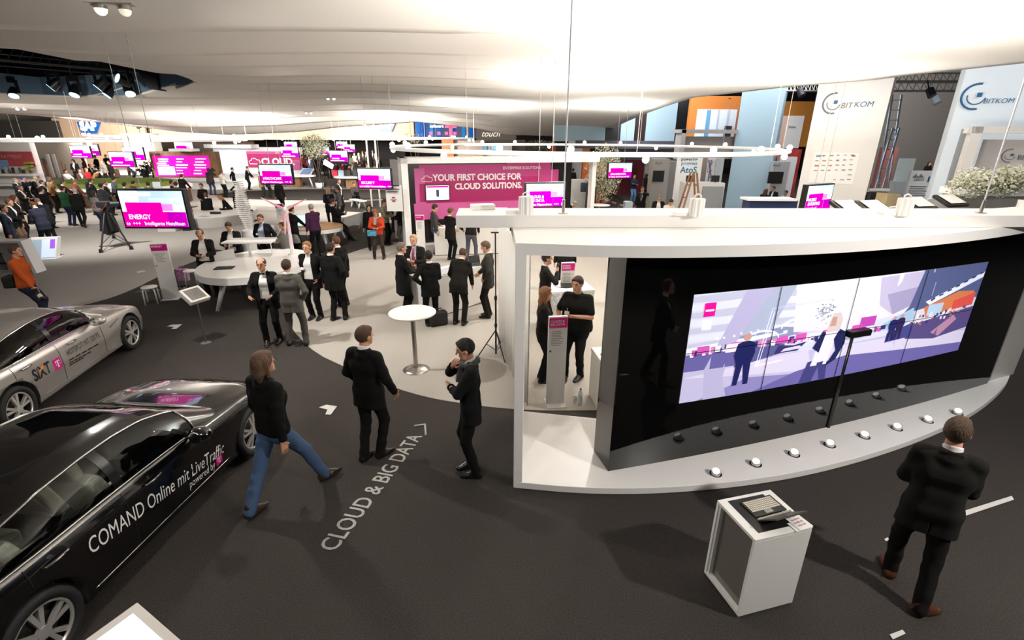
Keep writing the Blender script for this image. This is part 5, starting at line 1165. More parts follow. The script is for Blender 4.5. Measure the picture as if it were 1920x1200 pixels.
# light stand beside the fabric wall
g = at(930, 668); t = thing('light_stand', 'thin black tripod light stand in front of the fabric wall', 'tripod stand', g); zt = hgt(926, 436, g)
MB().cyl((0, 0, .05), (0, 0, zt*.5), .018, n=10).build('lower_tube', DARKM(), t); MB().cyl((0, 0, zt*.5), (0, 0, zt), .013, n=10).build('upper_tube', DARKM(), t); MB().cyl((0, 0, zt*.5-.05), (0, 0, zt*.5+.03), .028, n=10).build('clamp', DARKM(), t); MB().cyl((0, 0, zt*.27-.04), (0, 0, zt*.27+.03), .028, n=10).build('clamp', DARKM(), t); MB().cyl((-.08, 0, zt), (.06, 0, zt), .015, n=8).build('head_clamp', DARKM(), t)
for a in (190, 300, 70):
    e = Vector((math.cos(math.radians(a))*.36, math.sin(math.radians(a))*.36, .012)); MB().cyl((0, 0, .55), e, .012, n=8).build('leg', DARKM(), t); MB().cyl((0, 0, .12), e*.5+Vector((0, 0, .27)), .007, n=6).build('brace', DARKM(), t)
# wheeled bag by the suited visitors
g = at(822, 610); t = thing('travel_bag', 'black travel bag on the carpet behind the bar table', 'bag', g, .5); MB().box((0, 0, .17), (.42, .2, .34)).build('bag_body', mat('#171616', .7, bump=.3), t, bevel=.05, seg=3); MB().tube([(-.1, 0, .34), (-.08, 0, .40), (.08, 0, .40), (.1, 0, .34)], .012).build('handle', BLACK(), t)
# bottles by the booth counter
g = at(1087, 760); t = thing('water_bottle', 'clear water bottle with a blue cap on the grey floor', 'bottle', (g.x, g.y, 0.02)); MB().lathe([(.036, 0), (.038, .03), (.036, .10), (.038, .17), (.03, .21), (.015, .245), (.014, .265)], n=18).build('bottle_body', mat('#cdd8dc', .08, alpha=.6), t); MB().cyl((0, 0, .265), (0, 0, .285), .016).build('cap', mat('#2b3560', .4), t); MB().cyl((0, 0, .07), (0, 0, .14), .0385, n=18).build('bottle_label', mat('#d8dde2', .5), t)
g = at(1078, 757); o = MB().lathe([(.028, 0), (.034, .11), (.031, .11), (.026, .008), (0, .008)], n=16).build('glass_cup', mat('#d6dede', .08, alpha=.5), None, (g.x, g.y, .02)); tag(o, 'small clear cup on the floor left of the bottle', 'cup')
# kiosk with the laptop, foreground right
ka, kb, kc = at(1320, 1080), at(1383, 1161), at(1483, 1134); kt = .90
u = (kc-kb); u.z = 0; Lu = u.length; u.normalize(); v = (ka-kb); v.z = 0; v = v-u*v.dot(u); Lv = v.length; v.normalize(); kz = math.atan2(u.y, u.x)
t = thing('kiosk', 'white kiosk cabinet with a built-in laptop in the right foreground', 'kiosk', kb, kz)
Lu, Lv = max(Lu, .58), max(Lv, .50); K = mat('#eeece7', .35)
MB().span((0, 0, kt-.03), (Lu, Lv, kt)).build('top_plate', K, t, bevel=.004); MB().span((0, 0, .03), (Lu, Lv, .06)).build('bottom_plate', K, t); MB().span((.02, .02, 0), (Lu-.02, Lv-.02, .03)).build('plinth', DARKM(), t)
MB().span((0, 0, .06), (Lu, .025, kt-.03)).build('front_panel', K, t); MB().span((0, Lv-.025, .06), (Lu, Lv, kt-.03)).build('rear_panel', K, t); MB().span((Lu-.025, .025, .06), (Lu, Lv-.025, kt-.03)).build('side_panel', K, t); MB().span((.05, .025, .06), (.06, Lv-.025, kt-.03)).build('glass_door', mat('#6d6962', .12), t); MB().span((.012, Lv-.05, .06), (.05, Lv-.025, kt-.03)).build('door_frame', K, t)
MB().box((Lu*.47, Lv*.52, kt+.002), (Lu*.66, Lv*.8, .004)).build('inlay', mat('#1d1c1b', .3), t)
kw = t.matrix_basis.copy()
hx_ = at(1482, 947, kt)-at(1402, 968, kt); lq = at(1437, 951, kt+.01)
lp = thing('laptop', 'dark laptop with half closed lid set into the white kiosk top', 'laptop', (lq.x, lq.y, kt+.005), math.atan2(hx_.y, hx_.x))
lw = .34; MB().box((-.02, .02, .006), (lw, .20, .012)).build('base', mat('#191817', .4), lp)
kb_ = MB()
for r in range(6):
    for c in range(15): kb_.box((-.02-lw*.42+c*lw*.06, .095-r*.022, .0135), (lw*.046, .016, .004))
tag(kb_.build('keyboard', mat('#cfc9b8', .5), lp), kind='stuff'); MB().box((-.02, -.045, .0125), (.08, .045, .002)).build('touchpad', mat('#8d8b88', .4), lp)
MB().slab([(-.19, -.115, .012), (.15, -.115, .012), (.15, -.27, .155), (-.19, -.27, .155)], (0, -.012, -.006)).build('lid', mat('#201f1e', .3), lp); MB().cyl((-.2, -.11, .016), (.16, -.11, .016), .010, n=10).build('hinge', mat('#8c8470', .4), lp)
for c in lp.children: c.location = Vector(c.location)
pp = at(1493, 975, kt+.008); o = MB(); Rk = Matrix.Rotation(kz+.12, 3, 'Z')
o.box((0, 0, 0), (.15, .21, .003), rot=Rk); o.mat(1)
for i in range(4):
    for j in range(9): o.box(Rk @ Vector((-.05+.011*j, -.06+.034*i, .0018)), (.008, .02*(.4+.6*((i*7+j*5) % 4)/3), .001), rot=Rk)
sh_ = o.build('brochure', [mat('#f4f2ef', .5), mat('#b98a93', .6)], None, pp); tag(sh_, 'printed white sheet lying over the kiosk edge', 'leaflet')
o = MB().box((0, 0, 0), (.18, .10, .002), rot=Matrix.Rotation(kz+.05, 3, 'Z')).build('brochure', mat('#f6f5f2', .5), None, at(1500, 985, kt+.004)); tag(o, 'blank white sheet beneath the printed one on the kiosk', 'leaflet')
# floor lettering and tape
def floor_text(s, p0, p1, label, size, mcol='#a9a5a0', bold=.03):
    d = (p1-p0); L = d.length; me = text_mesh(s, size, 'LEFT', bold); w = max(v.co.x for v in me.vertices); me.transform(Matrix.Diagonal((L/w, 1, 1, 1))); me.transform(frame_mx((0, 0, .006), d, Vector((-d.y, d.x, 0)))); o = link('floor_lettering', me, None, [mat(mcol, .8, noise=.25, nscale=60)], p0); return tag(o, label, 'lettering')
floor_text('CLOUD & BIG DATA', at(628, 1036), at(792, 818), 'grey CLOUD & BIG DATA lettering on the dark carpet', .30, bold=.012)
a0, a1, a2 = at(777, 800), at(797, 797), at(799, 817); ar = MB(); ar.tube([a0+Vector((0, 0, .007)), a1+Vector((0, 0, .007)), a2+Vector((0, 0, .007))], .02, 4); o = ar.build('floor_arrow', mat('#a9a5a0', .8)); tag(o, 'grey arrow head at the end of the floor lettering', 'arrow')
def decal(name, pts, label, h='#d8d4ce', z=.0125, cat='floor mark'): o = MB().slab([at(x, y, z-.004) for x, y in pts], (0, 0, .003)).build(name, mat(h, .7)); return tag(o, label, cat)
decal('floor_chevron', [(598, 764), (612, 759), (632, 762), (620, 778), (610, 777), (614, 768)], 'white chevron mark on the carpet left of the walking suited man'); decal('floor_chevron', [(313, 612), (322, 609), (342, 608), (330, 617), (321, 617), (326, 613)], 'white chevron mark on the carpet beside the silver car')
decal('floor_tape', [(1795, 962), (1897, 930), (1901, 937), (1802, 970)], 'long white tape strip on the carpet beside the suited man'); decal('floor_tape', [(1658, 1011), (1664, 1008), (1668, 1012), (1661, 1015)], 'tiny white tape piece seen behind the suited man\'s leg'); decal('floor_tape', [(1668, 1190), (1692, 1181), (1698, 1188), (1674, 1199)], 'short white tape piece at the bottom edge of the carpet')
decal('floor_mark', [(256, 509), (270, 507), (273, 509), (258, 512)], 'small white mark on the pale carpet near the info pillar')
def script(label, px, py, s, size, yaw): me = text_mesh(s, size, 'LEFT', 0, .4); me.transform(Matrix.Rotation(yaw, 4, 'Z')); g = at(px, py, .008); tag(link('floor_lettering', me, None, [mat('#8b8782', .8)], g), label, 'lettering')
script('thin handwritten lettering on the carpet by the stools', 250, 549, 'lessons', .42, .35); script('faint floor lettering in front of the white bench', 638, 433, '– – – – – –', .42, .2)
# easels with tilted displays
def easel(label, top, w, d, h, zc, yaw, tilt, screen, foot=None, pole=True):
    t = thing('display_easel', label, 'display', (top.x, top.y, 0), yaw); R = Matrix.Rotation(math.radians(tilt), 3, 'X')
    def q(x, y, z): return Vector((0, 0, zc))+R @ Vector((x, y, z))
    MB().slab([q(-w/2, -d/2, 0), q(w/2, -d/2, 0), q(w/2, d/2, 0), q(-w/2, d/2, 0)], R @ Vector((0, 0, -h))).build('housing', mat('#c9c4bd', .4), t, bevel=.006)
    MB().quad(q(-w*.38, -d*.38, .002), q(w*.38, -d*.38, .002), q(w*.38, d*.38, .002), q(-w*.38, d*.38, .002)).build('display', screen, t)
    if pole: MB().cyl((0, 0, 0), (0, 0, zc-h), .012, n=8).build('pole', STEEL(), t); MB().cyl((0, 0, 0), (0, 0, .01), .10, n=16).build('foot', STEEL(), t)
    return t
g = at(382, 645); easel('small grey tilted display on a thin pole beside the pillar', Vector((g.x+.02, g.y+.05, 0)),   .42, .36, .09, 1.06, 1.2, 36, mat('#6b6864', .25, noise=.2, nscale=6))
g = at(228, 1226, 1.2); e = easel('white framed tilted tablet display at the bottom edge by the black car', Vector((g.x-.02, g.y, 0)), .46, .46, .06, 1.2, -.47+math.pi/2, 10, glow('#dfeef0', .95))
me = text_mesh('f', .06, 'CENTER', .03); 
d_ = [c for c in e.children if c.name.startswith('display')][0]; MB().box((.02, .02, 1.212), (.055, .055, .002)).build('app_icon', glow('#3a5694', .9), e)
txt('f', .05, glow('#ffffff', 1), e, frame_mx((.02, .005, 1.2145), (1, 0, 0), (0, 1, 0)), name='app_letter', bold=.03)
# ------------------------------------------------------------ people, the nearest first
BLK, CHAR, NAVY, GRY, BRN = '#1c1b1a', '#2c2b2a', '#20242f', '#58564f', '#4a3a2b'
def pp(x, y, label, **k): return person(label, head=(x, y), **k)
jm = pp(487, 660, 'man in black sweater and blue jeans walking past the black car', h=1.94, face=28, feet=((.02, -.44, -5, 0, 0), (.19, .38, 22, .01, -5), .3), dz=-.03, arms=(((.27, .08, -.05), (.5, -1, 0), .4), ((.25, -.08, -.06), (.5, -1, 0), .5)), top='#151413', topk='sweater', collar=True, legs='#465b7a', shoes='#33271e', hair='#57402e', hairk='bob', look=(12, 4), glasses=True, res=.0065)
sw = pp(681, 612, 'man in black suit walking away towards the cream carpet', h=1.86, face=22, feet_px=((684, 852, -4), (714, 846, 22)), arms=(((.27, .16, .02), (.5, -1, 0), .8), ((.30, .12, -.02), (.6, -1, 0), 1.0)), top='#181716', legs='#181716', hair='#4a3220', look=(18, 0), res=.0065)
sm = pp(867, 637, 'man in black coat and scarf with one hand at his face', h=1.84, face=262, feet_px=((884, 888, 10), (876, 868, -10)), arms=(((-.06, .23, .21), (1, .15, -.6), .4), ((.05, .19, .50), (.6, .8, -.9), .9)), top='#1b1b1c', legs='#151414', hair='#17110d', look=(0, -16), scarf='#4a484a', res=.0065)
rm = pp(1803, 787, 'man in dark suit seen from behind beside the video wall', h=1.88, face=32, feet_px=((1668, 1068, -10), (1722, 1140, 52)), arms=('belly', 'belly'), top='#2c2825', legs='#231f1d', shoes='#4b2a17', hair='#4a3623', look=(14, 12), lean=4, res=.0065)
o = MB(); hd = rm['Hd']; q = [rm['world'](hd(*p)) for p in ((.08, .0, .0), (.085, .05, -.05), (.05, .11, -.075))]; o.tube(q, .004, 6); tag(o.build('headset', mat('#c9a890', .5)), 'skin coloured headset microphone worn by the man beside the video wall', 'headset')
bt = pp(488, 484, 'balding man with bow tie and glasses gesturing with both hands', h=1.80, face=172, pose='relax', arms=('open', 'open'), top='#191817', legs='#141313', hair='#3b2a20', hairk='ring', open_=.7, bow=True, glasses=True, res=.0075)
gs = pp(535, 487, 'man in grey suit seen from behind facing the bow tie man', h=1.80, face=-8, pose='wide', arms=('belly', 'pocket'), top='#56534e', legs='#4b4844', hair='#3a2819', res=.0075)
bm_ = pp(574, 453, 'man in open black blazer and white shirt with name badge', h=1.84, face=188, arms=('pocket', 'back'), top='#1a1919', legs='#141313', hair='#86653f', open_=.9, badge=True, fat=.02, res=.0075)
pp(618, 455, 'man in black suit with his right elbow out, back to us', h=1.84, face=14, pose='relax', arms=('down', 'hip'), top='#1b1a19', legs='#1a1918', hair='#22170f', res=.0075)
pp(629, 443, 'brown haired man in black suit behind the man with elbow out', h=1.78, face=300, arms=('down', 'down'), top='#1b1a1a', legs='#141414', hair='#5f3820', res=.010)
bp = pp(372, 432, 'bald man in open black jacket reading his phone by the table', h=1.80, face=165, arms=('phone', 'phone'), open_=1.0, legs='#131212', hair='#5a4636', hairk='ring', look=(0, -28), fat=.02, res=.0085)
ph = pp(426, 418, 'man in black suit and white shirt typing on his phone', h=1.78, face=172, arms=('phone', 'phone'), open_=.9, hair='#3a2517', look=(0, -28), badge=True, fat=.02, res=.0085)
pp(487, 402, 'man in navy blazer and pale blue shirt behind the white table', h=1.80, face=182, arms=('pocket', 'pocket'), top='#1f2129', shirt='#b9c4dc', open_=1.0, badge=True, hair='#4b3420', fat=.03, res=.0085)
pp(528, 413, 'balding man with folded arms in a grey jacket by the turbine', h=1.74, face=268, arms=('fold', 'fold2'), top='#6b6864', topk='shirt', legs='#2a2826', hair='#4a3c30', hairk='ring', glasses=True, fat=.03, res=.009)
pp(582, 382, 'grey haired man in plum sweater at the wooden topped table', h=1.84, face=318, arms=('down', 'table'), top='#3b1b38', topk='sweater', legs='#1d1a1c', hair='#8a8078', hairk='thin', lean=6, res=.010)
pp(545, 386, 'woman in black top and patterned skirt behind the turbine tower', h=1.78, face=30, arms=('down', 'table'), top='#151416', topk='sweater', legs='#1a1819', skirt='#6f6a66', hair='#1b1513', hairk='bun', res=.010)
lm = pp(624, 373, 'man in black suit leaning on the bench reading his phone', h=1.84, face=70, feet=((-.09, .40, 4), (.10, .50, -6), .01), dz=-.10, lean=-10, arms=('phone', 'phone'), top='#1c1b1a', open_=.6, hair='#4a3020', look=(0, -22), res=.010)
pp(614, 353, 'blonde woman in dark coat standing in front of the tall suited man', h=1.70, face=165, arms=('down', 'belly'), top='#1d2430', topk='coat', shirt='#2b3038', hair='#c9a878', hairk='long', res=.012)
pp(632, 350, 'person in grey sweater and dark trousers beside the blonde woman', h=1.74, face=245, arms=('down', 'belly'), top='#6b6a70', topk='sweater', legs='#232634', hair='#5b3d27', hairk='tail', res=.012)
pp(634, 335, 'tall man in black suit looking right behind the blonde woman', h=1.90, face=95, arms=('down', 'pocket'), open_=.7, hair='#2e2018', res=.012)
sl = pp(663, 342, 'man in grey sweater sitting on the bench with a small laptop', h=1.78, face=150, pose='sit', arms=('lap', 'lap'), top='#4b4845', topk='sweater', legs='#1c1b1d', hair='#2b1e15', res=.012)
rw = pp(703, 393, 'woman in red sweater with long auburn hair looking at her phone', h=1.73, face=172, pose='wide', arms=('phone', 'phone'), top='#b23a20', topk='sweater', legs='#3a2b27', shoes='#2a1712', hair='#7d4624', hairk='long', look=(0, -22), glasses=True, scarf='#8d8580', res=.009)
pp(691, 384, 'dark haired woman in black half hidden behind the red sweater woman', h=1.68, face=160, top='#151314', topk='sweater', hair='#1d1411', hairk='bob', res=.012)
pp(723, 374, 'man in olive striped sweater holding a small plate', h=1.78, face=105, arms=('phone', 'phone'), top=mat('#8d866f', .9, noise=.35, nscale=7, stretch=(.02, .02, 5)), topk='sweater', legs='#1c1a1a', hair='#4a3220', look=(0, -20), res=.011)
pp(745, 378, 'bald man with glasses in black sweater and grey trousers eating', h=1.76, face=255, arms=('phone', 'phone'), top='#1e1d1d', topk='sweater', legs='#4a4643', hair='#4a3a2e', hairk='ring', look=(0, -12), glasses=True, res=.011)
pp(735, 359, 'man in navy jumper behind the striped sweater man by the poster', h=1.78, face=20, top='#23273a', topk='sweater', hair='#4a2f1f', res=.014)
pp(817, 383, 'man in dark grey sweater and jeans watching the white counter', h=1.82, face=68, arms=('belly', 'down'), top='#474543', topk='sweater', legs='#3f5a82', hair='#35251a', look=(0, -18), res=.010)
pp(846, 390, 'man in long black suit seen from behind next to the jeans wearer', h=1.80, face=40, arms=('belly', 'table'), top='#221f1c', legs='#1a1817', hair='#5a4030', look=(10, -15), res=.010)
pp(861, 377, 'balding man in checked shirt leaning over the long counter', h=1.72, face=85, arms=('table', 'table'), top=mat('#7a6674', .9, noise=.7, nscale=30), topk='shirt', hair='#6b4d38', hairk='ring', lean=14, look=(0, -18), res=.012)
pp(840, 359, 'man in black jacket with dark hair in front of the magenta panel', h=1.80, face=12, hair='#231a14', res=.013)
pp(860, 362, 'grey haired man behind the checked shirt man at the counter', h=1.74, face=60, top='#232122', hair='#6f6258', res=.013)
pp(877, 359, 'dark haired man with one hand at his ear by the magenta wall', h=1.80, face=205, arms=('ear', 'down'), top='#1e1b1f', topk='sweater', hair='#251811', look=(0, -20), res=.013)
person('man in dark top and grey jeans bending over the counter, legs astride', P=at(884, 489), h=1.80, face=10, group='people', pose='wide', arms=('table', 'table'), top='#24221f', topk='sweater', legs='#53535a', hair='#4b3527', lean=16, res=.011)
pp(953, 360, 'smiling bald man in a striped top beside the hanging screen', h=1.78, face=195, top=mat('#bba9b3', .9, noise=.8, nscale=9, stretch=(.05, .05, 6)), topk='shirt', hair='#6b4d38', hairk='bald', res=.013)
pp(958, 369, 'black haired woman in orange red top seen above the booth roof', h=1.66, face=15, top='#d24f2b', topk='shirt', hair='#15100e', hairk='bob', res=.013)
pp(983, 366, 'person in dark jacket half hidden by the CLOUD & BIG DATA screen', h=1.76, face=280, hair='#2a1e16', res=.015)
pp(752, 455, 'grey haired man in a long black coat behind the bar table', h=1.80, face=62, arms=('chest', 'chest'), top='#191919', topk='coat', legs='#151414', hair='#6a6058', fat=.02, res=.009)
pp(775, 440, 'grey blond man with red striped tie and name badge', h=1.84, face=192, arms=('chest', 'belly'), top='#24221f', shirt='#bcb2cc', tie='#8e2a2c', open_=.5, badge=True, hair='#b8a07c', res=.009)
pp(803, 470, 'man in black suit with his left hand on his hip', h=1.74, face=-18, arms=('hip', 'belly'), top='#171616', legs='#151414', hair='#15110e', skin='#a97a5c', res=.009)
pp(870, 466, 'balding man in brown black suit bending over the white counter', h=1.80, face=16, arms=(((.22, .36, .12), (.8, -.4, -.3), .3), 'table'), top='#26221f', legs='#211e1c', hair='#4b3a2c', hairk='ring', lean=24, look=(0, -10), res=.009)
pp(907, 453, 'man in charcoal suit in profile left of the light stand', h=1.84, face=278, arms=('pocket', 'belly'), top='#34322f', legs='#24221f', hair='#5d4a38', look=(0, -22), res=.009)
pm_ = pp(1083, 519, 'heavy man in black polo shirt with badge inside the booth opening', h=1.90, face=205, pose='relax', arms=('chest', ((.24, .16, .04), (.8, -.8, 0), .8)), top='#161616', topk='tee', legs='#171616', hair='#2f1d13', badge=True, fat=.07, look=(12, -8), res=.0075)
pp(1023, 538, 'woman with long brown hair in black listening inside the booth opening', h=1.74, face=88, arms=('belly', 'belly'), top='#171616', topk='sweater', legs='#20242c', shoes='#191514', hair='#6f4a2b', hairk='long', res=.008)
mm = pp(1026, 474, 'man in black suit holding a microphone behind the booth opening', h=1.80, face=88, arms=('down', 'mic'), hair='#241a13', res=.010)
pp(1062, 428, 'person in black whose legs show above the demo counter', h=1.80, face=0, hair='#241a13', res=.013)
# right hand booths
pp(1190, 327, 'man in navy sweater and jeans with folded arms on the grey floor', h=1.80, face=165, arms=('fold', 'fold2'), top='#242a3a', topk='sweater', legs='#5f7ea6', hair='#332317', res=.015)
pp(1213, 326, 'person in black standing by the dark red wall of the grey booth', h=1.76, face=70, arms=('ear', 'down'), hair='#2a1a12', hairk='bob', res=.016)
pp(1205, 350, 'man in dark coat telephoning behind the booth roof', h=1.80, face=205, arms=('ear', 'down'), top='#2b2623', topk='coat', scarf='#3a3432', hair='#5a3d28', look=(0, -6), res=.012)
pp(1237, 366, 'grey haired man in black jacket looking down behind the roof', h=1.82, face=190, arms=('phone', 'phone'), open_=.7, hair='#77716a', look=(0, -26), glasses=True, res=.011)
pp(1260, 375, 'young man in cream shirt bending down behind the roof', h=1.78, face=175, arms=('table', 'table'), top='#ded5c4', topk='shirt', hair='#3b2517', look=(0, -28), lean=12, res=.011)
pp(1082, 379, 'grey haired man in black bending far forward near the white post', h=1.78, face=85, arms=('table', 'table'), hair='#a0968c', hairk='thin', lean=52, res=.013)
pp(1075, 316, 'man in dark jacket and jeans standing at the far white counter', h=1.80, face=25, top='#2a2c34', legs='#42608c', hair='#15110f', res=.016)
pp(1437, 354, 'woman with long brown hair in black at the blue counter', h=1.70, face=55, top='#1f1a19', topk='sweater', hair='#5b3a26', hairk='long', res=.014)
pp(1450, 349, 'man in dark coat leaning to the brown haired woman', h=1.80, face=250, top='#1f2228', topk='coat', hair='#4b2f1f', lean=12, res=.014)
pp(1474, 357, 'person in pale blue shirt at the right end of the blue counter', h=1.70, face=250, top='#a9c7da', topk='shirt', hair='#3a241a', hairk='bun', res=.014)
pp(1477, 373, 'young man in black jacket in front of the pale blue shirt', h=1.76, face=200, top='#20222b', hair='#3a2417', res=.013)
pp(1435, 377, 'smiling man in dark jacket below the brown haired woman', h=1.76, face=80, top='#23262b', hair='#2a1b13', res=.013)
pp(1318, 337, 'person in bright blue jacket sitting at the desk with monitors', h=1.74, face=255, pose='sit', arms=('table', 'table'), top='#3f62b4', topk='shirt', hair='#5a3c29', res=.016)
pp(1637, 338, 'person in black bending over the table beside the tall ladder', h=1.76, face=80, arms=('table', 'table'), top='#1c1a1b', topk='tee', hair='#6b4a32', lean=42, res=.014)
pp(1744, 303, 'dark haired person in black behind the grey sign board', h=1.7, z0=.95, face=180, top='#141212', topk='sweater', hair='#1b1210', hairk='long', res=.016)
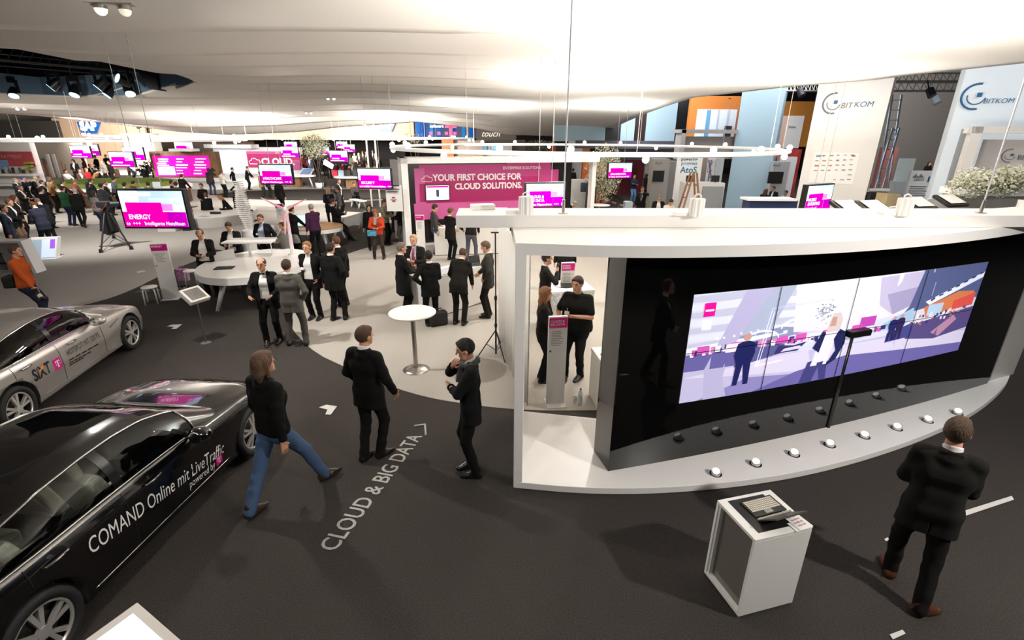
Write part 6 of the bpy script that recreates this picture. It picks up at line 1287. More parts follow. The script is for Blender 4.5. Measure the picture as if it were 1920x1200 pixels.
# middle left, the photographer and the film crew
om = pp(25, 460, 'photographer in orange sweater behind the silver car holding a camera', h=1.82, face=72, feet=((-.10, .05, 0), (.10, .22, 10), .01), arms=('pocket', ((.24, .22, -.02), (.6, -1, 0), .9)), top='#b24f1e', topk='sweater', legs='#232938', hair='#4b3222', res=.008)
for a in (
    (435, 314, 'man in black walking to the right with hands behind his back', dict(face=62, pose='walk', arms=('back', 'back'), h=1.78, hair='#2a1d15')),
    (464, 312, 'man in black jacket sitting at the desk before the CLOUD wall', dict(face=80, lean=10, arms=('table', 'table'), hair='#2a1d15')),
    (400, 298, 'cameraman in black with a camera on his shoulder', dict(face=340, arms=('lens', 'lens'), hair='#1d1613', h=1.8)),
    (390, 315, 'broad cameraman in dark jacket and jeans seen from behind', dict(face=0, pose='wide', arms=('lens', 'lens'), top='#352a2c', legs='#3b4a66', hair='#1d1613', h=1.84, fat=.04)),
    (414, 320, 'photographer in white shirt and black waistcoat beside the cameraman', dict(face=20, arms=('lens', 'belly'), top='#b9b3a8', topk='shirt', legs='#1a1819', hair='#3a2a1f')),
    (376, 344, 'man in black facing us behind the round grey bench', dict(face=185, arms=('belly', 'belly'), topk='sweater', hair='#2a1d15')),
    (384, 361, 'balding man in black seated with his back to us', dict(face=330, pose='sit', arms=('lap', 'lap'), hair='#5a4436', hairk='ring', fat=.04)),
    (410, 367, 'fair haired woman in black sitting and writing on the bench', dict(face=230, pose='sit', arms=('table', 'lap'), topk='sweater', hair='#a07a50', hairk='bob', lean=28, h=1.7)),
    (440, 358, 'dark haired person in black sitting beside the spine sculpture', dict(face=40, pose='sit', arms=('lap', 'lap'), topk='sweater', hair='#1d1412', hairk='bob')),
    (450, 366, 'woman with long brown hair sitting against the spine sculpture', dict(face=85, pose='sit', arms=('lap', 'phone'), top='#2a2524', topk='sweater', hair='#4f2f20', hairk='long', h=1.68)),
    (487, 321, 'person in brown jacket half hidden by the HEALTHCARE screen', dict(face=90, top='#6a5a44', legs='#2c2a2b', hair='#4a3020')),
    (499, 321, 'person in black beside the HEALTHCARE screen, only legs clear', dict(face=40, hair='#1c1512')),
    (521, 336, 'man in black suit walking away below the HEALTHCARE screen', dict(face=10, pose='walk', arms=('down', 'down'), hair='#1c1512', h=1.82)),
    (527, 299, 'person in black standing before the magenta CLOUD lettering', dict(face=180, hair='#1c1512')),
    (233, 310, 'man in grey jacket bending over inside the green counter', dict(face=250, top='#4a4647', lean=40, arms=('table', 'table'), hair='#2a1c14')),
    (262, 309, 'photographer in black at the left of the camera team', dict(face=200, arms=('lens', 'lens'), hair='#1a1411')),
    (270, 303, 'photographer in black behind the leftmost of the camera team', dict(face=190, arms=('lens', 'lens'), hair='#2a1c14')),
    (278, 297, 'tallest photographer in black raising a camera in the team', dict(face=170, arms=('lens', 'lens'), hair='#33241a', h=1.86)),
    (285, 305, 'photographer in black at the right of the camera team', dict(face=185, arms=('lens', 'belly'), topk='coat', hair='#15100e')),
    # crowd around the counter
    (3, 384, 'man in navy jacket cut by the left picture edge', dict(face=60, arms=('down', 'down'), top='#262b3a', legs='#232736', hair='#3a2a20', h=1.84, res=.014)),
    (15, 373, 'man in black jacket and khaki trousers looking right', dict(face=75, top='#18191d', legs='#6d5846', hair='#5a3f2c', h=1.82, res=.014)),
    (24, 366, 'reddish haired person in dark plaid behind the khaki trousers man', dict(face=60, top='#2b1d1e', hair='#5a2d1e', hairk='bob')),
    (36, 347, 'man in black suit standing sideways near the left shelf booth', dict(face=80, arms=('fold', 'fold2'), hair='#2a1c14', h=1.8)),
    (57, 380, 'man in pinstripe navy suit bowing his head to the left', dict(face=290, lean=14, look=(0, -35), arms=('belly', 'phone'), top='#272b38', legs='#22252f', hair='#4a2f24', h=1.82, res=.014)),
    (66, 373, 'balding man with pale collar bowing beside the pinstripe suit', dict(face=285, lean=14, look=(0, -30), top='#22242c', hair='#6b4a3c', hairk='ring', h=1.80, res=.016)),
    (75, 351, 'man in black coat with his back to us left of the tan jacket', dict(face=15, topk='coat', hair='#191412', h=1.82)),
    (28, 334, 'person with a grey knit cap in the back row at left', dict(face=80, hair='#77716b', hairk='cap', top='#25272d')),
    (42, 331, 'person with a dark blue cap photographing in the back row at left', dict(face=60, arms=('lens', 'lens'), hair='#3b3470', hairk='cap', top='#24252b')),
    (67, 331, 'blond man in brown black jacket leaning forward in the crowd', dict(face=60, lean=18, top='#2b211f', hair='#c9b08a')),
    (77, 338, 'dark haired man in black between the blond and the grey haired visitors', dict(face=50, top='#1d1719', hair='#2a1a14')),
    (90, 331, 'grey haired man in pale shirt near the tan jacket', dict(face=70, top='#a9a7a8', topk='shirt', hair='#6a5f56')),
    (95, 335, 'person in tan jacket with a black shoulder strap', dict(face=40, lean=8, top='#8a6238', topk='shirt', legs='#2a2119', hair='#54402f', h=1.8)),
    (115, 349, 'man in dark green sweater and navy trousers seen from behind', dict(face=12, pose='wide', arms=('fold', 'fold'), top='#1f4a30', topk='sweater', legs='#20263a', hair='#2e2018', h=1.80, res=.013)),
    (62, 309, 'man in black cardigan standing by the red shelf booth', dict(face=150, top='#1d1d24', topk='sweater', arms=('down', 'down'), hair='#2e2018', h=1.8)),
    (122, 318, 'dark haired man in white shirt inside the green counter', dict(face=95, top='#e4e4e8', topk='shirt', arms=('table', 'table'), hair='#241a15')),
    (116, 338, 'man in black suit in front of the green sweater', dict(face=50, arms=('table', 'table'), hair='#1c1411')),
    (141, 336, 'man in dusty red shirt leaning on the round counter', dict(face=30, lean=14, arms=('table', 'table'), top='#7a4a48', topk='shirt', hair='#7a5a44')),
    (139, 353, 'white haired man in black leaning in with one leg back', dict(face=330, lean=20, feet=((-.08, .25, 0), (.10, -.35, 20), .3), arms=('belly', 'table'), hair='#b9a898', h=1.82, res=.014)),
    (163, 342, 'woman with long black hair at the round counter', dict(face=40, top='#191a22', topk='sweater', hair='#120f10', hairk='long', h=1.68)),
    (168, 335, 'dark haired man just behind the long black hair', dict(face=30, top='#22242a', hair='#2a1e17')),
    (173, 357, 'person in pale grey hoodie and jeans at the counter', dict(face=25, top='#777370', topk='sweater', legs='#26334a', hair='#1a1513', hairk='bob', res=.014)),
    (188, 344, 'man in dark grey sweater with a dark cap behind the film tripod', dict(face=15, pose='wide', arms=('fold', 'fold'), top='#35383b', topk='sweater', legs='#1f2126', hair='#26262b', hairk='cap', fat=.03, h=1.84, res=.014)),
    (196, 339, 'man in dark navy suit left of the plaid shirt', dict(face=60, top='#1d1f2d', hair='#4a3426', hairk='thin')),
    (213, 332, 'dark haired person in grey plaid shirt at the counter', dict(face=40, lean=8, top=mat('#55595c', .9, noise=.6, nscale=14), topk='shirt', hair='#1d1613')),
    (232, 342, 'man in black suit back to us left of the brown jacket', dict(face=10, hair='#2b1d15')),
    (250, 339, 'man in olive brown jacket above the ENERGY screen', dict(face=30, lean=10, top='#4a3d2a', topk='shirt', hair='#2b1d15')),
    (276, 341, 'man in black suit above the right half of the ENERGY screen', dict(face=330, hair='#2b1d15', look=(-20, 0))),
    (321, 338, 'man looking right in the pair above the ENERGY screen corner', dict(face=60, top='#202430', shirt='#9db4d2', hair='#241a15')),
    (328, 341, 'man in black, right one of the pair above the ENERGY screen corner', dict(face=300, hair='#2b1d15')),
    (340, 326, 'man in black suit leaning on the white counter near the magenta wall', dict(face=15, lean=8, arms=('table', 'table'), hair='#3a2719', h=1.86)),
    (136, 299, 'woman in black jacket standing with a bag inside the green counter', dict(face=170, topk='coat', hair='#3b2a20', hairk='bob', h=1.8)),
    (154, 296, 'person in dark red sweater and beige trousers before the beige wall', dict(face=250, top='#4a1d22', topk='sweater', legs='#8c7a5e', hair='#231711', hairk='long')),
    (148, 317, 'man in brown jacket behind the left part of the green counter', dict(face=110, pose='sit', top='#4b3a30', hair='#3b2a1d')),
    (161, 315, 'person in bright red jacket behind the green counter', dict(face=100, pose='sit', top='#a01f24', topk='shirt', hair='#7a5a3f')),
    (167, 308, 'young man in black suit behind the bright red jacket', dict(face=95, hair='#4a3423')),
    (178, 311, 'dark haired person in black facing left inside the counter', dict(face=280, hair='#17120f')),
    (186, 319, 'person with tan jacket bowed over the inner counter', dict(face=80, lean=40, pose='sit', top='#8a6c4a', topk='shirt', hair='#2a1d16')),
    (191, 301, 'grey haired person in grey shirt behind the green counter', dict(face=200, pose='sit', top='#807a72', topk='shirt', hair='#7a7068')),
    (177, 292, 'person in black by the beige wall, left of the arms crossed one', dict(face=200, top='#241a18', topk='sweater', hair='#1d1512')),
    (197, 290, 'person in black with crossed arms before the beige wall', dict(face=170, arms=('fold', 'fold2'), top='#2a1d1a', topk='sweater', hair='#17110f', h=1.82)),
    (203, 301, 'person in black just below the arms crossed one', dict(face=200, pose='sit', topk='sweater', hair='#1a1412')),
    (214, 310, 'fair haired person behind the inner counter monitors', dict(face=190, top='#5a4a40', topk='shirt', hair='#a5835a', hairk='bob')),
    # back crowd under the small screens
    (566, 290, 'person in bright red top at the left end of the back crowd', dict(face=60, top='#a8322c', topk='shirt', hair='#3a2419')),
    (572, 292, 'person in dark red top next to the bright red one', dict(face=40, top='#7a2226', topk='shirt', hair='#2a1a14')),
    (579, 293, 'dark haired woman in grey blue jacket in the back crowd', dict(face=170, top='#3d424e', hair='#251915', hairk='bob')),
    (582, 298, 'grey haired man in olive jacket under the blossom tree', dict(face=60, top='#6b6550', topk='shirt', hair='#8b8378')),
    (590, 292, 'person in black just right of the olive jacket', dict(face=20, hair='#231913')),
    (595, 300, 'man in black sweater and blue jeans seen from behind in the back crowd', dict(face=10, topk='sweater', legs='#3d4a63', hair='#1c1512', h=1.84)),
    (606, 291, 'person in black under the right part of the blossom tree', dict(face=200, hair='#2a1d15')),
    (614, 294, 'dark person left of the white studio lamps', dict(face=160, top='#1e1b1b', topk='sweater', hair='#191311')),
    (630, 305, 'woman in maroon dress right of the studio lamps', dict(face=300, top='#5a1f25', topk='coat', shirt='#5a1f25', hair='#4b2f1e', hairk='bun', h=1.7)),
    (641, 305, 'man in red jacket below the hanging screen', dict(face=60, top='#8c1f28', topk='shirt', hair='#241813')),
    (648, 304, 'man in navy sweater below the hanging screen', dict(face=300, top='#20263a', topk='sweater', hair='#241813')),
    (655, 309, 'man in red brown shirt bowed at the far table', dict(face=80, lean=15, top='#5c2424', topk='shirt', hair='#2a1c15')),
    (660, 305, 'man in grey jacket at the far table', dict(face=200, pose='sit', top='#55534e', hair='#3a2a20')),
    (656, 290, 'fair haired person in white blouse in the back crowd', dict(face=190, top='#cfc8bc', topk='shirt', hair='#b08a5c', hairk='long')),
    (664, 287, 'person in beige jacket in the back crowd', dict(face=180, top='#a08c70', topk='shirt', hair='#6b4a30')),
    (672, 287, 'blonde woman in dark jacket in the back crowd', dict(face=160, top='#2a2522', hair='#c29a62', hairk='long')),
    (679, 283, 'man in brown grey suit in the middle of the back crowd', dict(face=150, top='#4a4238', hair='#4a3423', h=1.82)),
    (686, 284, 'man in dark grey suit right of the brown grey one', dict(face=210, top='#33302d', hair='#5b4636', h=1.82)),
    (675, 306, 'man in black bent over the far table', dict(face=70, lean=20, pose='sit', hair='#231913')),
    (687, 305, 'man in white shirt at the far table', dict(face=270, pose='sit', top='#dcd8d2', topk='shirt', hair='#4a3020')),
    (698, 282, 'bald man in dark suit between the two thin posts', dict(face=180, hair='#6a5040', hairk='bald', h=1.84)),
    (703, 287, 'man in brown black jacket right of the bald man', dict(face=160, top='#2b2420', hair='#3b281b')),
    (709, 293, 'man in black at the right end of the back crowd', dict(face=200, hair='#5a4030')),
    (701, 312, 'fair haired person bowed by the grey side wall', dict(face=250, lean=25, pose='sit', top='#6a5a4a', topk='shirt', hair='#a07a50', hairk='bob')),
):
    k = dict(a[3]); k.setdefault('res', .02); k.setdefault('detail', k['res'] < .01); k.setdefault('h', 1.77); k.setdefault('z0', 0)
    if k.get('arms') is None: k['arms'] = ('down', 'belly')
    if a[1] < 320 and a[0] < 260 or a[0] > 640: k['pose'] = 'stand' if k.get('pose') == 'sit' and a[0] != 410 else k.get('pose', 'stand')
    if 560 < a[0] < 715 and a[1] < 297: k['z0'] = .55
    if 130 < a[0] < 212 and a[1] < 304: k['z0'] = .45
    k.setdefault('group', 'visitors in the back crowd' if 560 < a[0] < 715 else 'visitors around the ringed counter' if a[0] < 350 else 'people')
    k.setdefault('top', BLK); pp(a[0], a[1], a[2], **k)
person('suited man giving a talk before the pale blue screen', head=(331, 293), h=1.82, face=285, z0=.6, arms=('belly', 'belly'), hair='#241a15', res=.02, detail=False)
# things in people's hands
def phone(L, i, label, size=(.07, .008, .14)):
    p = L['hand'][i]+Vector((0, 0, .02)); o = MB().box((0, 0, 0), size, rot=Matrix.Rotation(-.9, 3, 'X')).build('smartphone', DARKM(), None, p, bevel=.004); tag(o, label, 'phone')
phone(bp, 0, 'dark smartphone in the hands of the bald man by the table'); phone(ph, 0, 'dark smartphone held by the man typing behind the white table'); phone(lm, 1, 'dark smartphone of the man leaning on the bench'); phone(rw, 0, 'dark smartphone held by the woman in the red sweater')
p = mm['hand'][1]; t = thing('microphone', 'black handheld microphone before the suited speaker in the opening', 'microphone', p); MB().cyl((0, 0, -.10), (0, 0, .06), .014, .018, n=10).build('handle', DARKM(), t); MB().ball((0, 0, .08), .028).build('grille', mat('#2a2a2b', .5), t)
p = rw['world'](rw['T'](.17, .15, .02)); t = thing('shoulder_bag', 'turquoise printed shoulder bag of the woman in red', 'bag', p); MB().box((0, 0, 0), (.30, .09, .20)).build('bag_body', mat('#4f9ab8', .5, noise=.5, nscale=12), t, bevel=.02); tp = rw['world'](rw['T'](-.12, .06, .52))-p; MB().tube([(.13, 0, .1), tp*.5+Vector((.06, -.10, .05)), tp], .008).build('strap', mat('#4a3a30', .7), t)
p = om['hand'][1]; t = thing('photo_camera', 'photo camera with a long pale lens held by the orange sweater man', 'camera', p); MB().box((0, 0, 0), (.15, .09, .11), rz=-1.0).build('camera_body', DARKM(), t, bevel=.012); ax = Vector((.45, -.25, -.35)).normalized(); MB().cyl(ax*.04, ax*.14, .042, n=16).build('lens_barrel', DARKM(), t); MB().cyl(ax*.14, ax*.24, .042, n=16).build('lens', mat('#cfc6b4', .4), t); MB().cyl(ax*.24, ax*.30, .05, n=16).build('lens_hood', DARKM(), t)
p = om['world'](om['T'](-.08, -.26, .06)); t = thing('camera_bag', 'black camera bag hanging behind the orange sweater man', 'bag', p); MB().box((0, 0, 0), (.22, .30, .26), rz=.3).build('bag_body', mat('#171717', .8), t, bevel=.03); MB().tube([(.02, .1, .1), (.05, .15, .3), (.12, .2, .48)], .012).build('strap', BLACK(), t)
p = pm_['hand'][0]+Vector((0, 0, 0)); o = MB().box((0, 0, 0), (.09, .15, .003), rot=Matrix.Rotation(.4, 3, 'X')).build('paper_note', mat('#f2f0ec', .6), None, pm_['hand'][1]+Vector((0, 0, .03))); tag(o, 'folded white paper held by the man in the black polo shirt', 'paper')
p = sl['world'](V3(0, .34, .60)); laptop('small black laptop on the lap of the man on the bench', (p.x, p.y, p.z), math.radians(-150), True, .3)
def shoulder_cam(x, y, z, label, yaw=0.0):
    p = at(x, y, z); t = thing('video_camera', label, 'camera', p, yaw); MB().box((0, 0, 0), (.16, .42, .20)).build('camera_body', DARKM(), t, bevel=.02); MB().cyl((0, .2, 0), (0, .42, 0), .06, .075, n=14).build('lens', mat('#232326', .4), t); MB().box((.1, .1, .12), (.06, .16, .08)).build('viewfinder', DARKM(), t); MB().tube([(0, -.12, .10), (0, -.1, .18), (0, .1, .18), (0, .12, .10)], .015).build('handle', DARKM(), t); return t
shoulder_cam(401, 303, 1.66, 'black video camera of the cameraman facing the pale blue screen', .2); shoulder_cam(394, 320, 1.70, 'large black video camera on the broad cameraman\'s shoulder', -.1)
# film camera on a tripod
f0, f1, f2 = at(190, 474), at(247, 468), at(214, 447); c = (f0+f1+f2)/3; t = thing('film_tripod', 'tall film tripod with camera and draped black cloth before the counter crowd', 'tripod', (c.x, c.y, 0))
hz = 1.45
for f in (f0, f1, f2):
    d = f-c; MB().cyl(d+Vector((0, 0, .03)), d*.12+Vector((0, 0, hz-.15)), .028, .032, n=8).build('leg', DARKM(), t); MB().cyl(d+Vector((0, 0, 0)), d+Vector((0, 0, .14)), .07, .05, n=10).build('foot', DARKM(), t)
    e = ((f0, f1, f2)[((f0, f1, f2).index(f)+1) % 3])-c; MB().cyl(d+Vector((0, 0, .22)), e+Vector((0, 0, .22)), .016, n=6).build('spreader', DARKM(), t)
MB().ball((0, 0, hz-.08), (.10, .10, .10)).build('head', DARKM(), t); MB().box((0, 0, hz+.12), (.42, .30, .22)).build('camera_body', mat('#2a2b2d', .5), t, bevel=.03); MB().cyl((.18, .05, hz+.12), (.42, .22, hz+.12), .09, n=12).build('lens', mat('#33363a', .4), t)
MB().tube([(.1, -.1, hz), (.35, -.35, hz-.15), (.55, -.45, hz-.18)], .016).build('pan_handle', DARKM(), t); MB().tube([(-.2, -.12, hz+.2), (-.32, -.2, hz+.05), (-.15, -.25, hz-.1), (.05, -.2, hz-.05), (.25, -.2, hz+.18)], .012).build('cable', mat('#7a2a34', .5), t)
cl = MB()
for i in range(9): a = i*.7; cl.cyl((.12*math.cos(a), .12*math.sin(a), hz-.12), (.20*math.cos(a), .20*math.sin(a), hz-.85-.12*((i*5) % 4)/3), .05, .085, n=8)
tag(cl.build('draped_cloth', mat('#121212', .9), t), kind='stuff')
# ------------------------------------------------------------ stands and signs further back
def PB(name, label, cat, x0, y0, x1, y1, Y, d, m, floor=False, parent=None, group=None, bevel=0):
    """upright board or cabinet standing at depth Y, given by its outline there"""
    a = atY((x0+x1)/2, (y0+y1)/2, Y); l = atY(x0, (y0+y1)/2, Y).x; r = atY(x1, (y0+y1)/2, Y).x; tz = atY((x0+x1)/2, y0, Y).z; bz = 0.012 if floor else atY((x0+x1)/2, y1, Y).z
    c = Vector(((l+r)/2, Y+d/2, (tz+bz)/2))
    if parent: c0 = c-parent.location; o = MB().box(c0, (abs(r-l), d, tz-bz)).build(name, m, parent, bevel=bevel)
    else: o = MB().box((0, 0, 0), (abs(r-l), d, tz-bz)).build(name, m, None, c, bevel=bevel); tag(o, label, cat, group)
    return o
def face_text(s, x, y, x1, Y, m, parent, bold=.02, y1=None, size=None, name='lettering', shear=0, off=.012):
    """lettering from image column x to x1 on a board whose front is at depth Y"""
    a, b = atY(x, y, Y-off), atY(x1, y if y1 is None else y1, Y-off); d = b-a; d.y = 0; me = text_mesh(s, 1.0, 'LEFT', bold, shear); w = max(v.co.x for v in me.vertices); k = d.length/w
    me.transform(Matrix.Diagonal((k, size or k, 1, 1))); p = parent.location if parent else Vector((0, 0, 0)); me.transform(frame_mx(a-p, d, (0, 0, 1))); return link(name, me, parent, [m])
WH = mat('#efeeec', .5); TXW = mat('#f6f2f2', .6)
# wall of the cloud solutions stand, turned slightly away to the right
wl, wr = Vector((-3.75, 17.95, 0)), Vector((3.1, 20.1, 0)); wd = (wr-wl); WLEN = wd.length; wyaw = math.atan2(wd.y, wd.x)
st = thing('stand_wall', 'magenta YOUR FIRST CHOICE FOR CLOUD SOLUTIONS wall in a white frame', 'stand wall', wl, wyaw)
MB().span((-.16, -.35, 0), (.06, .9, 3.30)).build('frame_post', WH, st); MB().span((WLEN-.06, -.1, 0), (WLEN+.10, .2, 3.28)).build('frame_post', WH, st); MB().span((-.16, -.35, 3.12), (WLEN+.10, .9, 3.30)).build('frame_beam', WH, st)
MB().span((.12, .3, 0), (WLEN-.75, .5, 3.12)).build('black_wall', mat('#120e10', .25), st); MB().span((.06, -.3, 0), (WLEN-.5, .3, .25)).build('base_step', mat('#d8d4ce', .5), st)
R_ = Matrix.Rotation(-wyaw, 3, 'Z')
def wpt(px, py, off=.30):   # local point on the black wall's face
    d = R_ @ ray(px, py); o = R_ @ (Vector((0, 0, CAMH))-wl); k = (off-o.y)/d.y; return o+d*k
pm_m = [mat(c, .45) for c in ('#b4106a', '#c23a86', '#cf5f9e', '#a50b5e')]; pn = MB()
for i, (k, a, b) in enumerate(((0, (785, 312), (1030, 402)), (1, (786, 309), (1030, 330)), (2, (776, 316), (800, 398)), (1, (950, 305), (1032, 322)), (2, (776, 382), (1036, 402)), (3, (786, 345), (1010, 372)), (1, (1012, 318), (1046, 360)))):
    p, q = wpt(*a, .297-.002*i), wpt(*b, .297-.002*i); zt_ = max(p.z, q.z); zb_ = min(p.z, q.z); pn.mat(k).box(((p.x+q.x)/2, .297-.002*i, (zt_+zb_)/2), (q.x-p.x, .003, zt_-zb_))
pn.build('magenta_panel', pm_m, st)
def wtext(s, x0, y0, x1, bold=.02):
    p, q = wpt(x0, y0, .278), wpt(x1, y0, .278); me = text_mesh(s, 1, 'LEFT', bold); w = max(v.co.x for v in me.vertices); k = (q.x-p.x)/w; me.transform(Matrix.Diagonal((k, k*1.08, 1, 1))); me.transform(frame_mx((p.x, .278, p.z), (1, 0, 0), (0, 0, 1))); link('lettering', me, st, [TXW])
wtext('YOUR FIRST CHOICE FOR', 812, 339, 978, .035); wtext('CLOUD SOLUTIONS.', 853, 355, 979, .035); wtext('ENTERPRISE SOLUTIONS.', 943, 317.5, 1015, .01)
p = wpt(801, 336, .28); MB().tube([p+Vector((x*.19, 0, z*.13)) for x, z in ((-1, -.6), (-1.05, .1), (-.7, .3), (-.5, .8), (.1, .9), (.4, .5), (.9, .4), (1, -.3), (.7, -.7))], .014, 6, True).build('cloud_outline', TXW, st)
p, q = wpt(797, 347, .26), wpt(843, 375, .26); c = (p+q)/2; MB().box((c.x, .26, c.z), (q.x-p.x, .06, p.z-q.z)).build('monitor', DARKM(), st); MB().box((c.x, .228, c.z), ((q.x-p.x)*.95, .004, (p.z-q.z)*.92)).build('monitor_display', glow('#eef2f6', .95), st); MB().box((c.x, .225, c.z+(p.z-q.z)*.38), ((q.x-p.x)*.9, .003, (p.z-q.z)*.1)).build('monitor_bar', glow('#d61a8c', .9), st); MB().box((c.x, .225, c.z-.02), ((q.x-p.x)*.12, .003, (p.z-q.z)*.45)).build('phone_image', glow('#3a4250', .9), st)
for sx in (-1, 1):
    for i in range(3): MB().box((c.x+sx*(q.x-p.x)*.2, .225, c.z+.06-i*.06), ((q.x-p.x)*.13, .003, .012)).build('caption_line', glow('#c06a9a', .8), st)
sw_ = MB(); sw_.slab([(wl.x-.18, wl.y+.9, 0), (wl.x-.18, wl.y+.9, 3.15), (wl.x-1.15, wl.y+2.7, 3.12), (wl.x-1.15, wl.y+2.7, 0)], (.12, .05, 0)); o = sw_.build('side_wall', mat('#b9b5b0', .6)); tag(o, 'grey side wall of the cloud solutions stand behind the security screen', 'partition')
ps = PB('poster', 'white poster with blue header beside the grey side wall', 'poster', 724, 347, 754, 396, 17.4, .03, mat('#e3e3e1', .5)); L_ = ps.location
for dy, w, c in ((.42, .5, '#33475e'), (.30, .5, '#77797c'), (.22, .42, '#77797c'), (.02, .12, '#b01a4a'), (-.10, .12, '#b01a4a'), (-.05, .25, '#9a9a9a')): MB().box((-.02, -.017, dy), (w*.9, .004, .05)).build('printed_block', mat(c, .6), ps)
# LED wall in a wooden frame, CLOUD wall, pale blue screen
fr_ = PB('led_wall', 'wooden framed magenta programme wall behind the green counter', 'led wall', 284, 284, 408, 333, 37, .5, wood('#6b4e2e', (6, 6, 1))); ly = 36.98
for i, (a, b) in enumerate(((289, 323.5), (324, 357.5), (358, 394))):
    PB('screen_module', None, None, a, 292, b, 331, 36.97, .02, glow('#e0189a', .85), parent=fr_)
PB('white_slide', None, None, 296, 312, 328, 328, 36.94, .02, glow('#f4eef2', .95), parent=fr_)
rr = random.Random(5)
for x, n_ in ((294, 4), (329, 6), (363, 6)):
    for i in range(n_): PB('programme_line', None, None, x+rr.uniform(0, 3), 297+i*(4 if n_ == 4 else 5.5), x+rr.uniform(12, 24), 298.6+i*(4 if n_ == 4 else 5.5)+rr.uniform(0, 1.2), 36.94, .02, glow('#f7dcee', .9), parent=fr_)
cw = PB('stand_wall', 'white stand wall carrying the magenta CLOUD panel', 'stand wall', 404, 276, 566, 335, 48, .4, WH, True)
PB('blue_screen', None, None, 400, 284, 456, 316, 47.8, .1, glow('#cfe2f2', .9), parent=cw); PB('blue_cloud', None, None, 404, 300, 440, 306, 47.77, .02, glow('#f2f6fa', .9), parent=cw)
PB('magenta_panel', None, None, 464, 284, 562, 314, 47.8, .1, mat('#c21f70', .5), parent=cw); PB('panel_accent', None, None, 462, 284, 520, 289, 47.77, .03, mat('#d05a98', .5), parent=cw); PB('panel_accent', None, None, 545, 300, 563, 318, 47.77, .03, mat('#d05a98', .5), parent=cw)
face_text('CLOUD.', 491, 309, 553, 47.72, TXW, cw, .045, size=None); q = atY(478, 303, 47.7)-cw.location; MB().tube([q+Vector((x*.48, 0, z*.32)) for x, z in ((-1, -.6), (-1.05, .1), (-.7, .3), (-.5, .8), (.1, .9), (.4, .5), (.9, .4), (1, -.3), (.7, -.7))], .045, 6, True).build('cloud_outline', TXW, cw)
face_text('LÖSUNGEN', 516, 288, 540, 47.7, TXW, cw, .01)
PB('canopy', 'white canopy slab over the CLOUD wall', 'canopy', 382, 271, 470, 278, 46.5, 1.5, WH); PB('canopy', 'small white canopy below a tiny hanging screen by the wooden frame', 'canopy', 316, 279, 358, 284, 36, 1.0, WH)
tag(MB().span((-29, 39.2, .008), (-21.3, 47.6, .6)).build('stage', WH), 'low white stage in front of the pale blue screen', 'stage')
tag(MB().span((-18.9, 42.9, .008), (-9.5, 66, .55)).build('platform', mat('#4a423c', .8)), 'low dark platform under the rear rows of the back crowd', 'platform')
tag(MB().span((-46, 37.1, .008), (-31.2, 57.5, .45)).build('platform', mat('#9a9088', .8)), 'low pale platform before the panelled beige wall', 'platform')
tag(MB().span((22, 29, .014), (28.2, 38, .95)).build('platform', mat('#5a5856', .8)), 'grey platform behind the grey sign board at right', 'platform')
# green counter
def counter_ring():
    cx, cy, rx, ry = -24.6, 31.5, 4.5, 3.0; t = thing('ring_counter', 'oval white counter with a wooden base and green inner rim', 'counter', (cx, cy, 0)); n = 64
    def band(r0, r1, z0, z1):
        a, b = arcpts(0, 0, rx*r0, ry*r0, n=n), arcpts(0, 0, rx*r1, ry*r1, n=n); vs = [(x, y, z) for z in (z0, z1) for (x, y) in a+b]; k = 2*n; fs = []
        for i in range(n):
            j = (i+1) % n; fs += [(i, j, n+j, n+i)[::-1], (k+i, k+j, k+n+j, k+n+i), (i, j, k+j, k+i), (n+i, n+j, k+n+j, k+n+i)[::-1]]
        return MB().add(vs, fs)
    band(.84, .96, .02, .9).build('wooden_base', wood('#4b3a28', (1, 1, 14)), t); band(.80, 1.0, .9, 1.04).build('worktop', mat('#eeece8', .4), t); band(.74, .81, .8, 1.28).build('green_rim', mat('#66782f', .7, noise=.3, nscale=6, stretch=(.2, .2, 20)), t); return t
counter_ring()
def on_ring(a, k=.9): return Vector((-24.6+4.5*k*math.cos(math.radians(a)), 31.5+3.0*k*math.sin(math.radians(a)), 1.04))
for a, w in ((-112, 'before the brown jacket'), (-62, 'left of the pair in suits'), (-50, 'above the ENERGY screen centre'), (-12, 'near the magenta wall'), (-95, 'behind the black suits')): o = MB().box((0, 0, .06), (.24, .04, .12)).build('table_sign', mat('#c2203c', .5), None, on_ring(a)); tag(o, 'small red table sign on the ringed counter, '+w, 'sign')
for a, l in ((-68, 'pale laptop on the ringed counter above the ENERGY screen'), (-30, 'grey laptop on the ringed counter before the programme wall'), (95, 'white tablet display on the inner counter near the bending man')):
    t = thing('laptop', l, 'laptop', on_ring(a), .3); MB().box((0, 0, .012), (.40, .28, .02)).build('base', mat('#9aa0a6', .4), t); MB().slab([(-.2, .14, .02), (.2, .14, .02), (.2, .22, .30), (-.2, .22, .30)], (0, .015, 0)).build('lid', mat('#aeb6bd', .35), t)
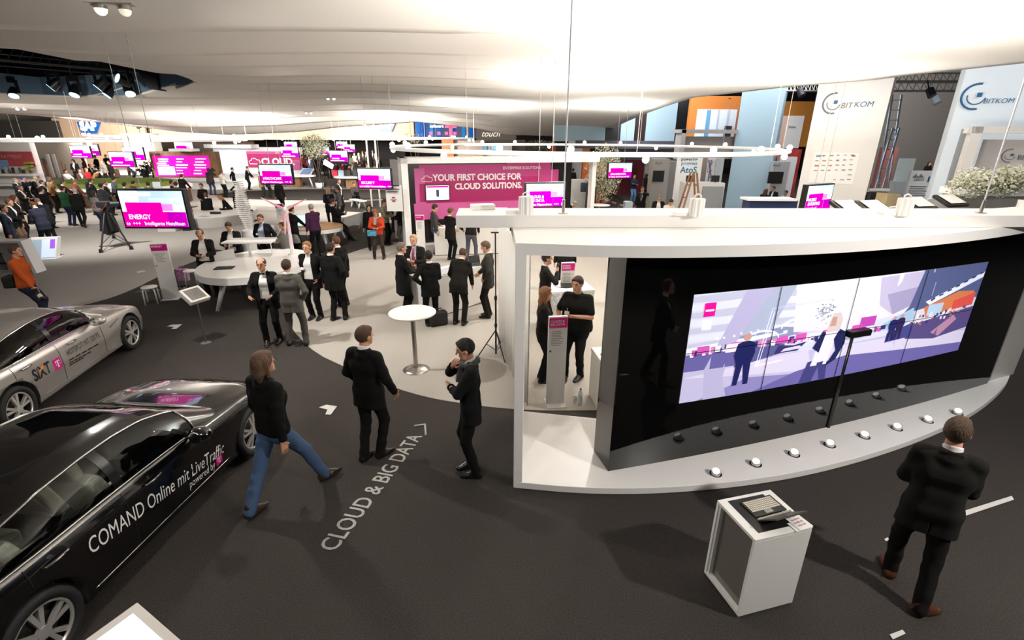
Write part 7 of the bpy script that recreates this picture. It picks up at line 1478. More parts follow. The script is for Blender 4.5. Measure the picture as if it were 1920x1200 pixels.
# red shelf booth at the far left
sb2 = PB('shelf_booth', 'white shelf booth with a red backdrop and display phones at far left', 'booth', -40, 262, 66, 352, 34, .4, mat('#e9e4e0', .5), True)
PB('red_backdrop', None, None, -40, 284, 62, 312, 33.95, .06, mat('#b04a52', .6, noise=.4, nscale=.6), parent=sb2); PB('blue_print', None, None, -20, 300, 15, 318, 33.9, .05, mat('#7d9ac0', .5), parent=sb2)
face_text('MOBILE PAYMENT', -30, 297, 42, 33.9, mat('#d98f8f', .6), sb2, .02)
for y in (326, 345): PB('shelf_board', None, None, -40, y, 62, y+4, 33.2, .8, WH, parent=sb2)
for i in range(9): PB('display_phone', None, None, 2+i*6.5, 318-(i % 2)*4, 6+i*6.5, 325, 33.4, .1, mat(('#3b3a3c', '#b9b5ae', '#6c6a5a')[i % 3], .4), parent=sb2)
for i in range(3): PB('green_box', None, None, 44, 304+i*6, 58, 307+i*6, 33.3, .2, mat('#9aa83a', .6), parent=sb2)
for i, x in enumerate((92, 103)): PB('wall_sculpture', 'tall pale vertical bar on the grey wall, '+('left one of two', 'right one of two')[i], 'wall art', x, 289, x+5, 338, 43.8, .1, mat('#d9d4cc', .5))
for i, x in enumerate((80, 90, 118, 124)): lw_ = PB('neon_letter', 'thin red vertical line on the grey wall, '+('first from left', 'second from left', 'left of the right pair', 'rightmost')[i], 'wall art', x, 302+6*(i % 2), x+1.2, 336, 43.4, .05, mat('#b4624c', .5))
# company signs high on the beige wall
def shield(label, x0, y0, x1, y1, Y, s):
    l, r = atY(x0, y0, Y), atY(x1, y0, Y); zb_ = atY(x0, y1, Y).z; t = thing('wall_sign', label, 'sign', (l.x, Y, zb_)); w, h = r.x-l.x, l.z-zb_
    MB().slab([(0, 0, h), (w*.12, 0, 0), (w*.72, 0, 0), (w, 0, h)], (0, .12, 0)).build('sign_board', mat('#1f5fae', .4, emit=.25), t); me = text_mesh(s, 1, 'CENTER', .06); ww = max(v.co.x for v in me.vertices)*2; k = w*.72/ww; me.transform(Matrix.Diagonal((k, k*1.1, 1, 1))); me.transform(frame_mx((w*.45, -.02, h*.30), (1, 0, 0), (0, 0, 1))); link('lettering', me, t, [glow('#ffffff', 1)])
shield('blue trapezoid company sign with white letters on the beige wall at left', 143, 229, 188, 250, 57.6, 'SAP'); shield('blue trapezoid company sign with white letters above the middle of the hall', 706, 226, 743, 247, 57.6, 'SAP')
# climbing tower, dark back stands
ct_ = PB('climbing_tower', 'grey climbing tower behind the ring lights with coloured holds', 'tower', 237, 250, 292, 330, 52, 1.2, mat('#a9a7a0', .7), True); rr = random.Random(11)
for i in range(14): x, y = rr.uniform(241, 288), rr.uniform(262, 322); PB('hold', None, None, x, y, x+1.5, y+1.5, 51.93, .06, mat(rr.choice(('#5a3030', '#303a5a', '#2b2b2b')), .6), parent=ct_)
for i, x in enumerate((262, 284)): p = atY(x, 250, 52.4); t = thing('spotlight', 'small black spotlight on top of the climbing tower, '+('left one', 'right one')[i], 'spotlight', p); MB().cyl((0, 0, 0), (.1, 0, .5), .03, n=6).build('arm', BLACK(), t); MB().cyl((0, -.2, .5), (.25, .1, .65), .12, n=8).build('head', BLACK(), t)
PB('back_stand', 'long dark stand wall in the back hall behind the crowd', 'stand wall', 480, 264, 760, 320, 66, .3, mat('#1c1615', .8, noise=.4, nscale=2), True)
PB('back_stand', 'brown stand wall behind the pale blue screen', 'stand wall', 292, 262, 478, 300, 60, .3, mat('#3a2b22', .8, noise=.4, nscale=1), True)
# blue LED wall with the pink letter
bl = PB('led_wall', 'dark blue LED wall with pink letter T high in the back', 'led wall', 778, 226, 892, 259, 56, .3, mat('#0d2f66', .4, emit=.3))
for i, x in enumerate((782, 792, 806, 820, 848, 866, 880)): PB('blue_stripe', None, None, x, 228, x+6, 258, 55.95, .03, glow(('#1a5aa8', '#12448c', '#2a78b8')[i % 3], .55), parent=bl)
for q in ((834, 235, 856, 240), (842, 235, 848.5, 257)): PB('pink_letter', None, None, *q, 55.9, .04, glow('#e0688e', .9), parent=bl)
for x in (805, 820, 834, 850): PB('pink_square', None, None, x, 247, x+6, 253, 55.9, .04, glow('#e0688e', .9), parent=bl)
face_text('software', 806, 239, 832, 55.8, glow('#e8f0ff', .95), bl, .04)
tw = PB('stand_wall', 'brown grey stand wall with looping neon writing', 'stand wall', 893, 238, 968, 268, 55, .3, mat('#7d7168', .7)); face_text('touch', 902, 256, 938, 54.9, glow('#fff2e4', .95), tw, -.005, shear=.4)
# the band of bright stands under the light ring
for i, (x0, y0, x1, y1, h, lab) in enumerate(((828, 262, 850, 270, '#c8682a', 'orange panel left in the bright stand band'), (850, 263, 905, 272, '#b9a79a', 'pinkish board in the bright stand band'), (868, 270, 960, 292, '#e8e4e0', 'white counter with small screens in the bright stand band'), (905, 262, 985, 270, '#6a5a50', 'brown lintel in the bright stand band'), (1028, 270, 1068, 292, '#34302c', 'dark shelf stand right of the second hedge'), (1066, 262, 1092, 300, '#f1eeea', 'white wall stand with a small monitor'), (1092, 263, 1106, 300, '#d98a3a', 'orange wall edge behind the flowering tree'))):
    PB('stand', lab, 'stand', x0, y0, x1, y1, 40+i*.7, .5, mat(h, .6), floor=True)
for i, x in enumerate((874, 889, 903, 920)): q = PB('monitor', 'small monitor on the white counter in the bright band, '+('first', 'second', 'third', 'fourth')[i]+' from left', 'monitor', x, 273, x+11, 283, 41.3, .1, DARKM()); PB('monitor_display', None, None, x+1, 274, x+10, 281, 41.27, .02, glow(('#c9a070', '#b8926a', '#7fb0c8', '#8ab8cc')[i], .8), parent=q)
t_ = PB('stand_sign', 'orange red sign with a white dot left of the white wall stand', 'sign', 1030, 274, 1042, 286, 38, .1, mat('#d2522e', .5), True); PB('monitor', 'small dark monitor on the white wall stand', 'monitor', 1067, 281, 1075, 287, 43.4, .1, DARKM())
# plants
def foliage(mb, c, r, n, s, rr, leaf=.5):
    for _ in range(n):
        d = Vector((rr.gauss(0, 1), rr.gauss(0, 1), rr.gauss(0, 1))).normalized()*rr.uniform(.35, 1); p = Vector(c)+Vector((d.x*r[0], d.y*r[1], d.z*r[2])); u = Vector((rr.gauss(0, 1), rr.gauss(0, 1), rr.gauss(0, .7))).normalized(); v = u.orthogonal().normalized(); w = u.cross(v); k = s*rr.uniform(.6, 1.3)
        mb.mat(rr.choice((0, 0, 1, 2))); mb.add([p, p+u*k*.5+v*k*.35, p+u*k, p+u*k*.5-v*k*.35+w*k*.12], [(0, 1, 2, 3)])
BL = [mat('#d9d6bf', .7), mat('#b9bb96', .7), mat('#7f8560', .7)]
def tree(label, g, h, crown, n, s, seed, trunk=True, cz=None, pot=True):
    rr = random.Random(seed); t = thing('blossom_tree', label, 'tree', g); mb = MB(); cz = cz or h-crown[2]; foliage(mb, (0, 0, cz), crown, n, s, rr); tag(mb.build('foliage', BL, t), kind='stuff')
    tr = MB()
    for i in range(5): a = i*1.3; tr.tube([(.05*math.cos(a), .05*math.sin(a), .1), (.10*math.cos(a+.4), .1*math.sin(a+.4), h*.35), (crown[0]*.5*math.cos(a), crown[1]*.5*math.sin(a), cz)], .025, 6)
    tr.build('trunk', mat('#5a4a3c', .8), t)
    if pot: MB().lathe([(.0, 0), (.28, 0), (.34, .4), (.30, .4), (0, .36)], n=20).build('pot', WH, t)
g = at(1127, 380); g = Vector((4.6, 26.2, .012)); tree('tall flowering tree in front of the orange wall behind the barrier tape', g, 3.75, (.95, .8, 1.5), 4200, .085, 3)
g = atY(592, 290, 41); tree('round white blossom tree behind the small hanging screens', Vector((g.x, 41, .01)), 4.1, (1.15, 1.0, .95), 2600, .11, 5)
g = atY(1010, 290, 44); tree('low pale hedge of blossom under the light ring', Vector((g.x, 44, .01)), 3.7, (1.9, .6, .6), 2400, .11, 7, pot=False)
g = atY(775, 262, 43); tree('thin airy shrub left of the blue LED wall', Vector((g.x, 43, .01)), 4.3, (1.2, .8, .6), 420, .10, 8, pot=False)
# flower planter on the booth behind the roof beam
pc = atY(1872, 366, 9.6); pl = thing('planter_wall', 'white curved wall with a long trough of white blossom at the right edge', 'planter', (pc.x, 9.6, 0))
cur = [at(x, y, 3.05) for x, y in ((1640, 391), (1700, 381), (1760, 366), (1800, 360), (1980, 362))]; cur = [Vector((p.x, p.y, 0)) for p in cur]; cp_ = chaikin(cur, 2); poly = [(p.x-pc.x, p.y-9.6) for p in cp_]+[(p.x-pc.x+.4, p.y-9.6+.35) for p in cp_[::-1]]
MB().prism(poly, .02, 3.02).build('curved_wall', mat('#ebe8e4', .55), pl)
rr = random.Random(21); mb = MB()
for x, y in ((1805, 350), (1825, 340), (1848, 336), (1870, 333), (1892, 334), (1915, 332), (1945, 334), (1858, 346), (1885, 348), (1910, 348), (1820, 354)):
    q = atY(x, y, 9.9); foliage(mb, (q.x-pc.x, .3+rr.uniform(-.2, .3), q.z), (.34, .34, .22), 800, .05, rr)
tag(mb.build('blossom', [mat('#dad9c6', .7), mat('#c4c6ac', .7), mat('#8b9170', .7)], pl), kind='stuff'); MB().box((.9, .35, 3.08), (3.0, .6, .12)).build('trough', WH, pl)
for i, (x, y) in enumerate(((1607, 397), (1655, 397), (1740, 390), (1800, 384))):
    q = at(x, y, 3.06); t = thing('flood_panel', 'flat floodlight panel on the rear roof edge, '+('leftmost', 'second from left', 'third from left', 'rightmost')[i], 'floodlight', q, .3); MB().slab([(-.22, 0, 0), (.22, 0, 0), (.22, .28, .13), (-.22, .28, .13)], (0, .02, -.04)).build('housing', DARKM(), t); MB().slab([(-.17, .02, .026), (.17, .02, .026), (.17, .25, .132), (-.17, .25, .132)], (0, .001, -.002)).build('glass_front', mat('#f4f4f2', .2), t)
# right hand hall: blue wall, pillars, columns
def par(name, label, cat, pts, Y, d, m):   # upright board whose outline is a polygon at depth Y
    ps_ = [atY(x, y, Y) for x, y in pts]; c = sum(ps_, Vector())/len(ps_); o = MB().slab([p-c for p in ps_], (0, d, 0)).build(name, m, None, c); return tag(o, label, cat)
BW = mat('#a3bdc9', .6); DW = mat('#17171a', .3)
for i, (x0, x1, m, lab) in enumerate(((1040, 1137, BW, 'pale blue wall panel at the left end above the flowering tree'), (1138, 1165, DW, 'dark window strip between the first two pale blue panels'), (1166, 1192, BW, 'narrow pale blue wall panel between two dark window strips'), (1193, 1212, mat('#2a1113', .3), 'dark reddish window strip in the pale blue wall'), (1213, 1269, BW, 'wide pale blue wall panel right of the reddish window'), (1270, 1292, DW, 'dark window strip beside the orange frame'))): PB('wall_panel', lab, 'wall panel', x0, 170, x1, 265, 33, .3, m)
PB('wall_beam', 'dark purple grey beam under the pale blue wall panels', 'beam', 1080, 264, 1275, 279, 32.6, .4, mat('#4d4a55', .6)); PB('wall_beam', 'lower grey beam over the grey booths', 'beam', 1150, 279, 1290, 300, 34, .4, mat('#6b6a70', .6))
of = PB('photo_wall', 'orange wall framing a large photo of a white corridor', 'photo wall', 1292, 180, 1384, 262, 30, .3, mat('#c8752a', .6)); PB('photo', None, None, 1305, 205, 1379, 258, 29.95, .04, mat('#dfe6ee', .5), parent=of); PB('photo_door', None, None, 1323, 206, 1330, 258, 29.92, .03, mat('#5f9cc0', .5), parent=of); PB('photo_edge', None, None, 1344, 206, 1346, 250, 29.92, .03, mat('#b5bccb', .5), parent=of); PB('photo_edge', None, None, 1364, 206, 1366, 240, 29.92, .03, mat('#b5bccb', .5), parent=of); PB('photo_figure', None, None, 1358, 236, 1371, 256, 29.9, .03, mat('#2e2a33', .5), parent=of)
gb = PB('portal_frame', 'grey portal frame in front of the photo wall', 'frame', 1276, 243, 1384, 250, 27.5, 1.2, mat('#9b9590', .6)); PB('lower_panel', None, None, 1282, 256, 1384, 298, 27.9, .2, mat('#9a928c', .6), parent=gb); PB('left_post', None, None, 1276, 243, 1284, 300, 27.5, 1.0, mat('#a8a29c', .6), parent=gb)
def pillar_box(label, x0, x1, yb, Y, top, d, m, name='hall_pillar'): l, r = atY(x0, yb, Y).x, atY(x1, yb, Y).x; o = MB().box((0, 0, 0), (r-l, d, top)).build(name, m, None, ((l+r)/2, Y+d/2, top/2+.012)); return tag(o, label, 'pillar')
def turned(O, a):
    """a board face through O turned by a degrees: returns the point it shows at an image position"""
    d = Vector((math.cos(math.radians(a)), math.sin(math.radians(a)), 0)); nb = Vector((-d.y, d.x, 0))
    def f(x, y, off=0.0):
        r = ray(x, y); c = Vector((0, 0, CAMH)); k = (O+nb*off-c).dot(nb)/r.dot(nb); return c+r*k
    f.d, f.nb = d, nb; return f
def board(f, name, label, cat, x0, y0, x1, y1, depth, m, off=0.0, parent=None, zlo=None, zhi=None):
    ym = (y0+y1)/2; l, r = f(x0, ym, off), f(x1, ym, off); xm = (x0+x1)/2; zh = f(xm, y0, off).z if zhi is None else zhi; zl = f(xm, y1, off).z if zlo is None else zlo
    org = parent.location if parent else Vector((l.x, l.y, zl)); o = MB().slab([Vector((p.x, p.y, z))-org for p, z in ((l, zl), (r, zl), (r, zh), (l, zh))], f.nb*depth).build(name, m, parent, None if parent else org)
    return tag(o, label, cat) if label else o
def board_text(f, s, x, y, x1, y1, m, parent, bold=.0, shear=0.0, off=-.015):
    a, b = f(x, y, off), f(x1, y1, off); L = math.hypot(b.x-a.x, b.y-a.y); me = text_mesh(s, 1.0, 'LEFT', bold, shear); k = L/max(v.co.x for v in me.vertices); me.transform(Matrix.Diagonal((k, k, 1, 1))); me.transform(frame_mx(a-parent.location, f.d, (0, 0, 1))); return link('lettering', me, parent, [m])
def emblem(f, parent, cx, cy, r, m, m2):
    c = f(cx, cy, -.02)-parent.location
    for rad, a0, a1, w in ((r, 80, 285, .16), (r*.62, 170, 350, .15)):
        arc = [(math.cos(math.radians(t)), math.sin(math.radians(t))) for t in np.linspace(a0, a1, 18)]; vs = [c+f.d*(rad*k*x)+Vector((0, 0, rad*k*z)) for k in (1-w/2, 1+w/2) for x, z in arc]
        MB().add(vs, [(i, i+1, 19+i, 18+i) for i in range(17)]).build('logo_arc', m, parent)
    MB().slab([c+f.d*(r*x)+Vector((0, 0, r*z)) for x, z in ((0, -.05), (.34, -.05), (.34, .3), (0, .3))], -f.nb*.01).build('logo_square', m2, parent)
GL, BLU = mat('#6b6d70', .6), mat('#1f5f8a', .5)
fb = turned(atY(1418, 300, 27), -32); board(fb, 'hall_pillar', 'tall pale blue pillar right of the orange photo wall', 'pillar', 1373, 290, 1450, 300, 1.2, mat('#a9c2cf', .6), zlo=.012, zhi=8.9)
fc = turned(atY(1580, 265, 17.0), -41); cX = board(fc, 'hall_pillar', 'tall white column with an arc emblem and a board of partner logos', 'pillar', 1514, 260, 1648, 270, .55, mat('#e9e6e2', .55), zlo=.012, zhi=7.7)
emblem(fc, cX, 1563, 194, .30, GL, BLU); board_text(fc, 'BIT', 1575, 203, 1599, 201, GL, cX, 0, .12); board_text(fc, 'KOM', 1600, 201, 1638, 197, BLU, cX, 0, .12)
board(fc, 'logo_board', None, None, 1521, 286, 1606, 344, .012, mat('#f2f1ee', .5), -.013, cX); rr = random.Random(2)
for r_ in range(6):
    for c_ in range(6):
        if r_ == 4 and c_ < 5 or (r_ == 5 and c_ < 3): continue
        x = 1530+c_*13-r_*1.4; y = 291+r_*9.2-c_*.3; board(fc, 'partner_logo', None, None, x, y, x+rr.uniform(4, 8), y+rr.uniform(1.6, 3.2), .006, mat(rr.choice(('#7f9ab8', '#a9adb0', '#c06a60', '#77777a', '#8fb08a', '#c9a070', '#b0b4b8', '#9aa0a6')), .6), -.02, cX)
board_text(fc, 'CSS', 1597, 293.5, 1604, 293, mat('#2a5a4a', .6), cX, .04, 0, -.028); board_text(fc, 'Atos', 1536, 293, 1545, 293, mat('#2f5f92', .6), cX, .02, 0, -.028)
fr2 = turned(atY(1840, 250, 14.3), -31); rX = board(fr2, 'hall_pillar', 'tall pale wall with a blue arc emblem at the right picture edge', 'pillar', 1779, 240, 1960, 250, .75, mat('#e4ecf2', .55), zlo=.012, zhi=7.7)
emblem(fr2, rX, 1831, 181, .31, BLU, BLU); board_text(fr2, 'BITKOM', 1842, 194, 1902, 190, BLU, rX, 0, .12)
fn = turned(atY(1860, 300, 12.4), -33); wf = board(fn, 'niche_booth', 'white framed booth niche with a grey arc emblem at the right edge', 'booth', 1838, 262, 2010, 300, .05, mat('#c9c5c3', .5), .45, None, .012)
board(fn, 'left_frame', None, None, 1815, 237, 1836, 300, .6, mat('#dcd9d6', .5), 0, wf, .012); board(fn, 'top_frame', None, None, 1815, 237, 2010, 250, .6, mat('#dcd9d6', .5), 0, wf); fn2 = turned(fn(1894, 292, .45), -33); emblem(fn2, wf, 1894, 292, .15, GL, BLU); board_text(fn, 'BITKOM', 1906, 299, 1965, 297, GL, wf, .03, 0, .43)
board(turned(atY(1806, 300, 13.2), -33), 'partition', 'dark grey slab beside the white framed niche', 'partition', 1797, 242, 1812, 300, .2, mat('#8f9498', .6), zlo=.012)
# between the columns: grey hall wall, trusses, ladder, sign boards
PB('hall_wall', 'dark grey hall wall behind the aluminium ladder', 'wall', 1640, 60, 1830, 345, 38.5, .3, mat('#6a6663', .85), True)
def truss(label, x0, x1, y, Y, sz=.35):
    a, b = atY(x0, y, Y), atY(x1, y, Y); t = thing('roof_truss', label, 'truss', a); d = b-a; m = mat('#b9b6b0', .35, .8)
    for o_ in ((0, 0, 0), (0, sz, 0), (0, sz*.5, sz)): MB().cyl(o_, d+Vector(o_), .035, n=6).build('chord', m, t)
    n_ = 12
    for i in range(n_): MB().cyl(d*(i/n_), d*((i+.5)/n_)+Vector((0, sz*.5, sz)), .018, n=5).build('brace', m, t); MB().cyl(d*((i+.5)/n_)+Vector((0, sz*.5, sz)), d*((i+1)/n_), .018, n=5).build('brace', m, t)
truss('upper silver roof truss seen between the two white columns', 1660, 1815, 152, 26); truss('lower silver roof truss seen between the two white columns', 1640, 1812, 170, 25); truss('silver roof truss behind the pale blue pillar', 1455, 1540, 170, 27)
for x, y, h, lab in ((1740, 172, '#1c1b1e', 'black stage spotlight under the lower truss'), (1750, 185, '#d4dde6', 'bright stage spotlight under the lower truss'), (1498, 172, '#1c1b1e', 'dark stage spotlight cluster left of the white column')): p = atY(x, y, 24.9 if x > 1600 else 26.9); t = thing('stage_lamp', lab, 'stage light', p); MB().cyl((0, 0, .12), (.1, -.2, -.2), .14, .18, n=10).build('head', mat(h, .4), t); MB().cyl((0, 0, .1), (0, .2, .5), .03, n=6).build('clamp', BLACK(), t)
def ladder(label, pts, Y, m, rungs, wide, name='ladder'):
    t = thing(name, label, 'ladder', (0, 0, 0)); a, b = pts; ax = Vector((1, 0, 0))
    for sx in (-.5, .5): MB().tube([a+ax*wide*sx, b+ax*wide*sx*.8], .04, 4).build('rail', m, t)
    for i in range(rungs): q = a.lerp(b, (i+.5)/rungs); MB().cyl(q-ax*wide*.47, q+ax*wide*.47, .022, n=6).build('rung', m, t)
    t.location = (0, 0, 0); return t
AL = mat('#aab2b8', .35, .8)
def lad3(label, xa, ya, Ya, xb, Yb, yb, m, r, w): A = atY(xa, ya, Ya); A.z = .012; B = atY(xb, yb, Yb); t = ladder(label, (Vector((0, 0, 0)), B-A), 0, m, r, w); t.location = A; return t
lad3('tall aluminium ladder leaning beside the white logo column', 1664, 360, 19.5, 1682, 20.2, 178, AL, 16, .42); lad3('shorter strut ladder propped diagonally against the tall one', 1640, 360, 19.0, 1680, 19.9, 240, AL, 10, .30)
cs2 = PB('sign_board', 'grey sign board with a bar logo between the columns', 'sign', 1700, 320, 1752, 392, 17.5, .1, mat('#c3c1bd', .5), True); face_text('CISCO', 1713, 339, 1732, 17.5, GL, cs2, .03)
for i in range(9): hh = (2, 4, 7, 4, 2, 4, 7, 4, 2)[i]; PB('logo_bar', None, None, 1712.5+i*2.4, 333-hh, 1713.3+i*2.4, 333, 17.47, .02, GL, parent=cs2)
for i in range(5): PB('text_line', None, None, 1707-i*1.2, 349+i*4, 1738-(i % 2)*3, 350.2+i*4, 17.47, .02, GL, parent=cs2)
PB('blue_mark', None, None, 1741, 331, 1748, 341, 17.47, .02, BLU, parent=cs2)
PB('whiteboard', 'tilted pale whiteboard behind the ladder', 'board', 1683, 297, 1712, 340, 22, .1, mat('#c9cfca', .4)); PB('cabinet', 'grey cabinet at the foot of the ladder', 'cabinet', 1676, 341, 1702, 395, 21.5, .6, mat('#b0b2b4', .5), True); PB('table', 'table with a dark cloth under the ladder', 'table', 1630, 362, 1670, 395, 16.2, .8, mat('#26272b', .8), True); tr_ = atY(1649, 359, 16.4); o = MB().cyl((-.3, 0, 0), (.35, 0, 0), .06, n=14).build('paper_roll', WH, None, (tr_.x, 16.5, atY(1649, 362, 16.2).z+.06)); tag(o, 'white paper roll on the dark table', 'roll'); PB('crate', 'woven straw crate in front of the dark table', 'crate', 1661, 364, 1686, 395, 15.6, .5, mat('#b9a67e', .8, noise=.3, nscale=40), True); PB('stand', 'small red and white stand seen behind the ladder', 'stand', 1652, 276, 1680, 320, 30, .3, mat('#b9706a', .6), True)
ow = PB('photo_wall', 'orange wall with pale posters left of the white column', 'photo wall', 1440, 190, 1525, 275, 30, .3, mat('#b8731f', .6)); PB('poster_pink', None, None, 1455, 217, 1473, 278, 29.95, .04, mat('#f0cdb8', .6), parent=ow); PB('poster_white', None, None, 1473, 217, 1503, 278, 29.93, .04, mat('#f4f0ec', .6), parent=ow); face_text('Polska', 1478, 240, 1492, 29.9, GL, ow, .02)
PB('stand', 'red and white counter below the pale posters', 'stand', 1452, 280, 1502, 302, 28.2, .6, mat('#c23a34', .6, noise=.5, nscale=2), True); a2 = PB('display_wall', 'grey wall with blue lettering and a dark screen near the blue counter', 'stand', 1447, 303, 1477, 360, 26.2, .3, mat('#b5b2ae', .6), True); face_text('AtoS', 1449, 312, 1463, 26.15, BLU, a2, .02); PB('dark_screen', None, None, 1441, 322, 1468, 344, 26.1, .08, DARKM(), parent=a2); PB('stand', 'white portal stand behind the wall with the dark screen', 'stand', 1458, 294, 1490, 352, 27.5, .3, WH, True)
bc = PB('counter', 'dark blue counter with a white top where two people lean', 'counter', 1404, 376, 1494, 402, 16.0, .5, mat('#1f3057', .5), True); PB('counter_top', None, None, 1403, 373, 1495, 377, 15.9, .6, WH, parent=bc)
# the grey booths beside the tree
PB('red_wall', 'dark red wall with a slatted front behind the navy sweater', 'wall', 1140, 296, 1210, 352, 38, .3, mat('#7a2430', .6), True); pdm = PB('stand', 'white panel with red specks beside the dark red wall', 'stand', 1209, 298, 1226, 345, 37, .3, mat('#d8d2d0', .6, noise=.3, nscale=6), True)
ga = PB('display_wall', 'tall grey display wall with grey letters and a black screen', 'stand', 1222, 298, 1252, 388, 25.5, .8, mat('#a9a49f', .6), True); PB('black_screen', None, None, 1224, 320, 1245, 341, 25.45, .08, DARKM(), parent=ga); face_text('AtoS', 1228, 308, 1241, 25.45, mat('#6e6a6a', .6), ga, .02); PB('display_wall', 'second grey display wall standing behind the first', 'stand', 1252, 302, 1267, 380, 26.6, .5, mat('#98948f', .6), True)
po = PB('poster', 'white poster with the words powering progress', 'poster', 1268, 296, 1313, 372, 21.2, .2, mat('#eef0f0', .55), True)
for s, x, y, x1, c in (('powering', 1277, 301, 1308, '#3c3f44'), ('progress', 1277, 309, 1307, '#2f7fb0'), ('AtoS', 1275, 324, 1306, '#1f7a9c')): face_text(s, x, y, x1, 21.2, mat(c, .6), po, .02)
PB('stand', 'brown grey booth wall right of the progress poster', 'stand', 1313, 296, 1326, 366, 22.4, .3, mat('#9c8f84', .6), True); pw = PB('poster', 'tall white poster with a lattice of dark dots', 'poster', 1325, 296, 1339, 346, 22, .05, mat('#e3e4ea', .5), True); rr = random.Random(9)
for i in range(14): x, y = rr.uniform(1326, 1337), rr.uniform(300, 342); PB('dot', None, None, x, y, x+1.4, y+1.6, 21.97, .02, mat('#3f3a5c', .6), parent=pw)
for x in (1329, 1334): q0, q1 = atY(x, 300, 21.96)-pw.location, atY(x-7 if x > 1330 else x+6, 343, 21.96)-pw.location; MB().cyl(q0, q1, .02, n=5).build('lattice_line', mat('#5a4f78', .6), pw)
PB('stand', 'pale booth wall right of the lattice poster', 'stand', 1339, 297, 1354, 360, 22.4, .3, mat('#cdd6dc', .5), True); d1 = PB('counter', 'grey white desk with two monitors beside the ladder', 'counter', 1283, 343, 1356, 395, 19.5, .7, mat('#c6c5c3', .5), True); PB('grey_front', None, None, 1316, 350, 1354, 395, 19.4, .1, mat('#85878a', .5), parent=d1)
for x0, x1, l in ((1287, 1303, 'black monitor on the grey white desk, left one'), (1334, 1349, 'black monitor on the grey white desk, right one')): q = PB('monitor', l, 'monitor', x0, 329, x1, 341, 19.7, .05, DARKM()); PB('monitor_foot', None, None, (x0+x1)/2-1, 341, (x0+x1)/2+1, 343.5, 19.72, .05, DARKM(), parent=q)
st2 = at(1295, 361, .7); stool('white bar stool in front of the grey white desk', 0, 0, .72, Vector((st2.x, 18.4, 0)))
# wooden step ladder, white post, barrier tape, round tables
WD = mat('#6b4528', .6); A = atY(1300, 330, 16.5); tL = thing('step_ladder', 'wooden A shaped step ladder before the progress poster', 'ladder', (A.x, 16.5, .012)); hA = atY(1301, 324, 16.5).z
for sg in (-1, 1):
    for sy in (-1, 1): MB().tube([(sg*.62, sy*.30, 0), (sg*.05, sy*.14, hA)], .035, 4).build('rail', WD, tL)
    for i in range(7): k_ = (i+.6)/7.6; MB().box((sg*(.62-.57*k_), 0, hA*k_), (.05, 2*(.30-.16*k_), .03)).build('step', WD, tL)
q = atY(1269, 350, 15.5); o = MB().box((0, 0, 0), (.09, .09, 1.5)).build('white_post', WH, None, (q.x, 15.5, .76)); tag(o, 'slim white post left of the wooden step ladder', 'post')
tp = [at(x, y, .72) for x, y in ((1066, 358), (1088, 366), (1106, 364), (1130, 373), (1160, 383), (1185, 390), (1215, 398))]; tb = thing('barrier_tape', 'red and white barrier tape around the booth under construction', 'barrier tape', tp[0]); R2, W2 = mat('#c23a34', .6), mat('#f0eeea', .6); mr_ = MB()
pts = [q-tp[0] for q in chaikin(tp, 2)]; acc_ = 0
for a, b in zip(pts, pts[1:]):
    n_ = max(1, int((b-a).length/.3))
    for i in range(n_): acc_ += 1; mr_.mat(acc_ % 2).slab([a.lerp(b, i/n_)-Vector((0, 0, .04)), a.lerp(b, (i+1)/n_)-Vector((0, 0, .04)), a.lerp(b, (i+1)/n_)+Vector((0, 0, .04)), a.lerp(b, i/n_)+Vector((0, 0, .04))], (0, .004, 0))
mr_.build('tape', [R2, W2], tb)
for i in (2, 4): MB().cyl((tp[i].x-tp[0].x, tp[i].y-tp[0].y, -.71), (tp[i].x-tp[0].x, tp[i].y-tp[0].y, .05), .025, n=8).build('barrier_post', STEEL(), tb)
g = at(1124, 384, 1.0); t = thing('bar_table', 'round white table behind the booth roof near the bent man', 'table', (g.x, g.y, 0)); MB().lathe([(0, .97), (.5, .97), (.5, 1.0), (0, 1.0)], n=32).build('tabletop', WH, t); MB().cyl((0, 0, .02), (0, 0, .97), .04, n=12).build('column', STEEL(), t); MB().cyl((0, 0, 0), (0, 0, .02), .25, n=24).build('foot_plate', STEEL(), t)
o = PB('rack', 'glass display case at the edge of the construction booth', 'case', 1172, 379, 1186, 400, 15, .3, mat('#8a9496', .15), True); PB('counter', 'white counter with dark monitors left of the flowering tree', 'counter', 1062, 338, 1118, 352, 27, .8, mat('#dcdad6', .5), True); PB('monitor', 'dark monitor on the floor beside the flowering tree', 'monitor', 1089, 343, 1110, 360, 25.6, .2, mat('#2a3440', .3)); o = PB('flight_case', 'black flight case left of the tree pot', 'case', 1101, 352, 1118, 372, 24.6, .5, mat('#1c1b1c', .6), True)
tag(PB('orange_wall', 'orange lattice wall behind the flowering tree', 'wall', 1092, 300, 1140, 336, 32, .2, mat('#c8642c', .6, noise=.3, nscale=3), True))
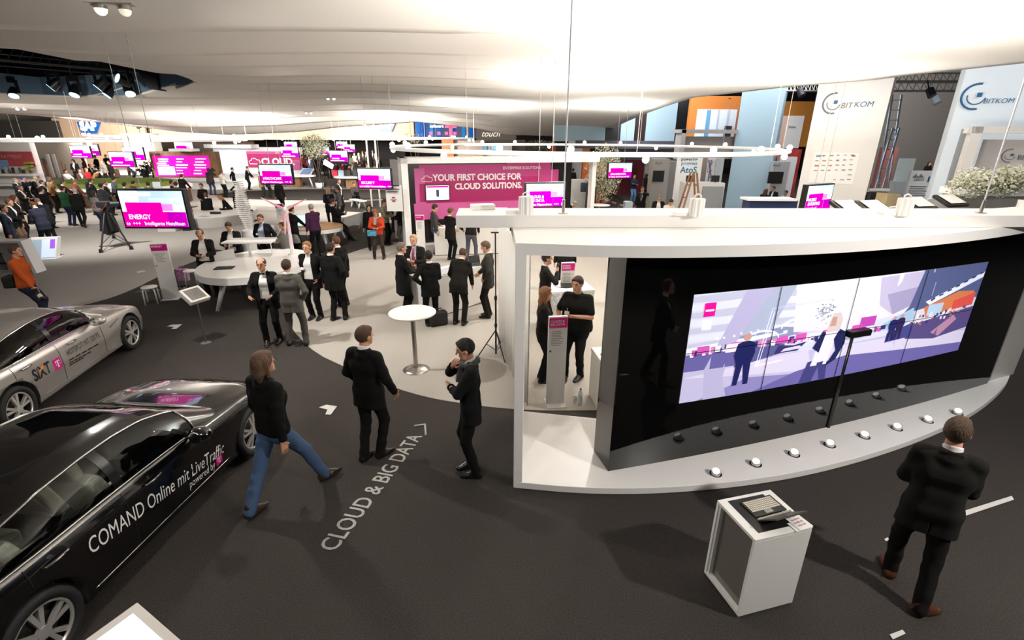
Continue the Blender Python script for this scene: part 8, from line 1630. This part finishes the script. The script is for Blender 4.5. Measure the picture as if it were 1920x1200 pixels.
# round grey seating block with the spine sculpture and gear
g = at(420, 424); sb3 = thing('seating_block', 'large round grey seating block left of the spine sculpture', 'bench', (-14.1, 24.4, 0)); MB().prism(arcpts(0, 0, 1.4, 2.0, n=48), .012, .46).build('block', mat('#b9b6b2', .6), sb3); MB().prism(arcpts(0, 0, 1.32, 1.92, n=48), .46, .48).build('seat_pad', mat('#cfccc8', .6), sb3)
g = at(470, 440); sp_ = thing('spine_sculpture', 'tall white spine sculpture of stacked plates', 'sculpture', g, .2); N_ = 27
MB().cyl((0, 0, 0), (-.16, 0, 2.2), .05, n=10).build('core', mat('#cfcbc6', .5), sp_)
for i in range(N_): z = .06+i*.082; k_ = .16+.10*math.sin(math.pi*min(1, max(0, (i-3)/20)))**1.5; MB().box((.03*math.sin(i*.35)-.006*i, .02*math.cos(i*.5), z), (k_*2, .24, .04), rz=.08*math.sin(i*1.1)).build('plate', mat('#f0ede9', .5), sp_)
g = at(493, 418); o = MB().cyl((0, 0, 0), (0, 0, .48), .28, n=28).build('stool', WH, None, (-10.1, 20.4, .012)); tag(o, 'white drum stool right of the spine sculpture', 'stool')
g = at(475, 480); o = MB().cyl((0, 0, 0), (0, 0, .9), .27, .22, n=28).build('pedestal', WH, None, at(474, 479)); tag(o, 'white round pedestal beside the man in the navy blazer', 'pedestal')
o = MB().box((0, 0, .22), (.7, .5, .44), rz=.2).build('cable_box', mat('#c9c7c4', .6), None, at(318, 433)); tag(o, 'low pale box on the carpet below the ENERGY screen', 'box'); o = MB().box((0, 0, .35), (.30, .28, .7), rz=.2).build('loudspeaker', mat('#151516', .6), None, at(352, 432)); tag(o, 'black floor loudspeaker at the right edge of the ENERGY screen', 'loudspeaker')
p = at(408, 420); o = MB().box((0, 0, .3), (.42, .2, .55), rz=-.15).build('floor_monitor', mat('#1a1a1b', .5), None, p); tag(o, 'dark floor monitor leaning against the grey seating block', 'loudspeaker'); p = at(368, 430); t = thing('music_stand', 'thin black stand with a flat top by the seating block', 'stand', p); MB().cyl((0, 0, 0), (0, 0, 1.0), .015, n=8).build('pole', BLACK(), t); MB().box((0, 0, 1.0), (.4, .28, .03)).build('top', BLACK(), t); MB().cyl((0, 0, 0), (0, 0, .02), .16, n=16).build('foot', BLACK(), t)
# studio lamps on tall stands, thin posts
for i, (x, yb, yt, lab) in enumerate(((607, 362, 300, 'studio lamp on a tall black stand, left one with small heads'), (622, 360, 305, 'studio lamp on a tall black stand, right one with a bright white panel'))):
    g = at(x, yb); zt = hgt(x-4, yt, g); t = thing('studio_lamp', lab, 'studio light', g); MB().cyl((0, 0, 0), (-.06, 0, zt), .025, n=8).build('pole', DARKM(), t)
    for a in (30, 150, 270): MB().cyl((0, 0, .5), (.5*math.cos(math.radians(a)), .5*math.sin(math.radians(a)), 0), .015, n=6).build('leg', DARKM(), t)
    if i: MB().slab([(-.35, -.1, zt-.1), (.25, -.1, zt-.45), (.40, -.1, zt-.15), (-.2, -.1, zt+.25)], (0, .08, 0)).build('light_panel', glow('#ffffff', 1.2), t)
    else:
        for dx in (-.3, 0, .3): MB().ball((dx-.06, 0, zt+.05+.1*abs(dx)), .11, 10, 6).build('lamp_head', DARKM(), t)
for x, lab in ((690, 'slim pale post in front of the back crowd, left one'), (706, 'slim pale post in front of the back crowd, right one')): q = atY(x, 300, 30); o = MB().cyl((0, 0, 0), (0, 0, 4.6), .05, n=10).build('slim_post', mat('#c9c4bc', .5), None, (q.x, 30, .012)); tag(o, lab, 'post')
# desks in the far middle
for pts, Y, lab in (((500, 331, 588, 345), 41, 'white demo table with a tilted screen below the CLOUD lettering'), ((622, 337, 688, 352), 40, 'white demo table with small devices behind the seated bench man'), ((658, 316, 700, 322), 42.8, 'white table among the back crowd')):
    l, r = atY(pts[0], pts[1], Y), atY(pts[2], pts[1], Y); t = thing('demo_table', lab, 'table', ((l.x+r.x)/2, Y, 0)); w = r.x-l.x; h_ = .98
    MB().prism(arcpts(0, .5, w/2, .7, n=40), h_-.14, h_).build('tabletop', WH, t)
    for sx in (-.35, .35): MB().tube([(sx*w, .5, h_-.14), (sx*w*1.2, .4, .012)], .06, 4).build('leg', WH, t)
    MB().box((0, .6, .42), (w*.3, .5, .8)).build('wooden_base', wood('#8a6440', (1, 1, 8)), t)
q = atY(572, 322, 41); t = thing('touch_display', 'tilted blue grey touch display on the CLOUD demo table', 'display', (q.x, 41.4, .98)); MB().slab([(-.55, -.3, .05), (.35, -.3, .02), (.5, .25, .45), (-.4, .25, .5)], (0, .1, -.04)).build('housing', WH, t); MB().slab([(-.48, -.31, .09), (.30, -.31, .06), (.42, .2, .43), (-.35, .2, .47)], (0, -.012, .01)).build('display', glow('#5f6c8c', .8), t)
for x, y, c, l in ((628, 328, '#c2203c', 'white and red info card on the far demo table'), (640, 331, '#a9c4d4', 'pale blue card on the far demo table'), (652, 331, '#26282c', 'dark tablet display on the far demo table'), (668, 329, '#26282c', 'second dark device at the right of the far demo table')): q = atY(x, y, 40.4); o = MB().box((0, 0, .22), (.42, .05, .44), rz=.1).build('display_card', mat(c, .5), None, (q.x, 40.4, .98)); tag(o, l, 'display')
# white reception furniture at the far left foreground
g0, g1 = at(88, 490), at(30, 490); t = thing('touch_kiosk', 'white touch kiosk with a split screen near the left edge', 'kiosk', at(84, 484), .30); t.scale = (.68,)*3
MB().slab([(-.62, -.30, 0), (.62, -.30, 0), (.62, .35, .95), (-.62, .35, .95)], (0, .35, 0)).build('housing', WH, t); MB().slab([(-.54, -.262, .08), (-.02, -.262, .08), (-.02, .285, .88), (-.54, .285, .88)], (0, -.012, .008)).build('left_display', glow('#8797a6', .8), t); MB().slab([(.0, -.262, .08), (.54, -.262, .08), (.54, .285, .88), (.0, .285, .88)], (0, -.012, .008)).build('right_display', glow('#c5d3e6', .6), t); MB().slab([(.34, .0, .47), (.54, .0, .47), (.54, .285, .88), (.34, .285, .88)], (0, -.016, .009)).build('purple_tile', glow('#8a4fc0', .9), t); MB().box((0, -.1, .02), (1.3, .9, .04)).build('plinth', WH, t)
t = thing('display_desk', 'white open frame desk with devices beside the orange sweater man', 'desk', at(66, 513), .12); MB().slab([(-2.4, 0, .95), (-.10, 0, .95), (-.10, .4, .95), (-2.4, .4, .95)], (0, 0, .05)).build('desktop', mat('#f6f5f6', .4), t); MB().slab([(-.20, 0, .95), (-.10, 0, .95), (.05, 0, 0), (-.05, 0, 0)], (0, .4, 0)).build('side_panel', mat('#f3f1f3', .4), t)
MB().slab([(-.75, .1, .05), (-.10, .1, .05), (-.22, .1, .92), (-.85, .1, .92)], (0, .05, 0)).build('grey_door', mat('#a9a7a6', .4), t); MB().box((-1.2, .35, .5), (.5, .05, .9)).build('inner_panel', mat('#8d8b8a', .4), t)
for z in (.3, .6): MB().box((-1.0, .2, z), (.5, .2, .03)).build('cable_tray', DARKM(), t)
# ------------------------------------------------------------ things of one kind share a group
GROUPS = {'hanging_screen': 'hanging screens', 'info_pillar': 'white info pillars', 'stool': 'white stools', 'light_ring': 'hanging light rings', 'recessed_spotlight': 'recessed ceiling spotlights', 'stage_lamp': 'stage lamps', 'floor_chevron': 'floor chevrons', 'floor_tape': 'floor tape pieces', 'floodlight': 'ribbed floodlights on the roof', 'flood_panel': 'flat floodlights on the rear roof edge', 'counter': 'exhibition counters', 'bench': 'white benches', 'laptop': 'laptops', 'smartphone': 'smartphones', 'hall_pillar': 'tall hall pillars', 'wall_panel': 'blue and dark wall panels', 'monitor': 'small monitors', 'stand': 'background stands', 'demo_table': 'white demo tables', 'ladder': 'aluminium ladders', 'roof_truss': 'roof trusses', 'carpet': 'carpets', 'table_sign': 'red table signs', 'video_camera': 'film cameras', 'car': 'show cars', 'slim_post': 'slim posts', 'display_card': 'cards on the far demo table', 'neon_letter': 'red lines on the grey wall', 'wall_sculpture': 'pale bars on the grey wall', 'studio_lamp': 'studio lamps', 'blossom_tree': 'blossom plants', 'roof_cable': 'roof cables', 'wall_sign': 'blue company signs', 'poster': 'posters', 'spotlight': 'climbing tower spotlights', 'display_wall': 'grey display walls', 'person': 'people'}
for o in list(SC.objects):
    if o.parent is None and o.get('category') and not o.get('group'):
        g = GROUPS.get(o.name.split('.')[0])
        if g: o['group'] = g
